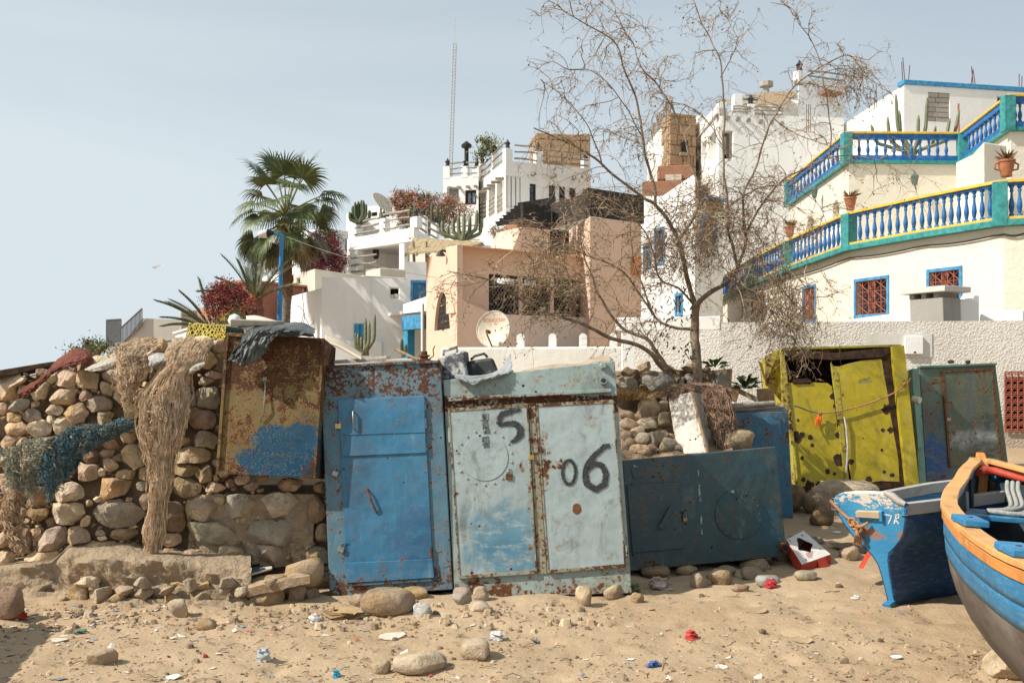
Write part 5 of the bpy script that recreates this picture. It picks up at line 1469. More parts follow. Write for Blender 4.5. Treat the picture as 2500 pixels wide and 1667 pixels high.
net('fishing_net',[(660,790,150,8.05,.02),(595,780,180,7.82,.04),(575,715,230,7.68,.06),(578,690,300,7.63,.05),(585,660,370,7.61,.05),(592,645,430,7.61,.04),(600,635,475,7.61,.02)],480,BEI,'beige fishing net over the wall top, shorter of the two beige nets',1)
net('fishing_net',[(890,1010,145,8.0,.02),(820,990,195,7.76,.05),(790,960,260,7.64,.06),(775,890,330,7.6,.07),(705,892,410,7.57,.10),(690,890,500,7.55,.11),(685,880,600,7.55,.10),(712,845,680,7.56,.08),(728,826,760,7.57,.07),(735,808,850,7.58,.06),(728,790,950,7.59,.05),(706,778,1050,7.59,.05),(696,762,1150,7.59,.04),(694,748,1262,7.59,.03)],1150,BEI,'long beige fishing net hanging almost to the ledge',2)
net('fishing_net',[(235,262,990,7.6,.03)],1100,BLU,'dark blue green fishing net slung across the middle of the wall',3,core=False,curtain=([(255,640),(300,600),(350,570),(430,555),(520,560),(600,530),(640,545)],[(245,960),(268,900),(325,820),(385,735),(450,680),(540,630),(632,580)]))
net('fishing_net',[(95,170,920,7.6,.06)],800,GRN,'grey green fishing net hanging at the left of the blue net',4,core=False,curtain=([(62,700),(90,660),(150,632),(210,615),(270,620)],[(70,880),(112,940),(150,910),(195,855),(240,720)]))
net('fishing_net',[(75,110,870,7.57,.05),(30,108,940,7.57,.06),(20,105,1010,7.57,.06),(50,130,1080,7.57,.07),(70,160,1140,7.57,.06),(95,130,1185,7.57,.03)],420,((0.50,.36,.23),(.38,.265,.165)),'tan fishing net tail bunched low on the far left of the wall',5)
net('fishing_net',[(-30,30,670,7.62,.05),(-30,60,720,7.58,.06),(-20,50,770,7.58,.03)],80,GRN,'scrap of green net at the left picture edge',6,core=False)
# white rags tucked along the top
WHT=cloth_mat('white_rag',(0.46,.42,.35),(.33,.29,.23))
drape('white_rag',[[(*z1(405,295),7.75),(*z1(480,262),7.72),(*z1(580,222),7.82)],[(*z1(410,300),7.62),(*z1(490,275),7.6),(*z1(580,250),7.68)],[(*z1(430,308),7.6),(*z1(500,300),7.58),(*z1(570,275),7.66)]],30,14,WHT,.03,1.1,label='white rag tucked under the shorter beige net',cat='rag')
drape('white_rag',[[(*z1(885,275),7.66),(*z1(940,255),7.66),(*z1(985,250),7.7)],[(*z1(885,320),7.56),(*z1(930,285),7.54),(*z1(980,270),7.58)],[(*z1(890,330),7.55),(*z1(935,305),7.53),(*z1(975,290),7.56)]],30,14,WHT,.03,2.2,label='white rag beside the long beige net near the metal box',cat='rag')
drape('white_rag',[[(*z1(715,225),7.7),(*z1(760,218),7.7),(*z1(805,225),7.75)],[(*z1(712,250),7.58),(*z1(760,255),7.56),(*z1(805,245),7.62)],[(*z1(720,290),7.56),(*z1(750,275),7.54),(*z1(790,268),7.58)]],24,12,cloth_mat('grey_rag',(.33,.32,.30),(.44,.41,.37)),.03,5.2,label='pale grey rag between the two beige nets',cat='rag')
# ================================================================ metal lockers
class Sheet:
    """front of a locker: four corners in space (TL, TR, BR, BL); (u, v) in photo px of a zoom, mapped through that quad; d = metres towards the viewer"""
    def __init__(s,zf_,quad,Ys,backdir=None):
        s.z=zf_;s.q=quad
        s.c=[P(*zf_(*q),Y) for q,Y in zip(quad,Ys)]
        s.n=(s.c[1]-s.c[0]).cross(s.c[3]-s.c[0]).normalized()
        if s.n.y>0: s.n=-s.n
        s.b=V(backdir) if backdir else-s.n
    def uv(s,x,y):
        # photo point -> point on the plane spanned by the corners (ray / plane)
        px,py=s.z(x,y);d=V(((px-CX)/F,1,-(py-HY)/F));o=V((0,0,EH))
        t=(s.c[0]-o).dot(s.n)/d.dot(s.n)
        return o+d*t
    def pt(s,x,y,d=0.0): return s.uv(x,y)+s.n*d
    def plate(s,mb,pts,d0,d1):
        return mb.prism([s.pt(x,y,d1) for x,y in pts],s.n*(d0-d1))
    def shell(s,mb,depth,t=.02):
        q=[s.uv(*p) for p in s.q];b=[p+s.b*depth for p in q]
        return mb.hexa(q+b)
def rbox(s,mb,x0,y0,x1,y1,d0,d1): return s.plate(mb,[(x0,y0),(x1,y0),(x1,y1),(x0,y1)],d0,d1)
def padlock(s,x,y,w,root,tilt=0.0,mat=None):
    """w body width in zoom px"""
    mb=MB();h=w*.85;R=lambda a,b: (x+a*math.cos(tilt)-b*math.sin(tilt),y+a*math.sin(tilt)+b*math.cos(tilt))
    s.plate(mb,[R(-w/2,0),R(w/2,0),R(w/2,h),R(-w/2,h)],.012,.034)
    body_=mb.build('padlock',mat or M_BRASS,root,bevel=.003)
    mb=MB();pts=[s.pt(*R(-w*.3,0),.023)]+[s.pt(*R(-w*.3*math.cos(k/8*math.pi),-h*.45-w*.3*math.sin(k/8*math.pi)),.023) for k in range(9)]+[s.pt(*R(w*.3,0),.023)]
    mb.tube(pts,.0042,6);mb.build('shackle',M_STEEL,body_,smooth=60)
    return body_
def hasp(s,x0,y0,x1,y1,root,mat): mb=MB();rbox(s,mb,x0,y0,x1,y1,.004,.014);return mb.build('hasp',mat,root,bevel=.002)
def hinge(s,x,y,h,w,root,mat):
    mb=MB();mb.tube([s.pt(x,y,.012),s.pt(x+h*.04,y+h,.012)],.012,8);rbox(s,mb,x-w,y,x,y+h,.002,.006);return mb.build('hinge',mat,root,smooth=40)
def brush(s,strokes,d=.004,seed=0,jag=2.0):
    """painted strokes: lists of (x, y, width) swept as flat ragged ribbons with dry-brush fringes"""
    r=random.Random(seed);mb=MB()
    for st in strokes:
        P2=[]
        for (a,b) in zip(st,st[1:]):
            for k in range(8): P2.append(tuple(lerp(a[i],b[i],k/8) for i in range(3)))
        P2.append(st[-1]);L_,R_=[],[]
        for i,(x,y,w) in enumerate(P2):
            p0,p1=P2[max(i-1,0)],P2[min(i+1,len(P2)-1)];tx,ty=p1[0]-p0[0],p1[1]-p0[1];l=math.hypot(tx,ty) or 1;nx,ny=-ty/l,tx/l
            L_.append(s.pt(x+nx*(w/2+r.uniform(-jag,jag)),y+ny*(w/2+r.uniform(-jag,jag)),d));R_.append(s.pt(x-nx*(w/2+r.uniform(-jag,jag)),y-ny*(w/2+r.uniform(-jag,jag)),d))
        mb.grid([L_,R_])
        for i in range(0,len(P2),1):                      # dry fringe flecks
            x,y,w=P2[i]
            for _ in range(3):
                a=r.uniform(0,6.28);rr=w/2+r.uniform(0,jag*2.2);q=(x+math.cos(a)*rr,y+math.sin(a)*rr);e=r.uniform(.6,jag)
                mb.add([s.pt(q[0]-e,q[1],d+.0003),s.pt(q[0],q[1]-e*.7,d+.0003),s.pt(q[0]+e,q[1],d+.0003),s.pt(q[0],q[1]+e*.8,d+.0003)],[(0,1,2,3)])
    return mb
def arc(cx,cy,rx,ry,a0,a1,n,w): return [(cx+rx*math.cos(math.radians(lerp(a0,a1,i/n))),cy+ry*math.sin(math.radians(lerp(a0,a1,i/n))),w) for i in range(n+1)]
def ripple(o,amp=.006,f=3.0,cuts=10,seed=0):
    """dent a sheet: subdivide the big flat faces and push them in and out"""
    bm=bmesh.new();bm.from_mesh(o.data)
    bmesh.ops.subdivide_edges(bm,edges=bm.edges,cuts=cuts,use_grid_fill=True)
    for v in bm.verts:
        p=v.co*f;v.co+=V((0,noise.fractal(p+V((seed,0,0)),.9,2,3)*amp,0))
    bm.to_mesh(o.data);bm.free();o.data.shade_smooth();o.data.set_sharp_from_angle(angle=math.radians(30))

# ---- brown and olive box standing on the wall
S=Sheet(z1,[(1083,122),(1555,150),(1512,818),(1035,795)],[7.62,7.62,7.5,7.5])
root=empty('rusted_metal_box',S.uv(1270,800),'rust brown metal box with blue painted corner standing on the wall stones','metal box')
rl=V(root.location)
def rel(s,x,y): return tuple(s.uv(x,y)-rl)
M_BROWN=rusty('brown_olive_steel',(0.185,0.14,0.04),(0.175,0.17,0.07),.98,2.3,[(rel(S,1365,715),(.30,.5,.23),(0.004,0.072,0.145),2),(rel(S,1480,640),(.10,.4,.26),(0.03,.042,.045),.9)],botz=(-.02,.16,.4),topz=(.45,.9,.5),spots=.2,streak=.7,blotch=.8,rdark=1.0)
mb=MB();S.shell(mb,.5);o=mb.build('body',M_BROWN,root,bevel=.008);
for pts in ([(1083,122),(1098,123),(1050,796),(1035,795)],[(1540,149),(1555,150),(1512,818),(1497,817)],[(1098,123),(1540,149),(1538,166),(1097,140)],[(1051,782),(1498,803),(1497,817),(1050,796)]):
    mb=MB();S.plate(mb,pts,.0,.018);mb.build('frame_edge',M_BROWN,root,bevel=.003)
mb=MB();mb.tube([S.pt(1270,345,.01),S.pt(1272,400,.02),S.pt(1268,470,.03),S.pt(1262,510,.02),S.pt(1245,540,.015)],.006,6);mb.build('wire_handle',M_STEEL,root,smooth=60)
mb=MB();rbox(S,mb,1260,335,1280,352,0,.02);mb.build('hook_plate',M_STEEL,root,bevel=.002)
# plank on the box, dark plastic sheet over it, board and wire
mb=MB();a,b=P(*zd(1465,925),7.62),P(*zd(2000,915),7.75);mb.hexa([a,b,b+V((0,.25,.02)),a+V((0,.25,.02)),a+V((0,0,.055)),b+V((0,0,.035)),b+V((0,.25,.05)),a+V((0,.25,.07))])
tag(mb.build('white_plank',rusty('chipped_white_board',(0.52,0.45,0.34),(0.42,.35,.25),.35,1.2,spots=.4),bevel=.008,origin=a),'chipped whitish plank lying on the rusted metal box','plank')
PLS=cloth_mat('dark_plastic',(0.045,0.052,0.05),(0.10,.105,.095),4,.42,.45)
drape('plastic_sheet',[[(*zd(1660,960),8.0),(*zd(1840,895),8.05),(*zd(2050,890),8.05),(*zd(2290,880),8.0),(*zd(2440,960),7.95)],[(*zd(1610,1060),7.58),(*zd(1760,965),7.56),(*zd(1990,940),7.56),(*zd(2230,950),7.56),(*zd(2430,1010),7.58)],[(*zd(1490,1260),7.53),(*zd(1690,1150),7.50),(*zd(1900,1050),7.51),(*zd(2120,1010),7.52),(*zd(2440,1040),7.56)],[(*zd(1460,1300),7.52),(*zd(1600,1380),7.47),(*zd(1840,1240),7.48),(*zd(2000,1050),7.5),(*zd(2430,1045),7.55)]],90,42,PLS,.06,7.7,.003,'crumpled dark plastic sheet hanging over the rusted metal box','plastic sheet',.004,(3.5,11))
# pale boards lying behind
drape('surfboard_like_panel',[[(*z4(1030,1360),8.5),(*z4(1120,1385),8.45),(*z4(1260,1475),8.3)],[(*z4(1035,1400),8.1),(*z4(1120,1430),8.05),(*z4(1265,1510),7.95)]],30,6,plain('yellowed_plastic',(0.58,.49,.36),.5,.15,4,.1),.0,.1,.02,'curved yellowed plastic panel lying between metal box and blue locker','panel',0).name='curved_panel'
drape('pale_hull_panel',[[(*zd(1650,815),9.2),(*zd(1780,812),9.2),(*zd(1990,870),9.1)],[(*zd(1660,880),9.0),(*zd(1790,885),9.0),(*zd(2010,885),9.0)]],30,6,plain('cream_gelcoat',(0.60,.53,.43),.5,.12,4,.1),.0,.3,.02,'pale curved boat panel behind the white plank','panel',0)

# ---- yellow netted trap on the wall top
root=empty('fish_trap',P(*z1(985,130),8.1),'dark green fish trap wrapped in yellow mesh on the wall top','fish trap')
M_TRAP=plain('dark_green_net',(0.025,.06,.035),.9,.5,30,.8,90)
q=[P(*z1(885,170),8.05),P(*z1(1085,160),7.95),P(*z1(1085,88),7.98),P(*z1(910,75),8.1)];mb=MB();mb.hexa(q+[p+V((.03,.45,0)) for p in q]);mb.build('net_cage',M_TRAP,root,bevel=.03)
M_YN=plain('yellow_mesh',(0.46,.36,.08),.8,.3,20,0)
mb=MB();nx,ny=15,7
def tp(u,v): 
    p=lerp(lerp(q[0],q[1],u),lerp(q[3],q[2],u),v);j=V((noise.noise(V((u*9,v*9,1))),0,noise.noise(V((u*9,v*9,5)))))*.02
    return p+j+V((0,-.02+.01*noise.noise(V((u*20,v*20,3))),0))
for i in range(nx):
    for j in range(ny):
        o_=.5 if j%2 else 0;a=((i+o_)/nx,j/(ny-1))
        if a[0]>1: continue
        for du in (-.5,.5):
            b=(a[0]+du/nx,a[1]+1/(ny-1))
            if 0<=b[0]<=1 and b[1]<=1: mb.tube([tp(*a),lerp(tp(*a),tp(*b),.5)+V((0,0,.006)),tp(*b)],.0055,4,False)
o_=mb.build('yellow_net',M_YN,root);o_['kind']='stuff'

# ---- blue locker
S=Sheet(z2,[(68,138),(708,108),(775,1325),(120,1370)],[7.72,7.72,7.5,7.5])
root=empty('blue_locker',S.uv(447,1350),'tall blue steel locker with one padlocked door, left of the numbered locker','locker');rl=V(root.location)
M_LF=rusty('blue_locker_frame',(0.105,0.235,0.315),(0.08,.19,.265),.78,1.15,topz=(1.28,1.66,.50),botz=(.0,.25,.35),spots=.5,streak=.35,blotch=.5)
M_LD=rusty('blue_locker_door',(0.042,0.195,0.345),(0.07,0.225,0.36),.5,1.0,[((-.25,0,.95),(.12,.3,.45),(0.06,.13,.20),.75),((.22,0,.45),(.3,.3,.25),(0.035,.125,.25),.8),((-.1,0,1.5),(.5,.3,.12),(0.12,.25,.385),.7)],botz=(.1,.3,.35),spots=.12,streak=.25,blotch=.4)
mb=MB();S.shell(mb,.6);mb.build('body',M_LF,root,bevel=.008)
door=MB();S.plate(door,[(168,315),(622,295),(668,1165),(205,1190)],.001,.014);door=door.build('door',M_LD,root,bevel=.004)
mb=MB();S.plate(mb,[(165,322),(625,300),(633,600),(186,620)],.014,.026);fl_=mb.build('upper_flap',M_LD,root,bevel=.004)
mb=MB();S.plate(mb,[(172,500),(630,484),(631,491),(173,507)],.026,.031);mb.build('weld_seam',M_LD,fl_)
mb=MB();S.plate(mb,[(205,1183),(668,1162),(678,1262),(212,1290)],.002,.03);mb.build('kick_plate',M_LD,root,bevel=.005)
mb=MB();S.plate(mb,[(214,1291),(672,1264),(660,1280),(240,1306)],.002,.02);mb.build('bottom_lip',M_LF,root,bevel=.003)
mb=MB();S.plate(mb,[(68,138),(708,108),(709,122),(69,152)],0,.02);S_t=mb.build('top_flange',M_LF,root,bevel=.003)
for p in ((626,315,60),(630,415,55),(632,550,40),(660,1100,75)): hinge(S,p[0],p[1],p[2],16,root,M_LF if p[1]<1000 else M_RUSTP)
mb=MB();mb.tube([S.pt(250,380,.026),S.pt(249,384,.05),S.pt(252,470,.05),S.pt(254,474,.026)],.007,6);mb.build('handle',M_STEEL,root,smooth=60)
mb=MB();mb.tube([S.pt(318,788,.016),S.pt(322,796,.04),S.pt(350,868,.045),S.pt(372,920,.018)],.008,6);mb.build('handle',M_RUSTP,root,smooth=60)
for (x,y,tl) in ((167,445,-.05),(158,698,.45),(188,1098,.35)):
    hasp(S,x-5,y-20,x+45,y-4,root,M_LD);padlock(S,x,y,32,root,tl,M_BRASS if y<500 else M_STEEL)

# ---- pale green double locker with the painted numbers
S=Sheet(z2,[(722,212),(1635,110),(1728,1345),(782,1372)],[7.74,7.74,7.5,7.5])
root=empty('numbered_locker',S.uv(1255,1360),'pale green double door steel locker painted 15 and 06 in black','locker');rl=V(root.location)
PG=(0.395,0.475,0.475);PG2=(0.335,.42,.415)
M_GF=rusty('pale_green_frame',PG2,(0.27,.37,.33),.62,.85,botz=(.0,.22,.55),band=(1.36,1.52,.8),spots=.55,streak=.5,blotch=.42)
c5=rel(S,1010,1020);c6=rel(S,835,1000)
M_GL=rusty('pale_green_left_door',PG,PG2,.42,.7,[(rel(S,1040,1010),(.32,.6,.20),(0.095,.26,.36),.85),(rel(S,1080,1150),(.34,.6,.16),(0.075,.23,.34),.8),(rel(S,830,980),(.035,.5,.14),(.12,.15,.15),.7),(rel(S,1150,670),(.05,.5,.05),None,.8),(rel(S,1190,900),(.03,.5,.4),None,.4)],botz=(.05,.22,.45),spots=.75,streak=.5,blotch=.4)
M_GR=rusty('pale_green_right_door',(0.405,.485,.485),(0.36,.44,.44),.34,.7,[(rel(S,1262,640),(.045,.5,.30),None,.75),(rel(S,1330,660),(.12,.5,.045),None,.9)],botz=(.05,.17,.6),spots=.32,streak=.5,blotch=.35)
M_RIM=rusty('rusty_rim',(.33,.37,.30),(.30,.30,.22),1.05,1.1,spots=.3,streak=.7,blotch=.9)
mb=MB();S.shell(mb,.6);mb.build('body',M_GF,root,bevel=.008)
mb=MB();S.plate(mb,[(750,310),(1615,262),(1617,280),(752,330)],0,.05);mb.build('drip_lip',M_GF,root,bevel=.004)
mb=MB();S.plate(mb,[(1176,335),(1212,333),(1275,1240),(1226,1243)],0,.012);mb.build('centre_post',M_RIM,root,bevel=.003)
dl=MB();S.plate(dl,[(750,365),(1172,338),(1222,1240),(808,1268)],.002,.022);dl=dl.build('left_door',M_GL,root,bevel=.004)
dr=MB();S.plate(dr,[(1215,340),(1628,318),(1693,1205),(1278,1238)],.002,.022);dr=dr.build('right_door',M_GR,root,bevel=.004)
for (d_,pts,M_) in ((dl,[(750,365),(1172,338),(1222,1240),(808,1268)],M_GL),(dr,[(1215,340),(1628,318),(1693,1205),(1278,1238)],M_GR)):
    tl,tr,br,bl=[V((*p,0)) for p in pts];w=14
    for a,b in ((tl,tr),(tr,br),(br,bl),(bl,tl)):
        c=(tl+tr+br+bl)/4;ai,bi=a+(c-a).normalized()*w*1.4,b+(c-b).normalized()*w*1.4
        mb=MB();S.plate(mb,[(a.x,a.y),(b.x,b.y),(bi.x,bi.y),(ai.x,ai.y)],.022,.028);mb.build('door_rim',M_RIM,d_,bevel=.002)
# round hatch with its ring of studs
mb=MB();S.plate(mb,[(945+124*math.cos(k/40*6.2832),625+124*math.sin(k/40*6.2832)) for k in range(40)],.022,.027);ht=mb.build('round_hatch',M_GL,dl,bevel=.002)
for k in range(18):
    a=(k+.5)/18*6.2832;mb=MB();c=S.pt(945+145*math.cos(a),625+145*math.sin(a),.022);mb.lathe([(.009,0),(.008,.007),(.003,.009)],c,8,S.n);mb.build('stud',M_GL,dl,smooth=40)
hasp(S,1176,596,1250,612,root,M_RUSTP);padlock(S,1191,612,30,root,.0,M_BRASS);padlock(S,1075,712,36,root,.1,M_RUSTP)
mb=MB();mb.tube([S.pt(1230,600,.03),S.pt(1228,570,.035),S.pt(1245,566,.035),S.pt(1248,602,.03)],.006,6);mb.build('staple',M_RUSTP,root,smooth=60)
for p in ((757,465,80),(1640,430,70),(1682,1015,70),(1695,1090,55)): hinge(S,p[0],p[1],p[2],12,root,M_GF)
mb=MB();c=S.pt(1573,138,0);mb.lathe([(.034,0),(.032,.02),(.022,.03),(.022,.045)],c,6,S.n);mb.build('bolt',M_GF,root)
mb=MB();c=S.pt(1573,218,0);mb.lathe([(.03,0),(.03,.035),(.018,.036),(.018,.012)],c,14,S.n);mb.build('pipe_socket',M_GF,root,smooth=40)
mb=MB();c=S.pt(1573,218,.0365);mb.lathe([(.0175,0),(.0175,.001)],c,14,S.n);mb.build('socket_hole',M_DARKIN,root)
mb=MB();rbox(S,mb,918,390,962,428,.022,.028);mb.build('number_plate',M_GL,dl,bevel=.004)
t=NT('black_brush_paint');cc=t.mix(t.rng(t.noise(60,5,.7),.45,.7),(0.018,.02,.022),(.06,.075,.075));t.set('Base Color',cc).set('Roughness',.75);M_INK=t.m
t=NT('faded_brush_paint');cc=t.mix(t.rng(t.noise(50,5,.7),.4,.6),(0.025,.03,.03),(.12,.16,.15));t.set('Base Color',cc).set('Roughness',.75);M_INKF=t.m
brush(S,[[(940,392,26),(945,432,22),(953,498,30)],[(948,515,42),(955,575,30)]],.0285,1,3).build('painted_numeral',M_INKF,dl,recalc=False)
brush(S,[[(1136,372,12),(1090,379,24),(1036,394,26),(1022,422,26),(1020,450,26)],[(1018,452,18),(1060,446,22),(1105,446,30),(1134,470,34),(1134,505,34),(1108,532,24),(1082,544,10)]],.0285,2,3.2).build('painted_numeral',M_INK,dl,recalc=False)
brush(S,[arc(1391,703,35,64,-80,290,16,15)],.0285,3,2.4).build('painted_numeral',M_INK,dr,recalc=False)
brush(S,[[(1608,560,22),(1580,566,24),(1530,610,28),(1490,660,32),(1476,710,32),(1486,765,32),(1535,795,32),(1580,765,32),(1588,715,30),(1570,670,28),(1530,656,26),(1490,690,22)]],.0285,4,3.0).build('painted_numeral',M_INK,dr,recalc=False)
# big rust hole on the right door
mb=MB();S.plate(mb,[(1433+24*math.cos(k/14*6.28)*(1+.1*math.sin(k*2.3)),897+29*math.sin(k/14*6.28)) for k in range(14)],.0222,.0245);mb.build('rust_hole',M_RUSTP,dr)

# things lying on the lockers
root=empty('jerry_can',P(*z2(770,190),8.0),'scuffed grey white jerry can on the numbered locker top','jerry can');
t=NT('scuffed_plastic');cc=t.mix(t.rng(t.noise(11,8,.72),.45,.58),(.055,.06,.065),(.42,.42,.41));t.set('Base Color',cc).set('Roughness',.7).set('Normal',t.bump(t.noise(30,5),.4,.01));M_SCUF=t.m
q=[P(*z2(712,215),7.95),P(*z2(850,205),7.9),P(*z2(836,55),7.92),P(*z2(690,92),7.98)];mb=MB();mb.hexa(q+[p+V((.02,.28,0)) for p in q]);mb.build('can_body',M_SCUF,root,bevel=.02,seg=3)
mb=MB();a=lerp(q[2],q[3],.3)+V((0,.12,0));b=lerp(q[2],q[3],.8)+V((0,.12,0));mb.tube([a,a+V((0,0,.045)),b+V((0,0,.045)),b],.013,7);mb.build('handle',M_SCUF,root,smooth=60)
root=empty('black_canister',P(*z2(930,200),8.05),'dirty black plastic canister beside the jerry can','canister')
t=NT('dusty_black_plastic');cc=t.mix(t.rng(t.noise(14,8,.72),.52,.66),(.018,.019,.02),(.22,.22,.21));t.set('Base Color',cc).set('Roughness',.6);M_DUSTB=t.m
q=[P(*z2(848,200),8.02),P(*z2(1022,180),7.98),P(*z2(985,92),8.0),P(*z2(850,112),8.04)];mb=MB();mb.hexa(q+[p+V((.0,.3,0)) for p in q]);mb.build('can_body',M_DUSTB,root,bevel=.025,seg=3)
mb=MB();a,b=P(*z2(870,105),8.12),P(*z2(960,92),8.1);mb.tube([a,a+V((.03,0,.03)),b+V((-.03,0,.03)),b],.012,6);mb.build('handle',M_DUSTB,root,smooth=60)
GRC=cloth_mat('grey_cloth',(.22,.235,.25),(.32,.335,.34))
drape('grey_cloth',[[(*z2(790,175),7.95),(*z2(880,190),7.9),(*z2(985,175),7.9),(*z2(1040,140),7.9),(*z2(1082,72),7.92)],[(*z2(785,195),7.72),(*z2(870,212),7.7),(*z2(970,195),7.7),(*z2(1050,175),7.72),(*z2(1090,150),7.76)],[(*z2(800,200),7.68),(*z2(880,236),7.66),(*z2(960,205),7.68),(*z2(1050,185),7.71),(*z2(1098,168),7.75)]],60,18,GRC,.035,4.1,label='crumpled grey cloth on the numbered locker front edge',ff=(3,9))
drape('beige_cloth',[[(*z2(1090,180),8.0),(*z2(1200,150),8.0),(*z2(1320,130),8.0),(*z2(1440,125),8.0),(*z2(1520,95),8.0),(*z2(1600,88),8.0),(*z2(1625,105),8.0)],[(*z2(1090,178),7.78),(*z2(1200,166),7.76),(*z2(1320,150),7.76),(*z2(1450,138),7.76),(*z2(1530,118),7.76),(*z2(1600,112),7.76),(*z2(1630,118),7.76)]],50,8,cloth_mat('beige_sack',(.46,.37,.26),(.36,.28,.19)),.025,6.6,label='beige sacking bunched along the top of the numbered locker',fine=.01)
root=empty('rusty_valve',P(*z2(622,112),7.85),'rusty bolt stack standing on the blue locker top','valve')
mb=MB();c=P(*z2(622,118),7.85);mb.lathe([(.035,0),(.055,.012),(.055,.022),(.032,.026),(.03,.04),(.045,.044),(.045,.056),(.026,.06),(.026,.085),(.008,.09)],c,12);mb.build('bolt_stack',M_RUSTP,root,smooth=35)
mb=MB();mb.tube([c+V((.03,0,.02)),c+V((.075,0,.05)),c+V((.07,0,.10)),c+V((.085,0,.13))],.005,5);mb.build('bent_wire',M_RUSTP,root,smooth=60)
mb=MB();mb.tube([P(*z2(468,48),8.1),P(*z2(590,105),7.95)],.012,7);tag(mb.build('broom_stick',M_WOOD,smooth=60,origin=P(*z2(590,105),7.95)),'thin wooden stick propped on the blue locker top','stick')
WP=plain('bleached_board',(0.55,.50,.42),.8,.2,8,.3)
for i,(x0,y0,x1,y1,Y,h,lab) in enumerate(((130,128,300,118,8.05,.03,'bleached board behind the blue locker top, left piece'),(300,116,420,100,8.1,.025,'bleached board behind the blue locker top, middle piece'),(420,118,600,112,8.0,.02,'bleached board behind the blue locker top, right piece'))):
    mb=MB();a,b=P(*z2(x0,y0),Y),P(*z2(x1,y1),Y);mb.hexa([a,b,b+V((0,.3,.01)),a+V((0,.3,.01)),a+V((0,0,h)),b+V((0,0,h)),b+V((0,.3,h+.01)),a+V((0,.3,h+.01))]);tag(mb.build('bleached_board',WP,bevel=.004,origin=a),lab,'board','boards on the blue locker')

# ---- low dark blue tank box
S=Sheet(zf,[(262,716),(1240,626),(1312,1325),(305,1422)],[8.25,8.72,8.66,8.16])
root=empty('low_tank_locker',S.uv(800,1370),'low dark blue steel box with round hatch beside the numbered locker','steel box');rl=V(root.location)
M_TK=rusty('dark_blue_tank',(0.058,0.11,0.125),(0.048,.088,.10),.55,.9,[(rel(S,1180,1150),(.14,.4,.22),(0.035,.13,.19),.7),(rel(S,1100,750),(.25,.4,.12),(.05,.13,.165),.6),(rel(S,450,1050),(.3,.4,.35),(.055,.085,.10),.7)],botz=(-.02,.1,.5),spots=.55,streak=.3,rdark=.7,blotch=.35)
mb=MB();S.shell(mb,.5);mb.build('body',M_TK,root,bevel=.01)
mb=MB();S.plate(mb,[(285,868),(615,856),(650,1275),(322,1302)],.0,.014);dd=mb.build('door',M_TK,root,bevel=.004)
mb=MB();S.plate(mb,[(998+149*math.cos(k/44*6.2832),1057+158*math.sin(k/44*6.2832)) for k in range(44)],0,.012);ht=mb.build('round_hatch',M_TK,root,bevel=.003)
for k in range(16):
    a=k/16*6.2832;mb=MB();c=S.pt(998+132*math.cos(a),1057+140*math.sin(a),.012);mb.lathe([(.008,0),(.007,.006),(.002,.008)],c,8,S.n);mb.build('rivet',M_TK,ht,smooth=40)
mb=MB();c=S.pt(960,916,.012);mb.lathe([(.013,0),(.012,.012),(.004,.016)],c,10,S.n);mb.build('bright_rivet',M_STEEL,ht,smooth=40)
mb=MB();mb.hexa([S.pt(548,1008,.05),S.pt(570,1015,.05),S.pt(506,1150,.045),S.pt(474,1142,.045),S.pt(548,1008,.038),S.pt(570,1015,.038),S.pt(506,1150,.03),S.pt(474,1142,.03)]);mb.tube([S.pt(556,1018,.01),S.pt(556,1018,.045)],.008,6);mb.tube([S.pt(492,1140,.01),S.pt(492,1140,.04)],.008,6);mb.build('handle',M_TK,dd)
hasp(S,628,1040,648,1085,root,M_BLACKM);padlock(S,650,1080,26,root,-.1)
mb=MB();S.plate(mb,[(312,760),(400,752),(408,816),(330,832)],0,.008);mb.build('patch_plate',M_TK,root,bevel=.002)
mb=MB();c=S.pt(1282,1268,0);mb.lathe([(.04,0),(.04,.05),(.028,.051),(.028,.02)],c,14,S.n);mb.build('drain_pipe',M_RUSTP,root,smooth=40)
mb=MB();c=S.pt(1282,1268,.0505);mb.lathe([(.0275,0),(.0275,.0012)],c,14,S.n);mb.build('pipe_bore',M_DARKIN,root)
WS=plain('white_streak_paint',(0.30,.34,.36),.7,.3,40,0)
brush(S,[[(742,775,6),(744,815,5)],[(748,868,7),(752,940,10)],[(754,955,5),(756,975,6)],[(763,1070,8),(760,1120,10)],[(764,1150,6),(766,1186,7)],[(330,748,9),(375,766,6)]],.004,6,2).build('paint_drips',WS,root,recalc=False)['kind']='stuff'

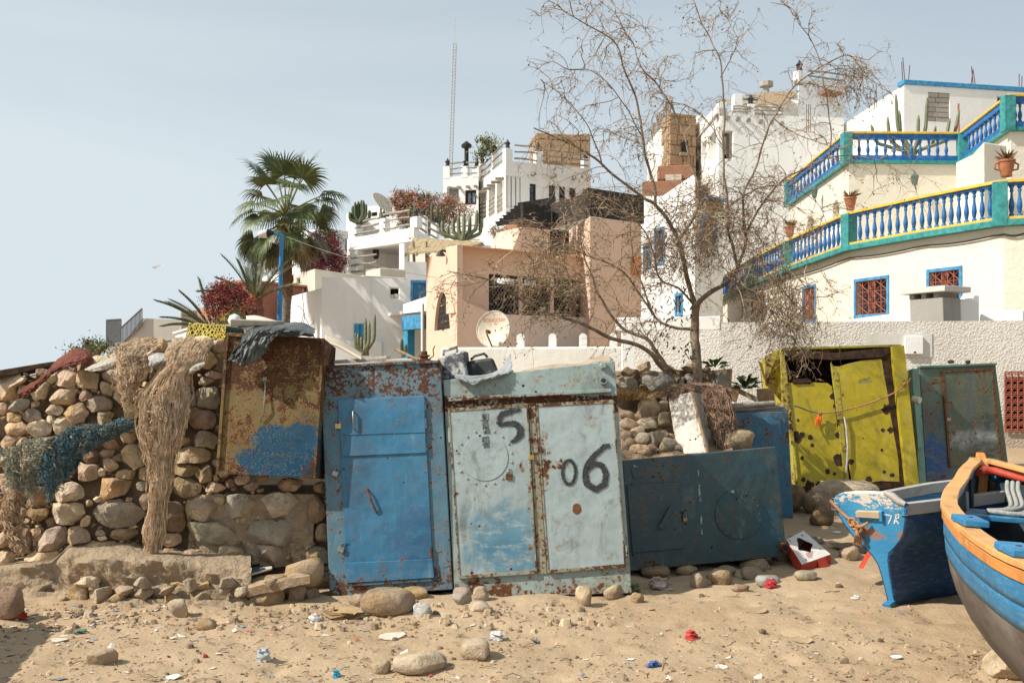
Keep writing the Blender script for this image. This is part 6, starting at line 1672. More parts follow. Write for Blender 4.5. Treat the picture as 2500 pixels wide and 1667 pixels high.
# ---- blue box behind it
S=Sheet(zf,[(960,410),(1318,402),(1352,1080),(1000,1130)],[10.42,10.42,10.34,10.34])
root=empty('blue_box_locker',S.uv(1180,1100),'narrow blue rusty steel locker between the low box and the yellow locker','locker');rl=V(root.location)
M_BB=rusty('mid_blue_steel',(0.05,0.20,0.33),(0.045,.16,.26),.72,1.1,topz=(.75,1.2,.25),spots=.3,streak=.35,blotch=.5)
mb=MB();S.shell(mb,.55);mb.build('body',M_BB,root,bevel=.01)
mb=MB();S.plate(mb,[(975,452),(1268,446),(1300,1062),(1010,1100)],0,.014);mb.build('door',M_BB,root,bevel=.004)
for k,(a,b,r) in enumerate((((940,372),(1230,350),.028),((965,392),(1285,372),.022),((960,402),(1310,392),.03))):
    mb=MB();A_,B_=P(*zf(*a),10.40+.06*k),P(*zf(*b),10.45+.02*k);mb.tube([lerp(A_,B_,i/8)+V((0,0,.012*noise.noise(V((i,k,2))))) for i in range(9)],[r*(1+.3*noise.noise(V((i,k*3,7)))) for i in range(9)],8)
    tag(mb.build('driftwood_pole',M_WOODG,smooth=60,origin=A_),('grey driftwood pole on the blue locker, rearmost','grey driftwood pole on the blue locker, middle one','thick grey rolled matting on the blue locker front edge')[k],'pole','driftwood on the blue locker')
M_PLY=plain('plywood',(0.30,.175,.085),.8,.25,12,.2)
for pts,lab in (([(915,290),(960,242),(1008,262),(985,345),(922,330)],'tilted plywood offcut behind the blue locker'),([(1115,260),(1220,252),(1232,345),(1122,348)],'square plywood offcut beside the yellow locker')):
    mb=MB();q=[P(*zf(*p),10.9) for p in pts];mb.prism(q,V((.01,.02,0)));tag(mb.build('plywood_offcut',M_PLY,origin=q[0]),lab,'board','plywood offcuts')
mb=MB();a,b=P(*zf(985,262),10.95),P(*zf(1118,328),10.85);mb.hexa([a+V(q) for q in ((0,0,-.03),(0,0,.03),(0,.03,.03),(0,.03,-.03))]+[b+V(q) for q in ((0,0,-.03),(0,0,.03),(0,.03,.03),(0,.03,-.03))]);tag(mb.build('timber_batten',M_WOOD,origin=a),'slanting timber batten between the plywood offcuts','batten')
# ---- yellow locker, open and torn
S=Sheet(ze,[(250,120),(1285,92),(1420,1300),(380,1430)],[11.5,11.65,11.4,11.2])
root=empty('yellow_locker',S.uv(900,1380),'large bright yellow rusted locker with torn top corner and rope tied across','locker');rl=V(root.location)
YL=(0.50,0.46,0.035)
M_YW=rusty('yellow_locker_paint',(0.53,0.415,0.02),(0.45,.345,.018),.20,.8,botz=(.0,.3,.55),spots=.12,streak=.3,rdark=.6,blotch=.3)
M_YR=rusty('yellow_flaking_paint',(0.50,0.45,0.05),(0.42,.34,.05),.75,.7,spots=.3,streak=.8,rdark=.55,blotch=.9)
M_DRUST=plain('dark_rust',(0.05,.026,.016),.95,.5,14,.8,60)
bk=V((.55,.83,0)).normalized()
def slab_uv(name,pts,d0,d1,mat,par=None,bev=.005): mb=MB();S.plate(mb,pts,d0,d1);return mb.build(name,mat,par or root,bevel=bev)
# carcass: back, floor, sides as plates so that the torn opening shows a dark inside
c=[S.uv(*p) for p in ((250,120),(1285,92),(1420,1300),(380,1430))];D=.75
mb=MB();mb.prism([p+S.b*D for p in c],S.b*.02);mb.build('back_panel',M_DRUST,root)
def side(name,a,b,mat,inw):
    mb=MB();mb.hexa([a,b,b+S.b*D,a+S.b*D,a+inw,b+inw,b+inw+S.b*D,a+inw+S.b*D]);return mb.build(name,mat,root)
rt=(c[1]-c[0]).normalized()
sl=side('side_panel',c[0],c[3],M_YR,rt*.02);side('side_panel',c[1],c[2],M_YW,-rt*.02)
side('roof_panel',c[0]+V((0,0,.0)),c[1],M_YR,V((0,0,.025)));side('floor_panel',c[3],c[2],M_DRUST,V((0,0,.03)))
# front framing
slab_uv('top_rail',[(240,115),(700,150),(1180,105),(1180,150),(1120,190),(700,215),(480,200),(255,175)],0,.03,M_DRUST)
slab_uv('left_stile',[(225,115),(262,170),(300,470),(400,1400),(340,1010),(240,560)],0,.03,M_YR)
slab_uv('right_stile',[(1180,100),(1290,92),(1420,1290),(1310,1310)],0,.06,M_YW)
slab_uv('right_gap',[(1110,190),(1180,150),(1310,1300),(1265,1300)],-.01,.012,M_DRUST)
slab_uv('centre_stile',[(665,230),(735,330),(830,1310),(795,1330)],-.005,.02,M_YR)
ld=slab_uv('left_door',[(282,412),(330,405),(345,418),(490,418),(500,405),(640,410),(680,440),(805,1340),(640,1440),(385,1385)],-.008,.010,M_YW)
slab_uv('torn_strip',[(335,385),(440,372),(490,385),(498,410),(340,418)],.0,.03,M_DRUST,ld,.003)
rd=slab_uv('right_door',[(668,262),(740,268),(810,245),(930,215),(1110,200),(1130,330),(1165,520),(1180,650),(1255,1060),(1265,1270),(1100,1262),(960,1285),(845,1250),(760,700)],-.004,.014,M_YW)
slab_uv('rust_skirt',[(800,1255),(1300,1225),(1310,1305),(820,1370)],-.012,.006,M_DRUST)
# torn flap at the left
mb=MB();q=[P(*ze(*p),Y) for p,Y in (((100,175),11.55),((225,115),11.6),((250,250),11.6),((262,600),11.5),((180,500),11.5),((100,420),11.45))]
mb.prism(q,V((.004,.03,0)));fl_=mb.build('torn_flap',M_YR,root)
mb=MB();q=[P(*ze(*p),Y) for p,Y in (((38,212),11.35),((75,240),11.4),((105,380),11.45),((130,450),11.45),((85,360),11.4))];mb.prism(q,V((.0,.01,.0)));mb.build('peeling_strip',M_YR,fl_)
for (x,y,r) in ((740,1080,52),(360,870,40),(385,900,34),(998,1245,28),(480,1300,42),(565,1300,34),(440,1335,30),(705,1315,28),(690,525,30),(845,1095,24),(490,882,20),(415,860,24),(418,1058,18),(1118,820,17),(1185,820,26),(1150,640,40),(1132,1182,14),(1110,992,13),(640,1180,22),(700,1197,15),(505,950,16),(735,860,28),(700,610,16),(1200,1210,18),(383,735,12),(430,1250,20)):
    rr=random.Random(int(x+y));n_=16;pts=[(x+r*math.cos(k/n_*6.2832)*(1+rr.uniform(-.28,.28)),y+r*1.05*math.sin(k/n_*6.2832)*(1+rr.uniform(-.28,.28))) for k in range(n_)]
    mb=MB();S.plate(mb,pts,.0102 if x<790 else .0142,.0125 if x<790 else .0165);mb.build('rust_hole',M_DRUST,ld if x<790 else rd)
mb=MB();mb.tube([S.pt(775,705,.04),S.pt(790,800,.05),S.pt(803,950,.045),S.pt(797,1080,.05),S.pt(790,1190,.04)],.012,6);mb.build('hanging_strip',plain('dirty_white_strip',(.45,.42,.37),.8),root,smooth=60)
# little sticker, reads LG FAST
mb=MB();S.plate(mb,[(905,408),(1015,385),(1022,402),(908,416)],.0144,.0152);stk=mb.build('sticker',plain('grey_sticker',(.20,.20,.17),.6,bump=0),rd)
def lettering(S,text,x,y,x2,y2,h,d,mat,parent,name='lettering',shear=0.25,width=1.0):
    cu=bpy.data.curves.new(name,'FONT');cu.body=text;cu.size=1.0;cu.shear=shear;cu.extrude=0
    ob=bpy.data.objects.new(name,cu);sc.collection.objects.link(ob)
    dg=bpy.context.evaluated_depsgraph_get();me=bpy.data.meshes.new_from_object(ob.evaluated_get(dg));bpy.data.objects.remove(ob)
    xs_=[v.co.x for v in me.vertices];w=max(xs_)-min(xs_);x0=min(xs_)
    q=parent;b=V((0,0,0))
    while q is not None: b=b+V(q.location);q=q.parent
    for v in me.vertices:
        t=(v.co.x-x0)/w;v.co=S.pt(lerp(x,x2,t),lerp(y,y2,t)-v.co.y/.7*h,d)-b
    ob=bpy.data.objects.new(name,me);sc.collection.objects.link(ob);ob.parent=parent;me.materials.clear();me.materials.append(mat)
    return ob
lettering(S,'LG FAST',908,404,1008,382,22,.0156,M_BLACKM,rd)
# rope tied across it
M_ROPE=plain('orange_rope',(0.36,0.19,.095),.9,.3,60,.5,160)
mb=MB();rp=catmull([S.pt(1330,380,.1),S.pt(1285,440,.09),S.pt(1180,512,.07),S.pt(1000,585,.06),S.pt(800,645,.06),S.pt(580,682,.07)],8);mb.tube(rp,.009,6)
rroot=empty('mooring_rope',S.pt(580,682,.07),'thin orange rope strung across the yellow locker','rope');mb.build('rope',M_ROPE,rroot,smooth=60)
mb=MB();mb.tube(catmull([S.pt(580,682,.07),S.pt(470,665,.08),S.pt(380,640,.12),S.pt(290,628,.2)],6),.008,6);mb.build('green_rope',plain('green_rope',(0.12,.17,.14),.9),rroot,smooth=60)
mb=MB()
for k in range(6): a=k*1.05;mb.tube([S.pt(555+6*math.cos(a),690,.07),S.pt(540+22*math.cos(a),735,.08+.02*math.sin(a)),S.pt(532+18*math.cos(a),788,.075)],.008,4)
mb.build('orange_ribbon',plain('orange_ribbon',(.75,.13,.02),.6),rroot)
mb=MB()
for k in range(3): mb.tube(circle_pts(S.pt(565-k*8,684,.07),V((.4,.9,0)).normalized(),.02,10),.008,5)
for k in range(2): mb.tube(circle_pts(S.pt(1272+k*12,440-12*k,.09),V((.4,.9,0)).normalized(),.022,10),.009,5)
mb.build('knot',M_ROPE,rroot,smooth=60)

# ---- dark green locker
S=Sheet(ze,[(1445,282),(2105,240),(2225,1180),(1505,1300)],[11.9,12.1,11.95,11.75])
root=empty('dark_green_locker',S.uv(1850,1230),'dark green rusty locker with framed door, at right of the yellow one','locker');rl=V(root.location)
M_DG=rusty('dark_green_steel',(0.115,0.165,0.12),(0.085,.135,.115),.62,.9,[(rel(S,1560,1070),(.27,.5,.30),(0.018,.085,.27),.97),(rel(S,1560,720),(.25,.5,.18),(.055,.085,.13),.6),(rel(S,1530,420),(.2,.5,.3),(.13,.22,.17),.5)],spots=.3,streak=.45,rdark=.7,blotch=.5,botz=(-.05,.15,.4))
M_DGD=rusty('dark_green_door',(0.115,.15,.10),(.09,.12,.09),.72,.9,[(rel(S,1930,900),(.38,.5,.14),(.40,.43,.43),.85),(rel(S,1880,560),(.08,.5,.5),(.09,.12,.15),.7),(rel(S,2030,980),(.3,.5,.12),(.03,.04,.035),.8),(rel(S,2040,760),(.25,.5,.12),(.03,.045,.05),.7)],spots=.3,streak=.5,rdark=.7,blotch=.55)
mb=MB();S.shell(mb,.6);mb.build('body',M_DG,root,bevel=.01)
d_=MB();S.plate(d_,[(1640,325),(2062,292),(2145,1080),(1705,1140)],0,.014);d_=d_.build('door',M_DGD,root,bevel=.004)
for pts in ([(1628,318),(1646,318),(1712,1142),(1694,1146)],[(2055,290),(2072,288),(2156,1080),(2138,1084)],[(1628,308),(2072,278),(2073,292),(1630,324)]):
    mb=MB();S.plate(mb,pts,.0,.022);mb.build('door_frame',M_RUSTP,root,bevel=.002)
hasp(S,1655,690,1700,706,root,M_RUSTP);padlock(S,1686,712,34,root,.05,plain('pinkish_brass',(.38,.24,.17),.5,metal=.5));hinge(S,2068,340,44,10,root,M_DG)
mb=MB();S.plate(mb,[(1440,262),(2105,236),(2106,254),(1441,282)],-.05,.03);mb.build('top_flange',rusty('green_flange',(.13,.27,.20),(.10,.2,.15),.6),root,bevel=.004)
# pale green post standing at its left
M_PGREEN=rusty('pale_green_post',(0.22,.40,.33),(.17,.31,.26),.45,1.0,spots=.2,streak=.8,blotch=.5)
S2=Sheet(ze,[(1375,285),(1440,280),(1505,1290),(1440,1290)],[11.7,11.7,11.55,11.55])
mb=MB();S2.shell(mb,.12);mb.build('corner_post',M_PGREEN,root,bevel=.01)
mb=MB();S2.plate(mb,[(1370,585),(1418,580),(1438,975),(1400,980)],.02,.10);mb.build('side_bracket',M_PGREEN,root,bevel=.008)
mb=MB();mb.tube([S2.pt(1372,552,.05),S2.pt(1412,568,.12)],.04,10);mb.build('roller',plain('aged_white',(.5,.48,.42),.7),root,smooth=40)
for i,(x,y) in enumerate(((1720,225),(1865,228))):
    boulder('stone',P(*ze(x,y+14),12.2),(.09-.03*i,.07,.05),800+i,(.06,.045,.035),None,3,label=('dark stone on top of the dark green locker, larger one','dark stone on top of the dark green locker, smaller one')[i],group='stones on the dark green locker')
# broken pale slab and weeds between the lockers and the boat
boulder('stone',V((2.95,10.7,gz(2.95,10.7))),(.42,.36,.30),811,mul(SC['d'],.9),None,5,label='brown boulder at the foot of the yellow locker, right one',group='boulders under the yellow locker')
boulder('stone',V((3.25,10.55,gz(3.25,10.55))),(.36,.3,.24),812,mul(SC['d'],1.1),None,5,label='brown boulder at the foot of the yellow locker, left one',group='boulders under the yellow locker')
boulder('stone',V((3.75,11.2,gz(3.75,11.2)-.05)),(.75,.5,.28),813,SC['p'],None,6,label='pale broken slab in front of the dark green locker')

# ================================================================ stone garden wall and rubble behind the low box
gw_=empty('garden_stone_wall',P(*zf(560,300),10.2),'wall of squared grey stone blocks under the bare tree','wall')
GB=[(285,228,150,98,'c'),(485,215,255,142,'c'),(640,215,40,130,'c'),(720,210,190,120,'c'),(868,222,135,125,'c'),(295,152,115,56,'o'),(405,118,155,58,'t'),(548,127,145,54,'o'),(695,128,155,60,'o'),(225,165,40,40,'t'),(510,312,60,50,'c'),(445,300,70,40,'d'),(585,310,80,50,'d'),(390,250,60,50,'d'),(170,230,90,90,'d'),(800,140,70,40,'o'),(340,300,120,60,'d'),(700,310,120,70,'d'),(840,310,130,60,'d')]
go=pack([(x,y,w,h,0) for x,y,w,h,k in GB],2.0,kinds=[k for*_,k in GB])
for i,(s,o) in enumerate(zip(GB,go)):
    Y=10.2 if s[1]>160 else 10.22;cc=P(*zf(s[0],s[1]),Y);kk=Y/F/2.613
    m=stone_geo([(a*kk,b*kk) for a,b in o],.12 if s[4]=='c' else .15,900+i,chips=3,rough=.6);m.v=[(x+cc.x,y+cc.y,z+cc.z) for x,y,z in m.v]
    m.build('block' if s[4]=='c' else 'stone',M_STONE,gw_,smooth=38,origin=cc,color=mul((.29,.26,.22) if s[4]=='c' else SC[s[4]],srnd.uniform(.9,1.15)))
mb=MB();rows=[]
for i in range(50):
    x=lerp(120,960,i/49);row=[]
    for j in range(26):
        t=j/25;y=lerp(140,760,t);Y=lerp(10.35,9.0,smooth(.25,1,t));p=P(*zf(x,y),Y);row.append(p+V((0,-1,.5))*noise.fractal(p*5,.8,2,4)*.05)
    rows.append(row)
mb.grid(rows);mb.build('earth_bank',M_EARTH,gw_,smooth=180)
RB=[(430,385,130,110,'p'),(525,372,70,80,'t'),(425,485,150,90,'p'),(530,455,80,90,'t'),(290,430,90,60,'t'),(300,490,110,70,'o'),(355,535,90,60,'t'),(470,580,110,90,'g'),(545,630,120,110,'g'),(375,660,130,90,'o'),(395,580,110,80,'g'),(300,620,90,80,'d'),(600,640,70,60,'g'),(450,650,70,70,'d'),(290,560,70,60,'d'),(520,550,60,50,'t')]
for i,(x,y,w,h,k) in enumerate(RB):
    Y=lerp(9.75,9.15,(y-370)/290);kk=Y/F/2.613;c=P(*zf(x,y+h/2),Y)
    boulder('loose_stone',c,(w*kk*1.1,w*kk*.9,h*kk*1.12),950+i,mul(SC[k],srnd.uniform(.95,1.2)),gw_,6,.9,srnd.uniform(-.3,.3))
# dry grass on the bank
def tuft(name,c,n,h,spread,mat,label,cat,seed,w=.004,up=.6):
    r=random.Random(seed);mb=MB()
    for k in range(n):
        a=r.uniform(0,6.28);b=V(c)+V((math.cos(a),math.sin(a),0))*spread*r.random();d=V((math.cos(a)*r.uniform(.1,1),math.sin(a)*r.uniform(.1,1),up*r.uniform(.4,1.4))).normalized()*h*r.uniform(.5,1.1)
        sw=d.orthogonal().normalized()*w;mid=b+d*.55;tip=b+d+V((math.cos(a),math.sin(a),-.4))*h*.2
        mb.add([b-sw,b+sw,mid+sw*.8,mid-sw*.8,tip],[(0,1,2,3),(3,2,4)])
    return tag(mb.build(name,mat,recalc=False,origin=c),label,cat)
M_DRYG=plain('dry_grass',(0.30,.19,.085),.9,.4,30,0)
tuft('dry_grass_tuft',P(*zf(300,330),9.75),900,.17,.20,M_DRYG,'brown dry grass tuft on the bank beside the numbered locker','dry grass',1,.0022)
tuft('dry_grass_tuft',P(*zf(420,315),9.95),500,.13,.16,M_DRYG,'brown dry grass tuft under the large grey block','dry grass',2,.0022)
# white sheet metal panel leaning there, net beside it
S=Sheet(zf,[(552,320),(700,276),(800,668),(610,676)],[9.5,9.35,9.1,9.2])
root=empty('white_metal_panel',S.uv(700,670),'leaning white steel cabinet with rusty corner behind the low box','cabinet');rl=V(root.location)
M_WP=rusty('white_cabinet_paint',(0.74,.66,.56),(.64,.56,.46),.28,.9,spots=.25,streak=.6,blotch=.4)
q=[S.uv(*p) for p in S.q];r_=[P(*zf(778,292),9.75),P(*zf(838,652),9.5)]
mb=MB();mb.hexa([q[0],q[1],q[2],q[3],q[0]+V((.3,.55,0)),r_[0],r_[1],q[3]+V((.3,.55,0))]);mb.build('panel_body',M_WP,root,bevel=.008)
mb=MB();mb.tube([q[1]+V((0,-.004,0)),lerp(q[1],q[2],.5)+V((.004,-.004,0)),q[2]+V((0,-.004,0))],.012,6);mb.build('rusty_corner',rusty('rust_corner',(.5,.33,.2),(.4,.25,.14),.9,2),root,smooth=60)
def net_f(name,stations,n,cols,label,seed):
    st=[( (zf(a,0)[0])*1.96,(zf(b,0)[0])*1.96,(zf(0,y)[1]-750)*1.96,Y,bl) for a,b,y,Y,bl in stations]
    return net(name,st,n,cols,label,seed)
net_f('fishing_net',[(690,800,225,9.7,.04),(775,890,240,9.55,.08),(785,925,300,9.45,.10),(790,950,380,9.4,.11),(815,975,460,9.38,.11),(835,980,540,9.36,.10),(850,975,610,9.35,.08),(860,1000,655,9.3,.04)],900,((.36,.235,.16),(.27,.175,.115)),'brown fishing net hanging beside the leaning white cabinet',21)
net_f('fishing_net',[(560,690,230,9.7,.03),(545,700,265,9.55,.05),(548,600,320,9.5,.05)],220,((.36,.235,.16),(.27,.175,.115)),'brown net scrap behind the top of the white cabinet',22)
boulder('stone',P(*zf(990,645),9.35),(.36,.3,.20),990,SC['y'],None,4,label='ochre stone at the foot of the brown net')
# ================================================================ boats
def flaked(name,col,under,wood,amt=.5,scale=1.0,z0=None):
    """boat paint: col worn through to an older coat and to bare wood"""
    t=NT(name);n1=t.noise(6*scale,7,.68,dist=.5);n2=t.noise(26*scale,6,.7,t.mapv((.5,.5,2.2)))
    c=t.mix(t.rng(t.noise(2,4),.35,.7),col,mul(col,.82));c=t.mix(t.mth('MULTIPLY',t.rng(n2,.48,.68),.55),c,mix3(mul(col,1.3),(.4,.38,.34),.3));c=t.mix(t.mth('MULTIPLY',t.rng(t.noise(4.5*scale,8,.72,dist=.7),.50,.30),.65),c,mul(mix3(col,(.12,.10,.08),.5),.7))
    a=t.mth('ADD',t.mth('MULTIPLY',n1,.6),t.mth('MULTIPLY',n2,.4));lo=.74-.2*amt
    if z0: a=t.mth('ADD',a,t.rng(t.xyz(2),z0[0],z0[1],0,z0[2]))
    m1=t.rng(a,lo,lo+.02);m2=t.rng(a,lo+.06,lo+.08)
    c=t.mix(m1,c,under);c=t.mix(m2,c,wood)
    t.set('Base Color',c).set('Roughness',t.rng(m1,0,1,.5,.85)).set('Normal',t.bump(t.mth('SUBTRACT',t.mth('MULTIPLY',t.noise(40,5,.7,t.mapv((.4,.4,2))),.5),t.mth('MULTIPLY',m1,.3)),.45,.008)).set('Specular IOR Level',.35)
    return t.m
M_OR=flaked('orange_boat_paint',(0.68,0.27,0.065),(.56,.36,.16),(.22,.14,.09),.62)
M_ORL=flaked('orange_rail_paint',(0.70,0.36,0.12),(.58,.45,.28),(.25,.16,.1),.62)
M_BOATB=flaked('bright_blue_boat',(0.032,0.195,0.375),(.07,.25,.40),(.32,.33,.30),.62)
M_BOT=plain('weathered_bottom',(0.155,.115,.085),.85,.35,5,.35,30)
t=NT('worn_bottom');c=t.mix(t.rng(t.noise(4,7,.68,t.mapv((1,.35,1))),.42,.66),(.075,.050,.035),(.135,.108,.086));t.set('Base Color',c).set('Roughness',.8).set('Normal',t.bump(t.noise(18,6),.4,.015));M_BOT=t.m
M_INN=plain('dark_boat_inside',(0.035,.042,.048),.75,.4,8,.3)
M_REDP=plain('red_paint',(0.42,.055,.03),.5,.25,10,.15)
M_GREYW2=plain('grey_boat_wood',(0.20,.21,.21),.85,.3,8,.4)
ROPEG=plain('grey_rope',(0.34,.335,.30),.9,.25,80,.6,200)
HB=[(0,.035),(.25,.15),(.6,.30),(1.05,.45),(1.6,.66),(2.2,.84),(3,.97),(3.8,1.02),(4.6,.95),(5.2,.80)]
ZG=[(0,1.02),(.5,.975),(1,.94),(2.2,.885),(3.5,.86),(5.2,.90)]
ZK=[(0,.80),(.1,.52),(.28,.30),(.6,.15),(1.0,.09),(5.2,.08)]
def ci(x,tab):   # smooth table
    return (interp(x-.18,tab)+2*interp(x,tab)+interp(x+.18,tab))/4
def build_boat(B0,axis,heel,label,name='wooden_boat'):
    ax=V((*axis,0)).normalized();la=V((ax.y,-ax.x,0));la=la if la.x<0 else-la     # la points to port (photo left)
    root=empty(name,V((B0[0],B0[1],0))+ax*2.2,label,'boat')
    Rh=Matrix.Rotation(math.radians(heel),3,ax);piv=V((B0[0],B0[1],.1))+ax*2
    def tr(s,x,z): p=V((B0[0],B0[1],0))+ax*s+la*x+V((0,0,z));return Rh @ (p-piv)+piv
    def sec(s,side,ph,inset=0.0):
        hb=max(.012,ci(s,HB)-inset);zg=ci(s,ZG);zk=ci(s,ZK)+inset;k=smooth(.2,2.4,s);e1=lerp(1.15,.62,k);e2=lerp(1.0,.95,k)
        return tr(s,side*hb*math.cos(ph)**e1,zg-(zg-zk)*math.sin(ph)**e2)
    ss=[0,.06,.14,.25,.4]+[.6+.2*i for i in range(24)]
    P1=math.radians(38)
    for side,nm in ((1,'port'),(-1,'starboard')):
        phs=[math.radians(a) for a in (3,9,14,18,19)]
        m=MB();m.grid([[sec(s,side,p,0) for i,p in enumerate([math.radians(a) for a in (2,5,7.5,9.5)])] for s in ss]);m.build('sheer_strake',M_BOATB,root,smooth=40,solid=.02)
        m=MB();m.grid([[sec(s,side,math.radians(a),.004) for a in (9.6,12,14.5,17)] for s in ss]);m.build('lower_strake',M_BOATB,root,smooth=40,solid=.02)
        m=MB();m.grid([[sec(s,side,math.radians(a),.008) for a in (17.1,24,32,42,52,62,72,82,90)] for s in ss]);m.build('bottom_planking',M_BOT,root,smooth=60,solid=.02)
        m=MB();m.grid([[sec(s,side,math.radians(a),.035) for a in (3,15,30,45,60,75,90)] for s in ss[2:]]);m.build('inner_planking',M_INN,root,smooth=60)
        m=MB();m.grid([[sec(s,side,math.radians(a),.03) for a in (2,8,14)] for s in ss[2:]]);m.build('inner_strake',M_BOATB,root,smooth=60,solid=.01)
        # rail cap and rubbing strake
        rows=[];rub=[]
        for s in ss:
            hb=max(.02,ci(s,HB));zg=ci(s,ZG);w=min(.092,hb*1.2+.05)
            rows.append([tr(s,side*(hb+.03),zg),tr(s,side*(hb+.03),zg+.03),tr(s,side*max(0,hb-w+.03),zg+.03),tr(s,side*max(0,hb-w+.03),zg)])
            rub.append([tr(s,side*(hb+.022),zg-.005),tr(s,side*(hb+.018),zg-.055),tr(s,side*max(0,hb-.01),zg-.055),tr(s,side*max(0,hb-.01),zg-.005)])
        m=MB();m.grid(rows,True);m.build('rail_cap',M_ORL,root,smooth=40,bevel=.006)
        m=MB();m.grid(rub,True);m.build('rubbing_strake',M_OR,root,smooth=40,bevel=.006)
        for k in range(9):
            s=.55+.5*k;m=MB();path=[sec(s,side,math.radians(a),.045) for a in (4,20,36,52,68,84)];m.tube(path,.022,4);m.build('rib',M_GREYW2 if k%2 else M_INN,root)
        for s in ((2.95,3.75) if side==1 else (3.4,)):
            hb,zg=ci(s,HB),ci(s,ZG);m=MB();m.hexa([tr(s-.11,side*(hb+.028),zg+.032),tr(s+.11,side*(hb+.028),zg+.032),tr(s+.11,side*(hb-.085),zg+.032),tr(s-.11,side*(hb-.085),zg+.032),tr(s-.11,side*(hb+.028),zg+.065),tr(s+.11,side*(hb+.028),zg+.065),tr(s+.11,side*(hb-.085),zg+.065),tr(s-.11,side*(hb-.085),zg+.065)])
            bl=m.build('oarlock_block',M_BOATB,root,bevel=.008)
            m=MB();m.lathe([(.012,0),(.012,.002)],tr(s,side*(hb-.03),zg+.0652),8);m.build('pin_hole',M_INN,bl)
    # stem post, breast hook, thwarts, floor, transom
    m=MB();m.hexa([tr(-.05,.035,.45),tr(.07,.035,.40),tr(.09,.035,1.0),tr(-.03,.035,1.09),tr(-.05,-.035,.45),tr(.07,-.035,.40),tr(.09,-.035,1.0),tr(-.03,-.035,1.09)]);m.build('stem_post',M_OR,root,bevel=.012)
    m=MB();m.tube([tr(.30,.10,.955),tr(.2,.04,.965),tr(.20,-.04,.965),tr(.36,-.14,.945),tr(.52,-.22,.93)],[.03,.036,.034,.026,.02],8);m.build('breast_hook',M_REDP,root,smooth=60)
    for (s0,s1,z,mt,mt2) in ((.95,1.35,.735,M_BOATB,M_GREYW2),(3.0,3.25,.66,M_BOATB,M_BOATB),(4.3,4.55,.66,M_BOATB,M_BOATB)):
        n_=3
        for k in range(n_):
            a,b=lerp(s0,s1,k/n_)+.004,lerp(s0,s1,(k+1)/n_)-.004;ha,hb_=(ci(a,HB)-.05)*.96,(ci(b,HB)-.05)*.96
            m=MB();m.hexa([tr(a,ha,z),tr(b,hb_,z),tr(b,-hb_,z),tr(a,-ha,z),tr(a,ha,z+.03),tr(b,hb_,z+.03),tr(b,-hb_,z+.03),tr(a,-ha,z+.03)]);m.build('thwart_plank',mt if k!=1 else mt2,root,bevel=.005)
    m=MB();pts=[tr(5.2,side*0+x,z) for x,z in ((.80,.90),(.74,.5),(.5,.18),(0,.08),(-.5,.18),(-.74,.5),(-.80,.90))];m.prism(pts,-ax*.04);m.build('transom',M_BOATB,root)
    m=MB();m.hexa([tr(.35,.03,.13),tr(5.2,.03,-.0),tr(5.2,-.03,-.0),tr(.35,-.03,.13),tr(.3,.03,.3),tr(5.2,.03,.1),tr(5.2,-.03,.1),tr(.3,-.03,.3)]);m.build('keel',M_BOT,root)
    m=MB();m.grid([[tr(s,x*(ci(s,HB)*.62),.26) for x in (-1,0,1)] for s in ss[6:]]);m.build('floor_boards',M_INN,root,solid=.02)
    return root,tr
boat,btr=build_boat((3.46,7.47),(-.15,-1),-3.5,'near wooden boat with orange rail and blue strakes, bow pointing away')
# ropes inside the near boat
rr_=empty('grey_rope_coil',btr(1.1,.05,.77),'thick grey rope looped over the forward thwart of the near boat','rope')
m=MB()
for k in range(3):
    o=.035*k;m.tube(catmull([btr(.62,-.06+o,.93),btr(.72,-.03+o,.88),btr(.9,.0+o,.80),btr(1.08,.12+o*.7,.785),btr(1.22,.24+o,.785),btr(1.28,.16-o,.785),btr(1.15,.06-o,.79),btr(.98,-.0-o,.80)],6),.015,7)
m.build('rope',ROPEG,rr_,smooth=60);rr_['group']='ropes in the near boat'
rr_=empty('orange_rope_coil',btr(1.15,-.2,.77),'small orange rope coil on the forward thwart of the near boat','rope','ropes in the near boat')
m=MB()
for k in range(3): m.tube(circle_pts(btr(1.08,-.13,.775+.012*k),V((1,.2,0)).normalized(),.06+.012*k,16,up=V((-.2,1,0)).normalized()),.009,6)
m.tube([btr(1.1,-.18,.78),btr(1.2,-.3,.778),btr(1.22,-.42,.776)],.009,6);m.build('rope',M_ROPE,rr_,smooth=60)
# unseen copy of the near boat, added at left to cast the lower left shadow
def copy_boat(src,loc,rz,label):
    c=copy_tree(src,loc,rz);c['label']=label;return c
copy_boat(boat,V((-4.3,4.1,0)),math.radians(7),'unseen copy of the near boat added at left for its shadow')

# ---- blue boat with the wineglass transom
S=Sheet(zc,[(95,330),(575,365),(505,1035),(455,1035)],[7.30,6.80,7.17,7.17])
H=V((.86,.51,0)).normalized()
root=empty('blue_boat',S.uv(480,1040),'blue wooden boat with flaking white wineglass transom on the sand','boat');rl=V(root.location)
t=NT('blue_transom_paint');z_=t.xyz(2);n1=t.noise(8,8,.7,dist=.4);n2=t.noise(30,6,.7,t.mapv((.6,.6,2)))
c=t.mix(t.rng(t.noise(3,5),.35,.7),(0.03,.22,.44),(.045,.28,.50))
a=t.mth('ADD',t.mth('ADD',t.mth('MULTIPLY',n1,.6),t.mth('MULTIPLY',n2,.4)),t.rng(z_,.60,.84,-.03,.17))
c=t.mix(t.rng(a,.60,.63),c,(.62,.58,.50));c=t.mix(t.rng(t.mth('ADD',n1,t.mth('MULTIPLY',t.mth('MULTIPLY',t.rng(z_,.42,.5),t.rng(z_,.62,.54)),.16)),.66,.70),c,(.30,.16,.11));c=t.mix(t.mth('MULTIPLY',t.rng(n2,.62,.70),.6),c,(.20,.15,.11))
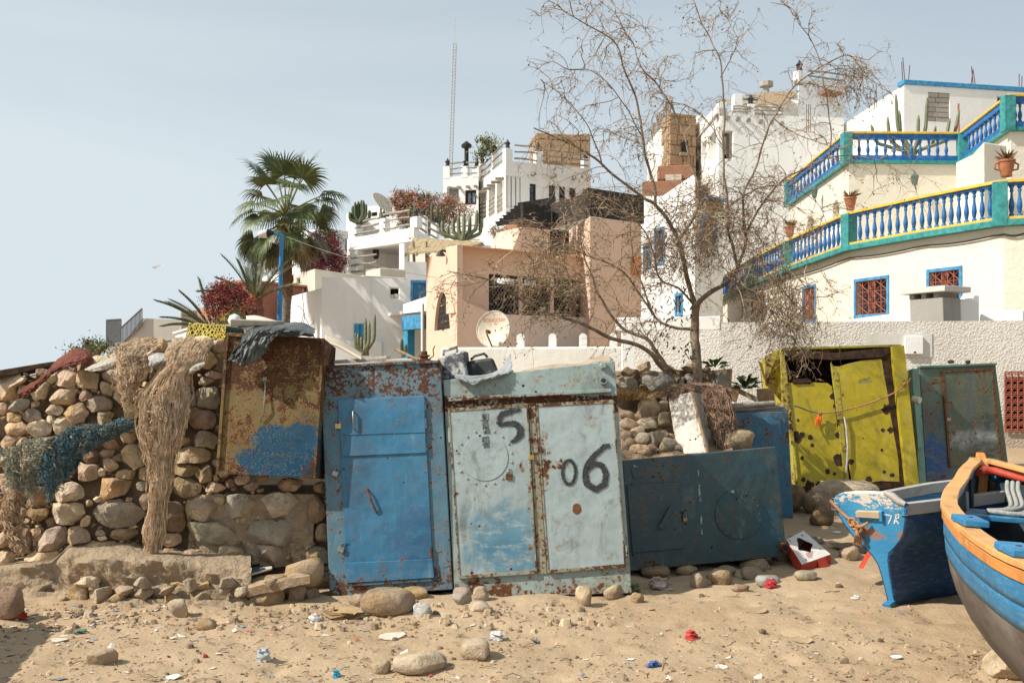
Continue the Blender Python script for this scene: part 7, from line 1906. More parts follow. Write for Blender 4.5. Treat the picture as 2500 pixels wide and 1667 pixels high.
t.set('Base Color',c).set('Roughness',.65).set('Normal',t.bump(t.mth('ADD',n2,t.rng(a,.6,.63)),.5,.008));M_TRN=t.m
M_HULLB=flaked('shade_darkened_hull',(0.009,0.06,0.17),(.02,.09,.21),(.25,.2,.15),.18)  # hull blue darkened in the colour for its shaded side
OUT=[(95,335),(110,305),(150,290),(220,283),(330,283),(440,290),(490,315),(530,350),(575,372),(578,470),(565,560),(545,605),(505,655),(470,690),(462,740),(472,830),(488,930),(508,1035),(470,1035),(448,940),(425,850),(400,770),(360,705),(300,645),(230,575),(170,495),(120,410)]
m=MB();S.plate(m,OUT,-.045,.0);m.build('transom',M_TRN,root,bevel=.006)
top=[(150,287),(220,281),(330,281),(440,288),(490,313),(530,348),(578,370)]
m=MB();m.tube([S.pt(*p,-.01)+V((0,0,.004)) for p in top[3:]],[.02,.026,.026,.018],8);m.build('transom_rail',flaked('grey_wood_rail',(.36,.33,.29),(.2,.17,.14),(.5,.45,.38),.6),root,smooth=60)
Rr=[(575,368),(578,470),(565,560),(545,605),(505,655),(470,700),(462,745),(472,830),(488,930),(506,1035)]
Ll=[(95,335),(120,410),(170,495),(230,575),(300,645),(360,705),(400,770),(425,850),(448,940),(470,1035)]
Rw=[S.pt(*p,-.005) for p in Rr];Lw=[S.pt(*p,-.005) for p in Ll]
def bst(d):
    r_,l_=[],[];g=smooth(0,1.6,d)
    for i,(a,b) in enumerate(zip(Rw,Lw)):
        mid=(a+b)/2;hw=(a-b)/2;k=i/(len(Rw)-1);full=hw+(Rw[0]-Lw[0]).normalized()*(.13*math.sin(math.pi*min(1,(1-k)*.9+.02))+.10*(1-k))*g
        dz=V((0,0,.05*g*(1-k)+.0));mid0=V((lerp(mid.x,Rw[-1].x,k*0),mid.y,mid.z))
        r_.append(mid0+full+H*d+dz);l_.append(mid0-full+H*d+dz)
    return r_,l_
sts=[bst(d) for d in (0,.15,.35,.6,.9,1.25,1.6,2.0,2.4)]
# bow end: draw the sides together
for d,w in ((2.8,.8),(3.2,.5),(3.5,.18),(3.62,.03)):
    r_,l_=bst(2.4);sts.append(([(lerp((a+b)/2,a,w))+H*(d-2.4)+V((0,0,.06*(d-2.4))) for a,b in zip(r_,l_)],[(lerp((a+b)/2,b,w))+H*(d-2.4)+V((0,0,.06*(d-2.4))) for a,b in zip(r_,l_)]))
m=MB();m.grid([s[0] for s in sts]);m.build('hull_planking',M_HULLB,root,smooth=60,solid=.02)
m=MB();m.grid([s[1] for s in sts]);m.build('hull_planking',M_HULLB,root,smooth=60,solid=.02)
M_WRAIL=flaked('white_rail',(.42,.40,.37),(.08,.2,.36),(.2,.16,.12),.5)
for k in (0,1):
    m=MB();sg=1 if k==0 else-1;lat=(Rw[0]-Lw[0]).normalized()*sg
    m.grid([[s[k][0]+lat*.022+V((0,0,-.07)),s[k][0]+lat*.03+V((0,0,.012)),s[k][0]-lat*.05+V((0,0,.012)),s[k][0]-lat*.04+V((0,0,-.07))] for s in sts],True);m.build('gunwale',M_WRAIL,root,bevel=.004)
    m=MB();m.grid([[s[k][i]-lat*.025*(1-i*.1)+V((0,0,-.02)) for i in (0,1,2,3,4)] for s in sts]);m.build('inner_planking',M_BOATB,root,smooth=60)
m=MB();m.grid([[lerp(s[1][3],s[0][3],.06),lerp(s[1][3],s[0][3],.94)] for s in sts]);m.build('floor_boards',M_GREYW2,root,solid=.02)
m=MB();S.plate(m,[(450,1012),(512,1012),(510,1055),(448,1055)],-.1,.05);m.build('keel_foot',M_BOATB,root,bevel=.008)
m=MB();S.plate(m,[(260,398),(420,402),(425,450),(262,440)],.0,.03);m.build('cleat_block',flaked('pale_wood',(.46,.36,.24),(.3,.2,.12),(.55,.5,.42),.5),root,bevel=.005)
m=MB();S.plate(m,[(415,400),(435,402),(440,470),(420,468)],.0,.026);m.build('batten',M_TRN,root,bevel=.003)
M_WPAINT=plain('white_numerals',(.66,.66,.62),.7,.15,40,0)
brush(S,[[(437,428,8),(492,438,8),(468,492,9)],[(522,430,8),(508,492,9)],[(516,432,7),(538,428,7),(540,448,7),(514,462,7)],[(516,462,7),(540,494,8)]],.003,31,1.6).build('painted_mark',M_WPAINT,root,recalc=False)
rr_=empty('knotted_rope',S.pt(285,560,.04),'orange rope knotted to the transom of the blue boat','rope')
m=MB();m.tube(catmull([S.pt(92,325,.03),S.pt(130,365,.03),S.pt(190,425,.03),S.pt(240,465,.03),S.pt(272,488,.05)],6),.012,7);m.tube(catmull([S.pt(272,492,.05),S.pt(310,495,.04),S.pt(350,475,.03)],5),.012,7)
for k in range(3): m.tube(circle_pts(S.pt(245+22*k,468+22*k,.04),(S.uv(400,400)-S.uv(200,400)).normalized(),.028,12),.011,6)
rnd=random.Random(5)
for k in range(9): a=rnd.uniform(-1,1);m.tube(catmull([S.pt(282,510,.05),S.pt(292+14*a,550,.05+.02*rnd.random()),S.pt(288+34*a,595,.03),S.pt(282+38*a,622+12*rnd.uniform(-1,1),.02)],4),.0065,5)
m.build('rope',M_ROPE,rr_,smooth=60)

# ================================================================ bare tree
def tree():
    rnd=random.Random(77)
    TY=9.95
    root=empty('bare_tree',P(1700,960,TY),'leafless thorny tree with drooping twigs growing behind the low box','tree')
    def path(pts,y0,y1,wob=.0):
        n=len(pts);return catmull([P(*z6(*p),lerp(y0,y1,i/(n-1))+noise.noise(V((i*1.7,y1,3)))*.18)+V((noise.noise(V((i*3.1,p[0],1)))*.04,0,noise.noise(V((i*2.3,p[1],8)))*.04)) for i,p in enumerate(pts)],6)
    mains=[
        (path([(874,1680),(872,1560),(868,1400),(866,1290)],TY,TY),.050,.042),
        (path([(866,1295),(835,1190),(800,1070),(760,960),(700,880),(650,840),(560,770),(470,700),(380,640),(290,595),(180,545)],TY,8.9),.036,.007),
        (path([(700,880),(685,760),(650,600),(610,430),(570,290),(520,190),(440,120),(330,60),(235,5)],9.6,9.2),.022,.004),
        (path([(790,1045),(880,860),(850,700),(800,520),(720,370),(650,290),(590,180),(540,80),(500,20)],9.9,10.6),.020,.004),
        (path([(868,1300),(930,1240),(1000,1195),(1050,1150)],TY,9.8),.032,.026),
        (path([(1050,1150),(1015,1010),(1000,880),(990,620),(988,390),(955,240),(905,120),(845,-10)],9.8,10.2),.022,.006),
        (path([(1050,1150),(1085,1020),(1070,850),(1120,700),(1200,500),(1290,380),(1400,285),(1500,235),(1565,270),(1582,340)],9.8,9.3),.020,.003),
        (path([(1080,1030),(1130,900),(1230,780),(1330,715),(1450,672),(1570,668),(1680,695),(1760,745)],9.8,8.9),.017,.003),
        (path([(1435,675),(1436,520),(1412,330),(1380,220),(1325,105),(1262,32),(1190,12)],9.2,9.2),.009,.003),
        (path([(735,1570),(640,1480),(500,1425),(380,1372),(250,1340),(130,1290),(20,1200),(-90,1170),(-190,1150)],9.7,8.3),.034,.004),
        (path([(745,1570),(670,1455),(560,1400),(470,1280),(410,1130),(370,980),(330,830)],9.8,10.1),.030,.006),
        (path([(860,1400),(760,1390),(690,1340),(640,1230),(610,1100),(590,960)],TY,10.4),.024,.006),
        (path([(690,1340),(560,1160),(420,1090),(300,1040),(190,960)],10.0,9.2),.014,.004),
        (path([(855,1290),(790,1230),(720,1190),(690,1080),(640,960),(560,900),(470,880)],TY,9.0),.016,.004),
        (path([(470,700),(420,560),(330,430),(210,340)],9.1,8.8),.010,.003),
        (path([(650,600),(560,450),(440,310),(290,295)],9.5,9.0),.009,.003),
        (path([(985,620),(900,500),(800,440),(700,430)],10.0,10.4),.008,.003),
        (path([(1200,500),(1280,560),(1400,600),(1500,640)],9.5,9.2),.008,.003),
        (path([(990,900),(1100,820),(1250,790),(1380,860),(1420,960)],9.9,9.3),.009,.003),
        (path([(1050,1150),(1180,1130),(1290,1180),(1360,1290),(1380,1390)],9.8,9.2),.011,.003),
        (path([(1010,1190),(1120,1250),(1200,1340),(1230,1450)],9.8,9.4),.010,.003),
        (path([(970,330),(1040,200),(1010,90),(960,20)],10.1,10.3),.007,.002),
    ]
    tr_=MB()
    for p,r0,r1 in mains:
        n=len(p);tr_.tube([q+V((noise.noise(q*5),noise.noise(q*5+V((9,0,0))),0))*.025 for q in p],[max(.0025,lerp(r0,r1,(i/(n-1))**.7)*(.8 if r0<.045 else 1)*(1+.12*noise.noise(p[i]*9))) for i in range(n)],7)
    t=NT('bark');c=t.mix(t.rng(t.noise(14,6,.65,t.mapv((1,1,.3))),.4,.65),(.155,.105,.068),(.27,.205,.145));t.set('Base Color',c).set('Roughness',.9).set('Normal',t.bump(t.noise(60,5,.6,t.mapv((1,1,.25))),.6,.01))
    tr_.build('trunk',t.m,root,smooth=70)
    tw=MB();pal=[MB(),MB(),MB()];leaf=[MB(),MB(),MB()]
    def add_leaf(p,s,k):
        a=rnd.uniform(0,6.28);d=V((math.cos(a),math.sin(a),rnd.uniform(-1.2,.3))).normalized()*s;w=d.orthogonal().normalized()*s*rnd.uniform(.25,.45)
        leaf[k].add([p,p+d*.5+w,p+d,p+d*.5-w],[(0,1,2,3)])
    def twig(p,d,L_,r,lev):
        n=5 if lev else 8;pts=[p];q=p.copy();dd=d.normalized();st=L_/n
        for i in range(n):
            dd=(dd+V((rnd.gauss(0,.28),rnd.gauss(0,.28),rnd.gauss(0,.2)-(.05+.10*i/n)*(1.5 if lev else 1)))).normalized();q=q+dd*st;pts.append(q.copy())
        pal[rnd.choice((0,0,1,2))].tube(pts,[lerp(r,r*.35,i/n) for i in range(n+1)],3,False)
        if lev<2:
            for k in range(rnd.choice((4,5,6,7)) if lev==0 else rnd.choice((1,2,3))):
                i=rnd.randint(1,n);dn=(pts[min(i,n)]-pts[i-1]).normalized()
                dn=(dn*.5+V((rnd.gauss(0,.7),rnd.gauss(0,.7),rnd.gauss(-.05,.6)))).normalized()
                twig(pts[i],dn,L_*rnd.uniform(.25,.55),r*.6,lev+1)
        for _ in range(rnd.choice((0,0,0,1,1,2)) if lev else 1):
            add_leaf(rnd.choice(pts[1:]) ,rnd.uniform(.012,.03),rnd.choice((0,0,0,1,1,2)) if rnd.random()<.9 else 2)
    for bi,(p,r0,r1) in enumerate(mains):
        if bi==0: continue
        n=len(p);length=sum((p[i+1]-p[i]).length for i in range(n-1));dens=12.5
        for k in range(int(length*dens)):
            f=rnd.uniform(.12,1.0);i=min(n-2,int(f*(n-1)));b=(p[i+1]-p[i]).normalized()
            d=(b*rnd.uniform(.2,.9)+V((rnd.gauss(0,.7),rnd.gauss(0,.6),rnd.gauss(.1,.6)))).normalized()
            thin=.75 if bi in (8,5) and f>.4 else 1.0
            if bi in (5,8) and f>.45 and rnd.random()<.55: continue
            twig(lerp(p[i],p[i+1],rnd.random()),d,rnd.uniform(.22,.62)*thin,rnd.uniform(.0032,.0058),0)
    # dense tangle hanging in the middle and right of the crown
    for k in range(230):
        x,y=rnd.gauss(920,150),rnd.gauss(960,90);p=P(*z6(x,y),rnd.uniform(9.3,10.4));twig(p,V((rnd.gauss(0,1),rnd.gauss(0,.6),rnd.gauss(-.3,.7))),rnd.uniform(.25,.6),.0045,0)
    for k in range(120):
        x,y=rnd.gauss(1240,70),rnd.gauss(1230,100);p=P(*z6(x,y),rnd.uniform(9.2,9.8));twig(p,V((rnd.gauss(0,.5),rnd.gauss(0,.4),-1)),rnd.uniform(.25,.5),.004,0)
    for k in range(110):
        x,y=rnd.gauss(260,60),rnd.gauss(1120,90);p=P(*z6(x,y),rnd.uniform(8.8,9.6));twig(p,V((rnd.gauss(0,1),rnd.gauss(0,.4),rnd.gauss(0,.8))),rnd.uniform(.2,.45),.004,0)
    for k in range(36):
        x,y=rnd.gauss(1530,35),rnd.gauss(290,45);p=P(*z6(x,y),rnd.uniform(9.2,9.5));twig(p,V((rnd.gauss(0,.5),rnd.gauss(0,.4),-.8)),rnd.uniform(.15,.32),.003,0)
    for i,(mb,c) in enumerate(zip(pal,((.28,.195,.125),(.19,.125,.08),(.37,.28,.19)))):
        o=mb.build('twigs',plain('twig_bark_%d'%i,c,.9,.25,10,0),root,recalc=False);o['kind']='stuff'
    for i,(mb,c) in enumerate(zip(leaf,((.20,.115,.06),(.30,.20,.10),(.10,.13,.045)))):
        o=mb.build('dry_leaves',plain('dry_leaf_%d'%i,c,.85,.3,10,0),root,recalc=False);o['kind']='stuff'
    # green leaves of a climber on the lower trunk
    gm=MB()
    for k in range(90):
        c_=rnd.choice(((770,1380),(740,1440),(700,1300),(780,1300),(840,1290),(830,1480)));p=P(*z6(c_[0]+rnd.gauss(0,22),c_[1]+rnd.gauss(0,40)),9.8+rnd.uniform(-.15,.15));a=rnd.uniform(0,6.28);d=V((math.cos(a)*.6,math.sin(a)*.5,-.8))*rnd.uniform(.03,.07);w=d.orthogonal().normalized()*.014
        gm.add([p,p+d*.5+w,p+d,p+d*.5-w],[(0,1,2,3)])
    o=gm.build('green_leaves',plain('climber_leaf',(.045,.075,.025),.6,.3,10,0),root,recalc=False);o['kind']='stuff'
tree()
# ================================================================ palms and plants
M_PT=[plain('palm_trunk_old',(0.175,.145,.115),.95,.3,12,.6,50),plain('palm_trunk_fibre',(0.155,.085,.048),.95,.35,14,.7,60)]
M_PF=[plain('palm_leaf',(0.075,.098,.036),.5,.3,8,0),plain('palm_leaf_light',(0.16,.175,.065),.5,.3,8,0),plain('palm_leaf_dry',(0.22,.15,.065),.8,.3,8,0)]
M_PETI=plain('petiole',(0.14,.15,.055),.6,.2,10,0)
def fan_palm():
    rnd=random.Random(12);Y=30.0
    top=P(698,535,Y);base=P(692,905,Y);root=empty('fan_palm',base,'tall fan palm with drooping green fronds rising behind the wall','palm tree')
    m=MB();n=60;path=[];rad=[]
    for i in range(n+1):
        t=i/n;p=lerp(base,top,t)+V((.06*math.sin(t*2.5),0,0));path.append(p);rad.append((.145-.02*t+.025*smooth(.42,.5,t)*(1-smooth(.62,1,t)*.9))*(1+(.03 if i%2 else-.02)))
    m.tube(path[:30],rad[:30],14);m.build('trunk',M_PT[0],root,smooth=30)
    m=MB();m.tube(path[29:],rad[29:],14)
    for k in range(150):
        i=rnd.randint(30,n-1);a=rnd.uniform(0,6.28);p=path[i]+V((math.cos(a),math.sin(a),0))*rad[i];m.add([p+V((-.03,0,0)),p+V((.03,0,0)),p+V((math.cos(a)*.05,math.sin(a)*.05,.14))],[(0,1,2)])
    m.build('fibrous_trunk',M_PT[1],root,smooth=40)
    def frond(az,el,Lp,R,dry):
        d=V((math.cos(az)*math.cos(el),math.sin(az)*math.cos(el),math.sin(el)))
        hub0=top+V((0,0,-.15 if el<0 else .1));pts=[]
        q=hub0.copy();dd=d.copy()
        for i in range(7): pts.append(q.copy());dd=(dd+V((0,0,-.07))).normalized();q=q+dd*Lp/6
        fr=MB();fr.cur=0;fr.tube(pts,[.03-.0025*i for i in range(7)],5)
        hub=pts[-1];ax=(dd+V((0,0,-.4*(1-smooth(.5,1.25,el))))).normalized();sx=ax.cross(V((0,0,1)))
        if sx.length<.2: sx=V((-math.sin(az),math.cos(az),0))
        sx.normalize();sx=Matrix.Rotation(rnd.uniform(-.55,.55),3,ax) @ sx;sn=sx.cross(ax)
        ns=30
        for k in range(ns):
            a=math.radians(lerp(-118,118,(k+.5)/ns));dirv=ax*math.cos(a)+sx*math.sin(a)+sn*(.16*abs(math.sin(a))+.05);dirv.normalize()
            L_=R*(1-.25*(abs(a)/2.1)**2)*rnd.uniform(.9,1.06);w=R*.036;side=dirv.cross(sn).normalized()
            p=hub.copy();v=dirv.copy();prev=None;steps=6;row=[]
            for i in range(steps+1):
                t=i/steps;ww=w*(0.35+1.2*t if t<.5 else 1.7*(1-t)**.8+.04);row.append((p-side*ww,p+side*ww))
                v=(v+V((0,0,-1))*(0.03 if t<.4 else (.46 if el<.9 else .24)+(.25 if dry else 0)+rnd.uniform(-.05,.1))).normalized();p=p+v*L_/steps
            fr.cur=(2 if dry and rnd.random()<.6 else (1 if rnd.random()<.22 else 0))+1
            fr.grid([[a_ for a_,b_ in row],[b_ for a_,b_ in row]])
        fr.build('frond',[M_PETI,M_PF[0],M_PF[1],M_PF[2]],root,recalc=False)
    N_=40
    for k in range(N_):
        t=k/(N_-1);el=math.radians(lerp(78,-52,t**.9))+rnd.uniform(-.1,.1);az=k*2.39996+rnd.uniform(-.2,.2)
        frond(az,el,lerp(1.55,1.2,smooth(0,.4,t))*rnd.uniform(.85,1.12)*(.95 if t<.8 else .75),rnd.uniform(.74,.92),t>.78)
fan_palm()
def date_palm(c,n,L_,label,seed,el=(85,15),azr=(0,6.28),stem=True):
    rnd=random.Random(seed);root=empty('date_palm',c,label,'palm tree');c=V(c)
    if stem: m=MB();m.lathe([(.22,-.6),(.26,0),(.2,.5),(.1,.7)],c,10);m.build('trunk',M_PT[1],root,smooth=40)
    for k in range(n):
        e=math.radians(lerp(el[0],el[1],(k/max(1,n-1))**.8))+rnd.uniform(-.1,.1);az=lerp(azr[0],azr[1],(k*.618)%1);d=V((math.cos(az)*math.cos(e),math.sin(az)*math.cos(e),math.sin(e)));p=c+V((0,0,.4 if stem else 0));pts=[p.copy()]
        Lk=L_*rnd.uniform(.8,1.1)
        for i in range(12): d=(d+V((0,0,-.05))).normalized();p=p+d*Lk/12;pts.append(p.copy())
        fr=MB();fr.tube(pts,[.03*(1-i/14) for i in range(13)],4)
        for i in range(2,13):
            for h in (0,.5):
                if i==12 and h: continue
                q=lerp(pts[i],pts[min(i+1,12)],h);t_=(pts[i]-pts[i-1]).normalized();s=t_.cross(V((0,0,1)))
                if s.length<.1: s=V((1,0,0))
                s.normalize();u=s.cross(t_)
                for sg in (-1,1):
                    dv=(t_*.85+s*sg*.55+u*.25+V((0,0,-.1))).normalized();l=Lk*.19*(1.1-abs(i/12-.45));w=t_.cross(dv).normalized()*.015
                    fr.cur=rnd.choice((1,1,2));fr.add([q-w,q+w,q+dv*l*.6+w,q+dv*l],[(0,1,2,3)])
        fr.build('frond',[M_PETI,M_DPL,M_DPL2],root,recalc=False)
M_DPL=plain('date_leaf',(0.085,.10,.055),.6,.3,8,0);M_DPL2=plain('date_leaf_light',(0.16,.165,.095),.6,.3,8,0)
date_palm(P(622,775,27),18,1.45,'young date palm with upright feathery fronds left of the fan palm',5,(88,25))
date_palm(P(520,815,26),9,1.5,'date palm with arching fronds left of the red bougainvillea',6,(70,25),(2.4,4.2),False)

def bush(name,blobs,n,size,mats,label,cat,seed,stemcol=None,dark=None):
    """blobs: (centre, (rx, ry, rz)); leaves packed in clumps near the surface of lumpy volumes"""
    rnd=random.Random(seed);root=empty(name,blobs[0][0]-V((0,0,blobs[0][1][2])),label,cat);mbs=[MB() for _ in mats]
    wts=[b[1][0]*b[1][2] for b in blobs]
    clumps=[]
    for k in range(int(n/26)):
        c,r=rnd.choices(blobs,wts)[0];d=V((rnd.gauss(0,1),rnd.gauss(0,1),rnd.gauss(0,1))).normalized();rr=rnd.uniform(.45,1.0)*(1+.25*noise.noise(d*2.5+V((seed,0,0))));p=c+V((d.x*r[0],d.y*r[1],d.z*r[2]))*rr
        mi=min(len(mats)-1,max(0,int((noise.noise(p*2.2+V((0,seed,0)))+.5)*len(mats)))) if rnd.random()<.7 else rnd.randrange(len(mats))
        clumps.append((p,mi,rnd.uniform(.5,1.3)))
    for p,mi,s_ in clumps:
        for j in range(26):
            q=p+V((rnd.gauss(0,1),rnd.gauss(0,1),rnd.gauss(0,.8)))*size*2.3*s_;d=V((rnd.gauss(0,1),rnd.gauss(0,1),rnd.gauss(0,1))).normalized()*size*rnd.uniform(.6,1.2);w=d.orthogonal().normalized()*size*.38
            mbs[mi if rnd.random()<.8 else rnd.randrange(len(mats))].add([q-d,q+w,q+d,q-w],[(0,1,2,3)])
    for mb,m_ in zip(mbs,mats):
        if mb.f: o=mb.build('foliage',m_,root,recalc=False);o['kind']='stuff'
    m=MB()
    for c,r in blobs:
        for k in range(7): a=rnd.uniform(0,6.28);b=c-V((0,0,r[2]));m.tube([b,lerp(b,c,.6)+V((math.cos(a)*r[0]*.3,math.sin(a)*r[1]*.3,0)),c+V((math.cos(a)*r[0]*.7,math.sin(a)*r[1]*.7,rnd.uniform(-.2,.6)*r[2]))],[.04,.025,.01],5)
    m.build('stems',M_WOOD,root)['kind']='stuff'
    return root
L_RED=plain('bract_red',(0.20,.03,.03),.7,.3,6,0);L_OR=plain('bract_orange',(0.42,.13,.045),.7,.3,6,0);L_MAG=plain('bract_magenta',(0.16,.035,.07),.7,.3,6,0);L_GRN=plain('leaf_green',(0.045,.07,.028),.7,.3,6,0);L_DRY=plain('bract_dry',(0.40,.25,.14),.8,.3,6,0);L_PNK=plain('bract_pink',(0.42,.17,.19),.7,.3,6,0);L_OLV=plain('leaf_olive',(0.10,.10,.04),.7,.3,6,0);L_DRD=plain('bract_dark_red',(0.13,.012,.018),.7,.3,6,0)
bush('bougainvillea',[(P(560,735,25),(.62,.5,.48)),(P(540,715,25.2),(.35,.4,.38)),(P(600,755,24.8),(.35,.4,.42)),(P(560,775,24.8),(.6,.5,.3))],9000,.035,[L_DRD,L_RED,L_RED,L_OR,L_GRN],'red and orange bougainvillea bush beside the young date palm','bush',1)
bush('bougainvillea',[(P(560,790,23.5),(.5,.4,.16)),(P(575,780,23.5),(.25,.3,.2))],1800,.03,[L_GRN,L_OLV,plain('leaf_yellow',(.42,.30,.05),.7,.3,6,0)],'low yellow green shrub at the foot of the red bougainvillea','bush',2)
bush('bougainvillea',[(P(1005,505,45),(1.2,.8,.75)),(P(985,497,45.2),(.75,.8,.65)),(P(1060,505,44.6),(1.0,.8,.65)),(P(1110,515,44.5),(.8,.6,.55)),(P(1040,540,44.2),(1.4,.6,.7))],17000,.055,[L_OLV,L_GRN,L_DRY,L_DRY,L_PNK,L_OR],'wide dusty pink bougainvillea mound above the terrace railing','bush',3)
bush('bougainvillea',[(P(790,620,40),(.75,.45,.75)),(P(825,640,40),(.4,.4,.6)),(P(760,655,39.5),(.55,.35,.25)),(P(795,580,40.5),(.7,.4,.4))],9000,.05,[L_GRN,L_DRD,L_DRD,L_MAG,L_RED],'dark magenta bougainvillea climbing the white wall behind the fan palm','bush',4)
bush('green_shrub',[(P(*z1(455,190),9.2),(.17,.15,.06)),(P(*z1(430,178),9.25),(.06,.08,.09)),(P(*z1(350,195),9.3),(.05,.05,.05))],700,.016,[plain('fresh_green',(.10,.16,.03),.6,.3,6,0),L_OLV],'small green shrub poking above the wall top at left','shrub',7)
bush('rooftop_pine',[(P(1188,345,53),(.5,.4,.28)),(P(1200,362,53),(.45,.4,.25)),(P(1180,375,53),(.35,.3,.2))],900,.09,[L_OLV,plain('pine_yellow',(.22,.22,.07),.7,.3,6,0)],'small windswept tree on the hilltop house roof','tree',8)
bush('grey_shrub',[(P(1213,568,30),(.3,.25,.24))],900,.03,[plain('grey_twig',(.26,.22,.17),.8,.3,6,0)],'dry grey shrub on the peach house terrace','shrub',9)
M_CAC=plain('cactus',(0.085,.10,.055),.6,.25,14,.3,40)
M_CAC2=plain('cactus_pale',(0.17,.18,.105),.6,.25,14,.3,40)
def cactus(c,arms,label,mat,r=.09,seed=0,lean=.25):
    rnd=random.Random(seed);root=empty('column_cactus',c,label,'cactus',None);c=V(c)
    for (x,h) in arms:
        m=MB();b=c+V((x*.25,rnd.uniform(-.15,.15),0));pts=[b];n=8
        for i in range(1,n+1): t=i/n;pts.append(c+V((x*smooth(0,.45,t)+lean*x*t*.3,0,h*t))+V((0,b.y-c.y,0)))
        rows=[]
        ring=14
        up=None
        path=pts
        m.tube(path,[r*(1-.25*(i/n)**4) if i<n else r*.35 for i in range(n+1)],ring)
        # ribs: push every second vertex in
        for i in range(n+1):
            for k in range(0,ring,2):
                v=V(m.v[i*ring+k]);m.v[i*ring+k]=tuple(lerp(v,path[i],.28))
        m.build('cactus_arm',mat,root,smooth=180)
    return root
cactus(P(891,868,27.5),[(-.16,.6),(.0,1.05),(.24,1.15),(.12,.95)],'tall column cactus in front of the blue shutter',M_CAC2,.05,1)
cactus(P(876,866,27.6),[(-.1,.6),(.05,.5)],'shorter column cactus left of the tall one by the blue shutter',M_CAC2,.055,2)
cactus(P(877,548,40.5),[(-.35,.5),(-.25,.75),(-.15,.9),(-.04,.95),(.08,1.0),(.18,.95),(.28,.8),(.38,.6)],'bushy column cactus on the upper terrace, left end',M_CAC,.075,3)
cactus(P(1010,560,41),[(-.15,.8),(.05,1.0),(.2,.9)],'column cactus behind the terrace corner post',M_CAC,.075,4)
cactus(P(1060,560,42),[(-.3,.8),(-.1,1.1),(.12,1.0),(.3,.7)],'column cactus cluster in the middle of the terrace',M_CAC,.075,5)
cactus(P(1130,590,38),[(-.75,.8),(-.55,.6),(-.35,.9),(-.15,1.0),(.05,1.1),(.25,1.0),(.5,1.2),(.65,.8)],'large column cactus cluster at the right end of the terrace railing',M_CAC2,.075,6)
cactus(P(986,872,27),[(-.05,.5),(.06,.35)],'small potted cactus by the blue porch post',M_CAC,.05,7)
cactus(P(2225,380,33),[(-1.1,1.0),(-.6,1.3),(-.45,2.0),(-.3,1.5),(.15,1.3),(.4,1.9),(.7,1.0),(1.0,1.2),(1.3,1.5)],'branching column cactus behind the upper blue balustrade',M_CAC2,.06,8,.8)
# ---------------------------------------------------------------- street lamp, wires, gull
root=empty('street_lamp',P(680,880,27.5),'blue street lamp post with pale lamp head beside the fan palm','street lamp')
m=MB();m.tube([P(679,900,27.5),P(682,780,27.5),P(688,572,27.5)],[.075,.07,.05],10);m.build('post',plain('lamp_blue',(0.03,.21,.50),.45,.12,5,0),root,smooth=60)
m=MB();m.tube([P(689,578,27.5),P(683,575,27.45),P(668,571,27.4)],.035,8);m.build('arm',MATS['lamp_blue'],root,smooth=60)
m=MB();c=P(668,570,27.4);ax=(P(629,575,27.3)-c);rows=[]
for i in range(9):
    t=i/8;w=.03+.13*math.sin(math.pi*min(1,t*.9+.08))**.6*(1 if t>.3 else .6+t);rows.append([c+ax*t+V((0,math.cos(a)*w,math.sin(a)*w*.75+.02)) for a in [k/12*6.2832 for k in range(12)]])
m.grid(rows[3:],True);m.f.append(list(range(12)));m.mi.append(0);m.f.append(list(range(len(m.v)-12,len(m.v))));m.mi.append(0);m.build('lamp_head',plain('lamp_glass',(.62,.60,.54),.4,.1,5,0),root,smooth=60)
m=MB();m.grid(rows[:4],True);m.f.append(list(range(12)));m.mi.append(0);m.build('lamp_housing',M_BLACKM,root,smooth=60)
for i,(a,b,sag,lab) in enumerate(((P(700,578,27.5),P(1480,690,24),.5,'thin overhead wire from the lamp post towards the peach house'),(P(1116,690,24),P(1420,640,24.5),.3,'thin wire across the peach house front'))):
    m=MB();m.tube([lerp(a,b,k/24)-V((0,0,sag*4*(k/24)*(1-k/24))) for k in range(25)],.007,4,False);tag(m.build('overhead_wire',M_WOODG,origin=a),lab,'wire')
m=MB();c=P(377,653,40)
for sg in (-1,1): m.add([c+V((0,-.1,0)),c+V((0,.12,0)),c+V((sg*.28,.05,.10)),c+V((sg*.55,.0,.03 if sg>0 else .16)),c+V((sg*.25,-.08,.09))],[(0,1,2,3,4)])
m.lathe([(.005,-.25),(.05,-.1),(.06,.05),(.03,.18),(.005,.25)],c,6,(0,1,0));tag(m.build('seagull',plain('gull_white',(.7,.7,.68),.7,bump=0),origin=c,recalc=False),'distant gull gliding in the sky at left','bird')
# ---------------------------------------------------------------- far buildings at the left
M_FARW=plaster('far_cream',(0.50,.465,.41),.1,(.5,.45,.4),streak=.05)
root=empty('far_cream_building',P(390,860,62),'far pale building with sloping stair rail at the left','building')
m=MB();q=[zd(230,1135),zd(455,832),zd(900,850),zd(1010,1300),zd(200,1300)];m.prism([P(*p,62) for p in q],V((2,6,0)));m.build('wall',M_FARW,root)
m=MB();M_RAILG=plain('rail_grey',(.13,.125,.12),.7)
def railing(m,a,b,hgt,n):
    for k in range(n+1): p=lerp(a,b,k/n);m.tube([p,p+V((0,0,hgt))],.03,4)
    m.tube([a+V((0,0,hgt)),b+V((0,0,hgt))],.05,4);m.tube([a,b],.05,4);return m
railing(m,P(*zd(215,1125),61.8),P(*zd(455,905),61.8),1.0,16);m.build('stair_rail',M_RAILG,root)
m=MB();railing(m,P(*zd(45,1150),61.8),P(*zd(215,1140),61.8),1.6,14);m.build('terrace_rail',M_RAILG,root)
m=MB();q=[zd(45,1150),zd(240,1135),zd(240,1300),zd(45,1300)];m.prism([P(*p,62) for p in q],V((1,5,0)));m.build('lower_wall',M_FARW,root)
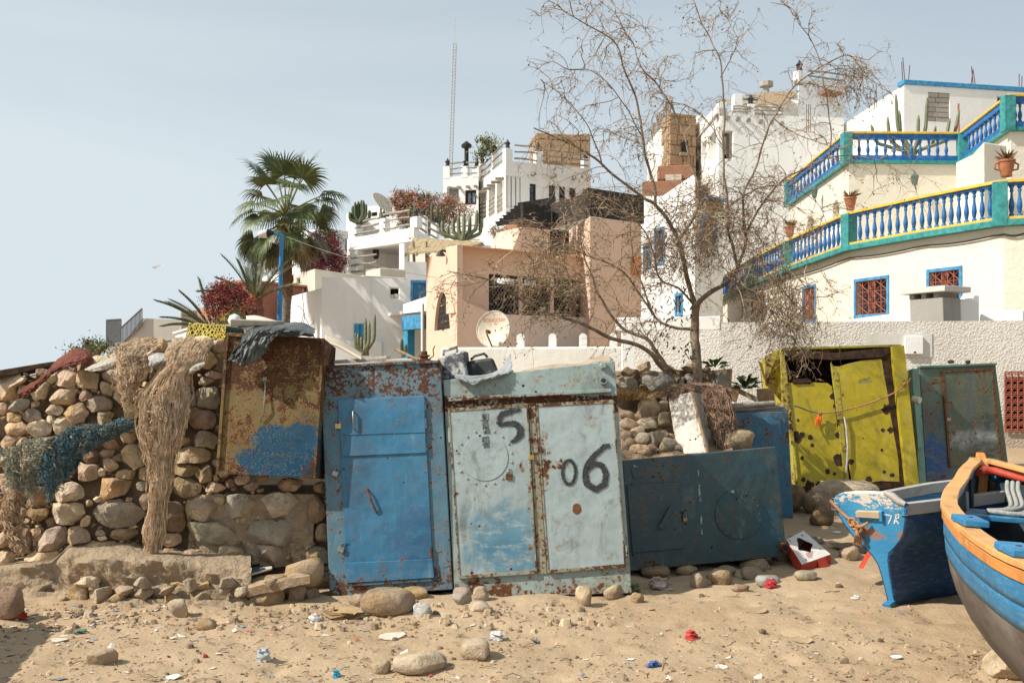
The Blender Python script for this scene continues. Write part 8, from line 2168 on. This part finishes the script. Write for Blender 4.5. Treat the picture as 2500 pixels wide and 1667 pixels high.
root=empty('far_grey_building',P(470,840,50),'grey block building behind the pale stair building','building')
m=MB();e=Edge(W(441,50),W(520,50.5));e.box(m,0,e.L,0,e.z(470,757),-6,0);m.build('wall',M_GREYW,root,bevel=.05)
m=MB();e2_=Edge(W(482,49),W(525,48));e2_.panel(m,0,e2_.z(482,750),(),.2,e2_.z(525,755));e2_.box(m,0,e2_.L,0,e2_.z(500,756),-1,-.01);m.build('side_wall',plaster('faded_pink',(.40,.25,.19),.2,(.3,.2,.15)),root)
root=empty('red_roof_house',P(560,800,34),'brick red house behind the red bougainvillea','house')
m=MB();e=Edge(W(534,34),W(620,33));e.box(m,0,e.L,0,e.z(560,694),-3,0);m.build('wall',plaster('brick_red',(.27,.12,.085),.2,(.2,.1,.07)),root,bevel=.03)
m=MB();e.box(m,-.1,e.L+.1,e.z(560,694),e.z(560,689),-3.1,.1);m.build('roof_slab',M_TERRA,root)
root=empty('white_boat_shed',P(450,850,20),'low white shed roof left of the fish trap','shed')
m=MB();e=Edge(W(428,22),W(478,20));e.box(m,0,e.L,0,e.z(450,808),-2,0);m.build('wall',M_WHITE,root,bevel=.02)
m=MB();m.hexa([e.pt(-.05,e.z(450,810),.05),e.pt(e.L,e.z(450,806),.05),e.pt(e.L+.3,e.z(470,790),-1.5),e.pt(.5,e.z(440,795),-1.5),e.pt(-.05,e.z(450,806),.05),e.pt(e.L,e.z(450,802),.05),e.pt(e.L+.3,e.z(470,786),-1.5),e.pt(.5,e.z(440,791),-1.5)]);m.build('roof',M_WHITE2,root)
m=MB();a,b=P(403,832,14),P(445,826,14);m.tube([a,b],.03,6);m.tube([a,a-V((0,0,.5))],.03,6);m.tube([lerp(a,b,.6),lerp(a,b,.6)-V((0,0,.5))],.03,6);tag(m.build('pole_rail',M_WOODG,origin=a),'short wooden pole rail behind the wall top','rail')
m=MB();c=P(573,783,12);m.lathe([(.004,-.09),(.06,-.055),(.085,0),(.06,.06),(.004,.085)],c,12);gl=m.build('globe_lamp',plain('white_globe',(.7,.68,.64),.3,.05,4,0),smooth=180,origin=c);tag(gl,'white globe lamp on a stub behind the wall','lamp')
m=MB();m.tube([c+V((0,0,-.08)),c+V((0,0,-.5))],.03,8);m.build('lamp_stub',M_BLUEP,gl,smooth=60)
# bare twig behind the plastic sheet
m=MB()
for pts in (((735,790),(742,760),(738,722),(741,705)),((735,800),(744,772),(736,752),(724,745)),((748,800),(763,790),(765,780)),((742,770),(750,785),(756,798))): m.tube(catmull([P(x,y,8.3) for x,y in pts],4),.0035,5)
tag(m.build('bare_twig',M_WOODG,origin=P(738,800,8.3)),'thin bare twigs sticking up behind the plastic sheet','twig')
# ================================================================ stones and litter on the sand
def on_ground(px,py):
    """point of the sand seen at that place in the photo"""
    z=0.0
    for _ in range(6):
        p=PZ(px,py,z);z=ground_h(p.x,p.y)
    return V((p.x,p.y,z))
def gstone(i,x,y,w,h,col,label,chips=5,rough=1.0,depth=.85,rot=0.0,rz=0.0,group='loose stones on the sand'):
    """x, y: photo px of the foot centre; w, h: photo px size"""
    p=on_ground(x,y-h*.12);k=p.y/F
    return boulder('stone',p+V((0,w*k*depth*.3,-.01)),(w*k,w*k*depth,h*k*1.1),2000+i,col,None,chips,rough,rot,label,'stone',group,rz)
GS=[(943,1512,136,62,mul(SC['o'],.9),'large smooth brown boulder in front of the blue locker',1,.35),(872,1482,44,30,mul(SC['o'],.85),'small reddish stone left of the large brown boulder',4,.8),(1010,1466,76,28,SC['t'],'flat tan stone behind the large brown boulder',5,.8),(1030,1508,52,34,(.52,.5,.46),'white angular concrete lump right of the large brown boulder',8,.6),(1127,1483,52,44,(.44,.41,.36),'grey white angular stone of the group of three',7,.8),(1175,1471,42,36,SC['p'],'squarish pale stone on top of the group of three',5,.6),(1172,1494,62,24,SC['p'],'flat pale stone at the bottom of the group of three',3,.6),(1428,1484,46,48,SC['p'],'heart shaped pale stone before the numbered locker',5,.7),(1500,1468,54,40,SC['p'],'cream stone at the right foot of the numbered locker',5,.9),(1558,1474,32,26,SC['o'],'small ochre stone by the green weed',4,.9),
(1602,1417,72,34,mul(SC['d'],1.1),'flat brown stone propping the low box at left',4,.7),(1680,1405,58,24,SC['y'],'yellowish flat stone propping the low box in the middle',3,.6),(1853,1392,88,34,SC['y'],'long ochre stone propping the low box at right',3,.5),(1704,1440,36,38,SC['g'],'upright grey stone in front of the low box',5,.9),(1760,1432,64,36,mul(SC['t'],.9),'rough tan stone in front of the low box',6,1.),(1775,1412,50,28,SC['g'],'grey stone behind the rough tan stone',5,.9),(1808,1445,46,20,SC['r'],'reddish brick lump in front of the low box',5,.7),(1840,1418,56,30,SC['g'],'grey stone under the right end of the low box',5,.8),(1878,1430,60,30,(.40,.39,.36),'smooth light grey stone beside the red cup',4,.6),(1972,1418,56,22,SC['g'],'flat grey stone near the red carton',3,.7),
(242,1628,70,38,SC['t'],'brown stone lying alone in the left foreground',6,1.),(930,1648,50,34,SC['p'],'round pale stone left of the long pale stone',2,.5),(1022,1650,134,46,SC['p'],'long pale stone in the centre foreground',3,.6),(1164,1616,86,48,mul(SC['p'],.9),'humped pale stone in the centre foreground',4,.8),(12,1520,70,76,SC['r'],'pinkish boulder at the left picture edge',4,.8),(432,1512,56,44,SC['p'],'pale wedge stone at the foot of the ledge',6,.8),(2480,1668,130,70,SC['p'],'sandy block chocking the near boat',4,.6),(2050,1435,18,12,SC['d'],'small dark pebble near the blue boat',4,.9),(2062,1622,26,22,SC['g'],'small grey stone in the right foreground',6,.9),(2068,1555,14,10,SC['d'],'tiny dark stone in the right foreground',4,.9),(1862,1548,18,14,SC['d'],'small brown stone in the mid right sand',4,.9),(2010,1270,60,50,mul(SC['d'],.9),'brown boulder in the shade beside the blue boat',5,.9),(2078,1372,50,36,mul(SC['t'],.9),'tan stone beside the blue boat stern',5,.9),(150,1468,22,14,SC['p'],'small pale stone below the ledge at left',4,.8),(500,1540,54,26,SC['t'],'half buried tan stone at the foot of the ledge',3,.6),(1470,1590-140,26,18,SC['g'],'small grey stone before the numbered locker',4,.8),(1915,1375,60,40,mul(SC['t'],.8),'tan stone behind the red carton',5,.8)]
for i,(x,y,w,h,c,lab,ch,ro) in enumerate(GS): gstone(i,x,y,w,h,c,lab,ch,ro)
o_=bpy.data.objects  # (the squarish stone rests on the flat one)
# red and white carton
root=empty('fruit_carton',on_ground(1985,1385),'torn red and white cardboard carton on the sand','carton')
S=Sheet(z3,[(850,935),(925,895),(1045,1000),(918,1045)],[8.9,9.25,8.85,8.5]);M_CW=plain('white_card',(.70,.66,.60),.8,.1,20,.1);M_CR=plain('red_card',(.52,.055,.025),.7,.2,20,.1)
tl,tr_c,br,bl=[P(*z3(*p),Y) for p,Y in zip(S.q,(8.75,9.2,8.75,8.35))]
up=V((0,0,1));dn=V((0,-.02,-.12))
m=MB();
# top face with a torn hole: ring of quads
def bil(u,v): return lerp(lerp(tl,tr_c,u),lerp(bl,br,u),v)
hole=[(.5+.27*math.cos(a)*(1+.25*math.sin(3*a)),.42+.25*math.sin(a)*(1+.2*math.cos(4*a))) for a in [k/24*6.2832 for k in range(24)]]
def bord(a):
    c,s_=math.cos(a),math.sin(a);k=.5/max(abs(c),abs(s_));return (.5+c*k,.5+s_*k)
m.grid([[bil(*h) for h in hole],[bil(*bord(k/24*6.2832)) for k in range(24)]],True);m.build('top_face',M_CW,root,solid=.004)
for a,b,mt,nm in ((bl,br,M_CR,'front_side'),(tl,bl,M_CR,'left_side'),(br,tr_c,M_CR,'right_side'),(tr_c,tl,M_CW,'back_side')):
    m=MB();m.add([a,b,b+dn,a+dn],[(0,1,2,3)]);m.build(nm,mt,root,solid=.004)
m=MB();m.add([tl+dn,tr_c+dn,br+dn,bl+dn],[(0,1,2,3)]);m.build('bottom',plain('brown_card',(.2,.14,.1),.9),root)
m=MB();a=lerp(bl,br,.52);b=lerp(bl,br,.8);m.add([a,b,b+V((.02,-.1,-.12)),a+V((.0,-.08,-.14))],[(0,1,2,3)]);m.build('torn_flap',M_CR,root,solid=.004)
for u,v in ((.1,.1),(.75,.12),(.2,.9),(.88,.75)):
    m=MB();c=bil(u,v);m.lathe([(.012,0),(.012,.0015)],c+V((0,0,.003)),10,(tr_c-tl).cross(bl-tl)*-1);m.build('hand_hole',M_BLACKM,root)
m=MB()
for k in range(4): m.add([bil(.3,.72+.05*k)+up*.005,bil(.3+.3-.05*k,.72+.05*k)+up*.005,bil(.3+.3-.05*k,.735+.05*k)+up*.005,bil(.3,.735+.05*k)+up*.005],[(0,1,2,3)])
m.build('printed_lines',M_CR,root,recalc=False)
# small rubbish that can be told apart
def crumple(name,px,py,w,h,col,label,cat,seed,rough=.6,group='bits of litter on the sand',alpha=None):
    p=on_ground(px,py);k=p.y/F;rnd=random.Random(seed);m=MB();n,r_=10,6;rows=[]
    for i in range(r_+1):
        row=[]
        for j in range(n):
            a=j/n*6.2832;t=i/r_;q=V((math.cos(a)*w*k*.5*(1-.35*t),math.sin(a)*w*k*.4*(1-.3*t),h*k*t));q+=V((rnd.gauss(0,1),rnd.gauss(0,1),rnd.gauss(0,.6)))*w*k*.06;row.append(p+q+V((0,w*k*.3,.002)))
        rows.append(row)
    rows=[[p+V((0,w*k*.3,0))+(q-p-V((0,w*k*.3,0)))*1.0+V((rnd.gauss(0,.08),rnd.gauss(0,.08),0))*w*k for q in row] for row in rows]
    m.grid(rows,True);m.f.append(list(range(len(m.v)-n,len(m.v))));m.mi.append(0)
    return tag(m.build(name,plain('litter_'+name+str(seed),col,rough,.15,30,0),smooth=30,origin=p),label,cat,group)
crumple('plastic_cup',1688,1562,32,20,(.55,.06,.05),'crushed red plastic cup in the middle sand','cup',1)
crumple('plastic_cup',1885,1437,28,20,(.42,.03,.04),'red plastic cup beside the light grey stone','cup',2)
crumple('drink_can',1597,1629,30,12,(.06,.14,.34),'flattened blue drink can in the foreground','can',3)
crumple('plastic_bottle',640,1615,34,30,(.42,.45,.46),'crushed clear plastic bottle in the left foreground','bottle',4,.2)
crumple('red_wrapper',38,1512,46,16,(.40,.03,.015),'crumpled red wrapper beside the pinkish boulder','wrapper',5)
crumple('paper_ball',1062-296,1520,30,18,(.6,.58,.54),'crumpled white paper before the blue locker','paper',6)
crumple('plastic_bag',830,1512,90,16,(.42,.30,.15),'flattened orange brown plastic bag before the blue locker','bag',7)
crumple('painted_stone',1612,1440,52,26,(.5,.42,.38),'white and maroon painted rubble lump before the low box','rubble',8)
crumple('blue_bag',285,858,22,16,(.03,.2,.5),'scrap of bright blue bag behind the wall top','bag',9) if False else None
crumple('bottle_cap',500,1605,12,7,(.5,.05,.03),'red bottle cap in the left foreground','cap',10)
crumple('clear_wrapper',1212,1562,34,16,(.62,.6,.58),'crumpled clear wrapper right of centre','wrapper',11,.3)
crumple('green_rag',192,1548,34,8,(.14,.2,.14),'green rag half buried in the left sand','rag',12)
crumple('blue_wrapper',820,1655,22,16,(.04,.28,.42),'torn bright blue wrapper at the bottom edge','wrapper',13)
def flake(name,px,py,w,h,col,label,cat,seed,group='bits of litter on the sand',tilt=.15,mat=None):
    p=on_ground(px,py);k=p.y/F;rnd=random.Random(seed);a0=rnd.uniform(-.5,.5);m=MB();pts=[]
    for j in range(9):
        a=j/9*6.2832;q=V((math.cos(a)*w*.5*k,math.sin(a)*w*.36*k,0))*rnd.uniform(.8,1.15);q.z=.006+(q.x*tilt*math.sin(a0)+q.y*tilt)+abs(q.x)*.15;pts.append(p+q)
    m.add(pts,[tuple(range(9))]);return tag(m.build(name,mat or plain('flake_'+name+str(seed),col,.7,.12,30,0),origin=p,solid=.004),label,cat,group)
flake('paper_scrap',272/1.88,1565,70/1.88,18,(.62,.55,.44),'pale paper scrap in the left foreground','paper',21)
flake('paper_scrap',424,1655,40,14,(.66,.62,.54),'white paper scrap at the bottom edge left of centre','paper',22)
flake('card_strip',955,1557,64,12,(.58,.5,.4),'curled pale card strip in the centre','card',23)
flake('shell',2187,1606,28,9,(.72,.7,.68),'white curved shell in the right foreground','shell',24)
flake('plastic_sliver',2086,1462,20,14,(.66,.64,.62),'white plastic sliver before the blue boat','plastic',25)
flake('paper_scrap',2042,1285,24,12,(.62,.6,.58),'white paper scrap in the shade beside the blue boat','paper',26)
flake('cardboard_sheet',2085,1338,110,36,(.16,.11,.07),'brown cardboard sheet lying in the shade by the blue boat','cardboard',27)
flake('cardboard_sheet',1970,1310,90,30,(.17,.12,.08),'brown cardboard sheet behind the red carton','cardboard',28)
flake('card_scrap',1845,1493,60,14,(.36,.26,.16),'brown card scrap in the mid right sand','card',29)
flake('card_scrap',1960,1565,52,12,(.4,.3,.18),'tan card scrap in the right sand','card',30)
flake('paper_scrap',1760,1630,36,8,(.62,.58,.5),'thin white strip in the right foreground','paper',31)
root=empty('magazine',P(*z1(1210,1280),7.5),'folded newspaper lying on the rubble ledge','newspaper')
for i,(pts,c) in enumerate(((((1113,1275),(1180,1268),(1300,1252),(1302,1262),(1195,1292),(1118,1296)),(.52,.48,.38)),(((1140,1274),(1230,1262),(1270,1268),(1190,1290)),(.06,.10,.11)))):
    m=MB();q=[P(*z1(*p),7.42+(1296-p[1])*.006)+V((0,0,.012+.012*i)) for p in pts];m.prism(q,V((0,0,.012)));m.build('page',plain('newsprint%d'%i,c,.8,.15,30,0),root)
m=MB();a,b=on_ground(2112,1388),P(*z3(1215,990),7.9);m.prism([P(*z3(1170,1060),7.75),P(*z3(1190,1062),7.7),P(*z3(1225,1000),7.9),P(*z3(1210,990),7.95)],V((.02,.06,.0)));tag(m.build('carton_flap',M_CR,origin=a),'red and white carton flap leaning by the blue boat','carton')
# weeds
def weed(c,n,s,label,seed,col=(.05,.10,.025)):
    rnd=random.Random(seed);root=empty('green_weed',c,label,'weed');m=MB()
    for k in range(n):
        a=rnd.uniform(0,6.28);e=rnd.uniform(.15,1.2);d=V((math.cos(a)*math.cos(e),math.sin(a)*math.cos(e),math.sin(e)));b=V(c)+d*s*rnd.uniform(0,.5);l=s*rnd.uniform(.4,.8);w=d.cross(V((0,0,1))).normalized()*l*.3;up_=V((0,0,.1*l));t_=b+d*l-up_*2
        m.add([b,b+d*l*.45+w+up_,t_,b+d*l*.45-w+up_],[(0,1,2,3)])
    m.build('leaves',plain('weed_leaf'+str(seed),col,.5,.3,30,0),root,recalc=False)
weed(on_ground(1540,1448),34,.10,'small green weed at the right foot of the numbered locker',1,(.07,.12,.04))
weed(P(1745,900,10.1),22,.16,'green leafy weed beside the tree trunk on the garden wall',2,(.05,.12,.02))
weed(P(*ze(1340,1400),10.9),30,.16,'dark green weed between the yellow locker and the blue boat',3,(.03,.075,.02))
weed(P(*zf(1040,260),10.9),40,.2,'dark green weed behind the plywood offcuts',4,(.03,.05,.02))
# countless small stuff: twigs, chips of shell, straw, pebbles
def scatter(name,n,seed,kind,mats,size,region,xr=(-40,2540)):
    rnd=random.Random(seed);mbs=[MB() for _ in mats]
    for k in range(n):
        for _try in range(20):
            px,py=rnd.uniform(*xr),region(rnd)
            p=PZ(px,py,0.0)
            if p.y<8.2 and not (p.y>7.25 and px<1560) and not (px>2240 and py<1560): break
        else: continue
        p.z=ground_h(p.x,p.y);s=size*rnd.lognormvariate(0,.5);mb=mbs[rnd.randrange(len(mats))];a=rnd.uniform(0,6.28) if kind!='twig' else rnd.gauss(0,1.1);d=V((math.cos(a),math.sin(a),0));w=V((-d.y,d.x,0))
        if kind=='twig':
            mid=p+d*s*.5+w*rnd.uniform(-.15,.15)*s+V((0,0,.012));e=p+d*s;e.z=ground_h(e.x,e.y)+rnd.uniform(.002,.015);mb.tube([p+V((0,0,.003)),mid,e],[.0025,.0028,.0012],4,False)
        elif kind=='chip':
            t_=rnd.uniform(-.3,.6);h=V((0,0,.004));mb.add([p-d*s*.5+h,p+w*s*.3+h,p+d*s*.5+h+V((0,0,abs(t_)*s*.5)),p-w*s*.3+h],[(0,1,2,3)])
        else:
            q=[p+V((rnd.gauss(0,.1),rnd.gauss(0,.1),0))*s]
            vs=[]
            for j in range(6): b=j/6*6.28;vs.append(p+V((math.cos(b)*s*.5*rnd.uniform(.7,1.1),math.sin(b)*s*.42*rnd.uniform(.7,1.1),-.002)))
            tp=[lerp(v,p,.35)+V((0,0,s*rnd.uniform(.3,.5))) for v in vs];mb.add(vs+tp,[(i,(i+1)%6,(i+1)%6+6,i+6) for i in range(6)]+[tuple(range(6,12))])
    for mb,m_ in zip(mbs,mats):
        if mb.f:
            o=mb.build(name,m_,recalc=False,smooth=30 if kind=='pebble' else None);tag(o,{'twig': 'dry twigs and straw strewn over the sand','chip': 'chips of shell, paper and leaf strewn over the sand','pebble': 'small pebbles and clods strewn over the sand'}[kind],{'twig': 'twigs','chip': 'debris','pebble': 'pebbles'}[kind],kind='stuff')
near=lambda r: 1667-abs(r.gauss(0,110)) if r.random()<.35 else r.uniform(1440,1680)
TW=[plain('straw_%d'%i,c,.9,.2,20,0) for i,c in enumerate(((.30,.20,.115),(.20,.13,.08),(.42,.31,.19),(.30,.17,.11)))]
CH=[plain('chip_%d'%i,c,.8,.2,20,0) for i,c in enumerate(((.62,.58,.52),(.45,.34,.22),(.22,.14,.08),(.36,.28,.2),(.55,.50,.44),(.20,.24,.28),(.45,.14,.08),(.34,.22,.12)))]
PB=[plain('pebble_%d'%i,c,.95,.25,30,.3,90) for i,c in enumerate(((.42,.31,.19),(.28,.2,.13),(.48,.38,.26),(.36,.25,.15),(.18,.13,.09)))]
scatter('straw_and_twigs',480,1,'twig',TW,.05,near)
scatter('small_debris',950,2,'chip',CH,.022,near)
scatter('small_debris',260,5,'chip',CH,.035,lambda r: r.uniform(1455,1560),(60,900))
scatter('small_pebbles',500,6,'pebble',PB,.028,lambda r: r.uniform(1440,1540),(-20,1500))
scatter('small_pebbles',1500,3,'pebble',PB,.014,near)
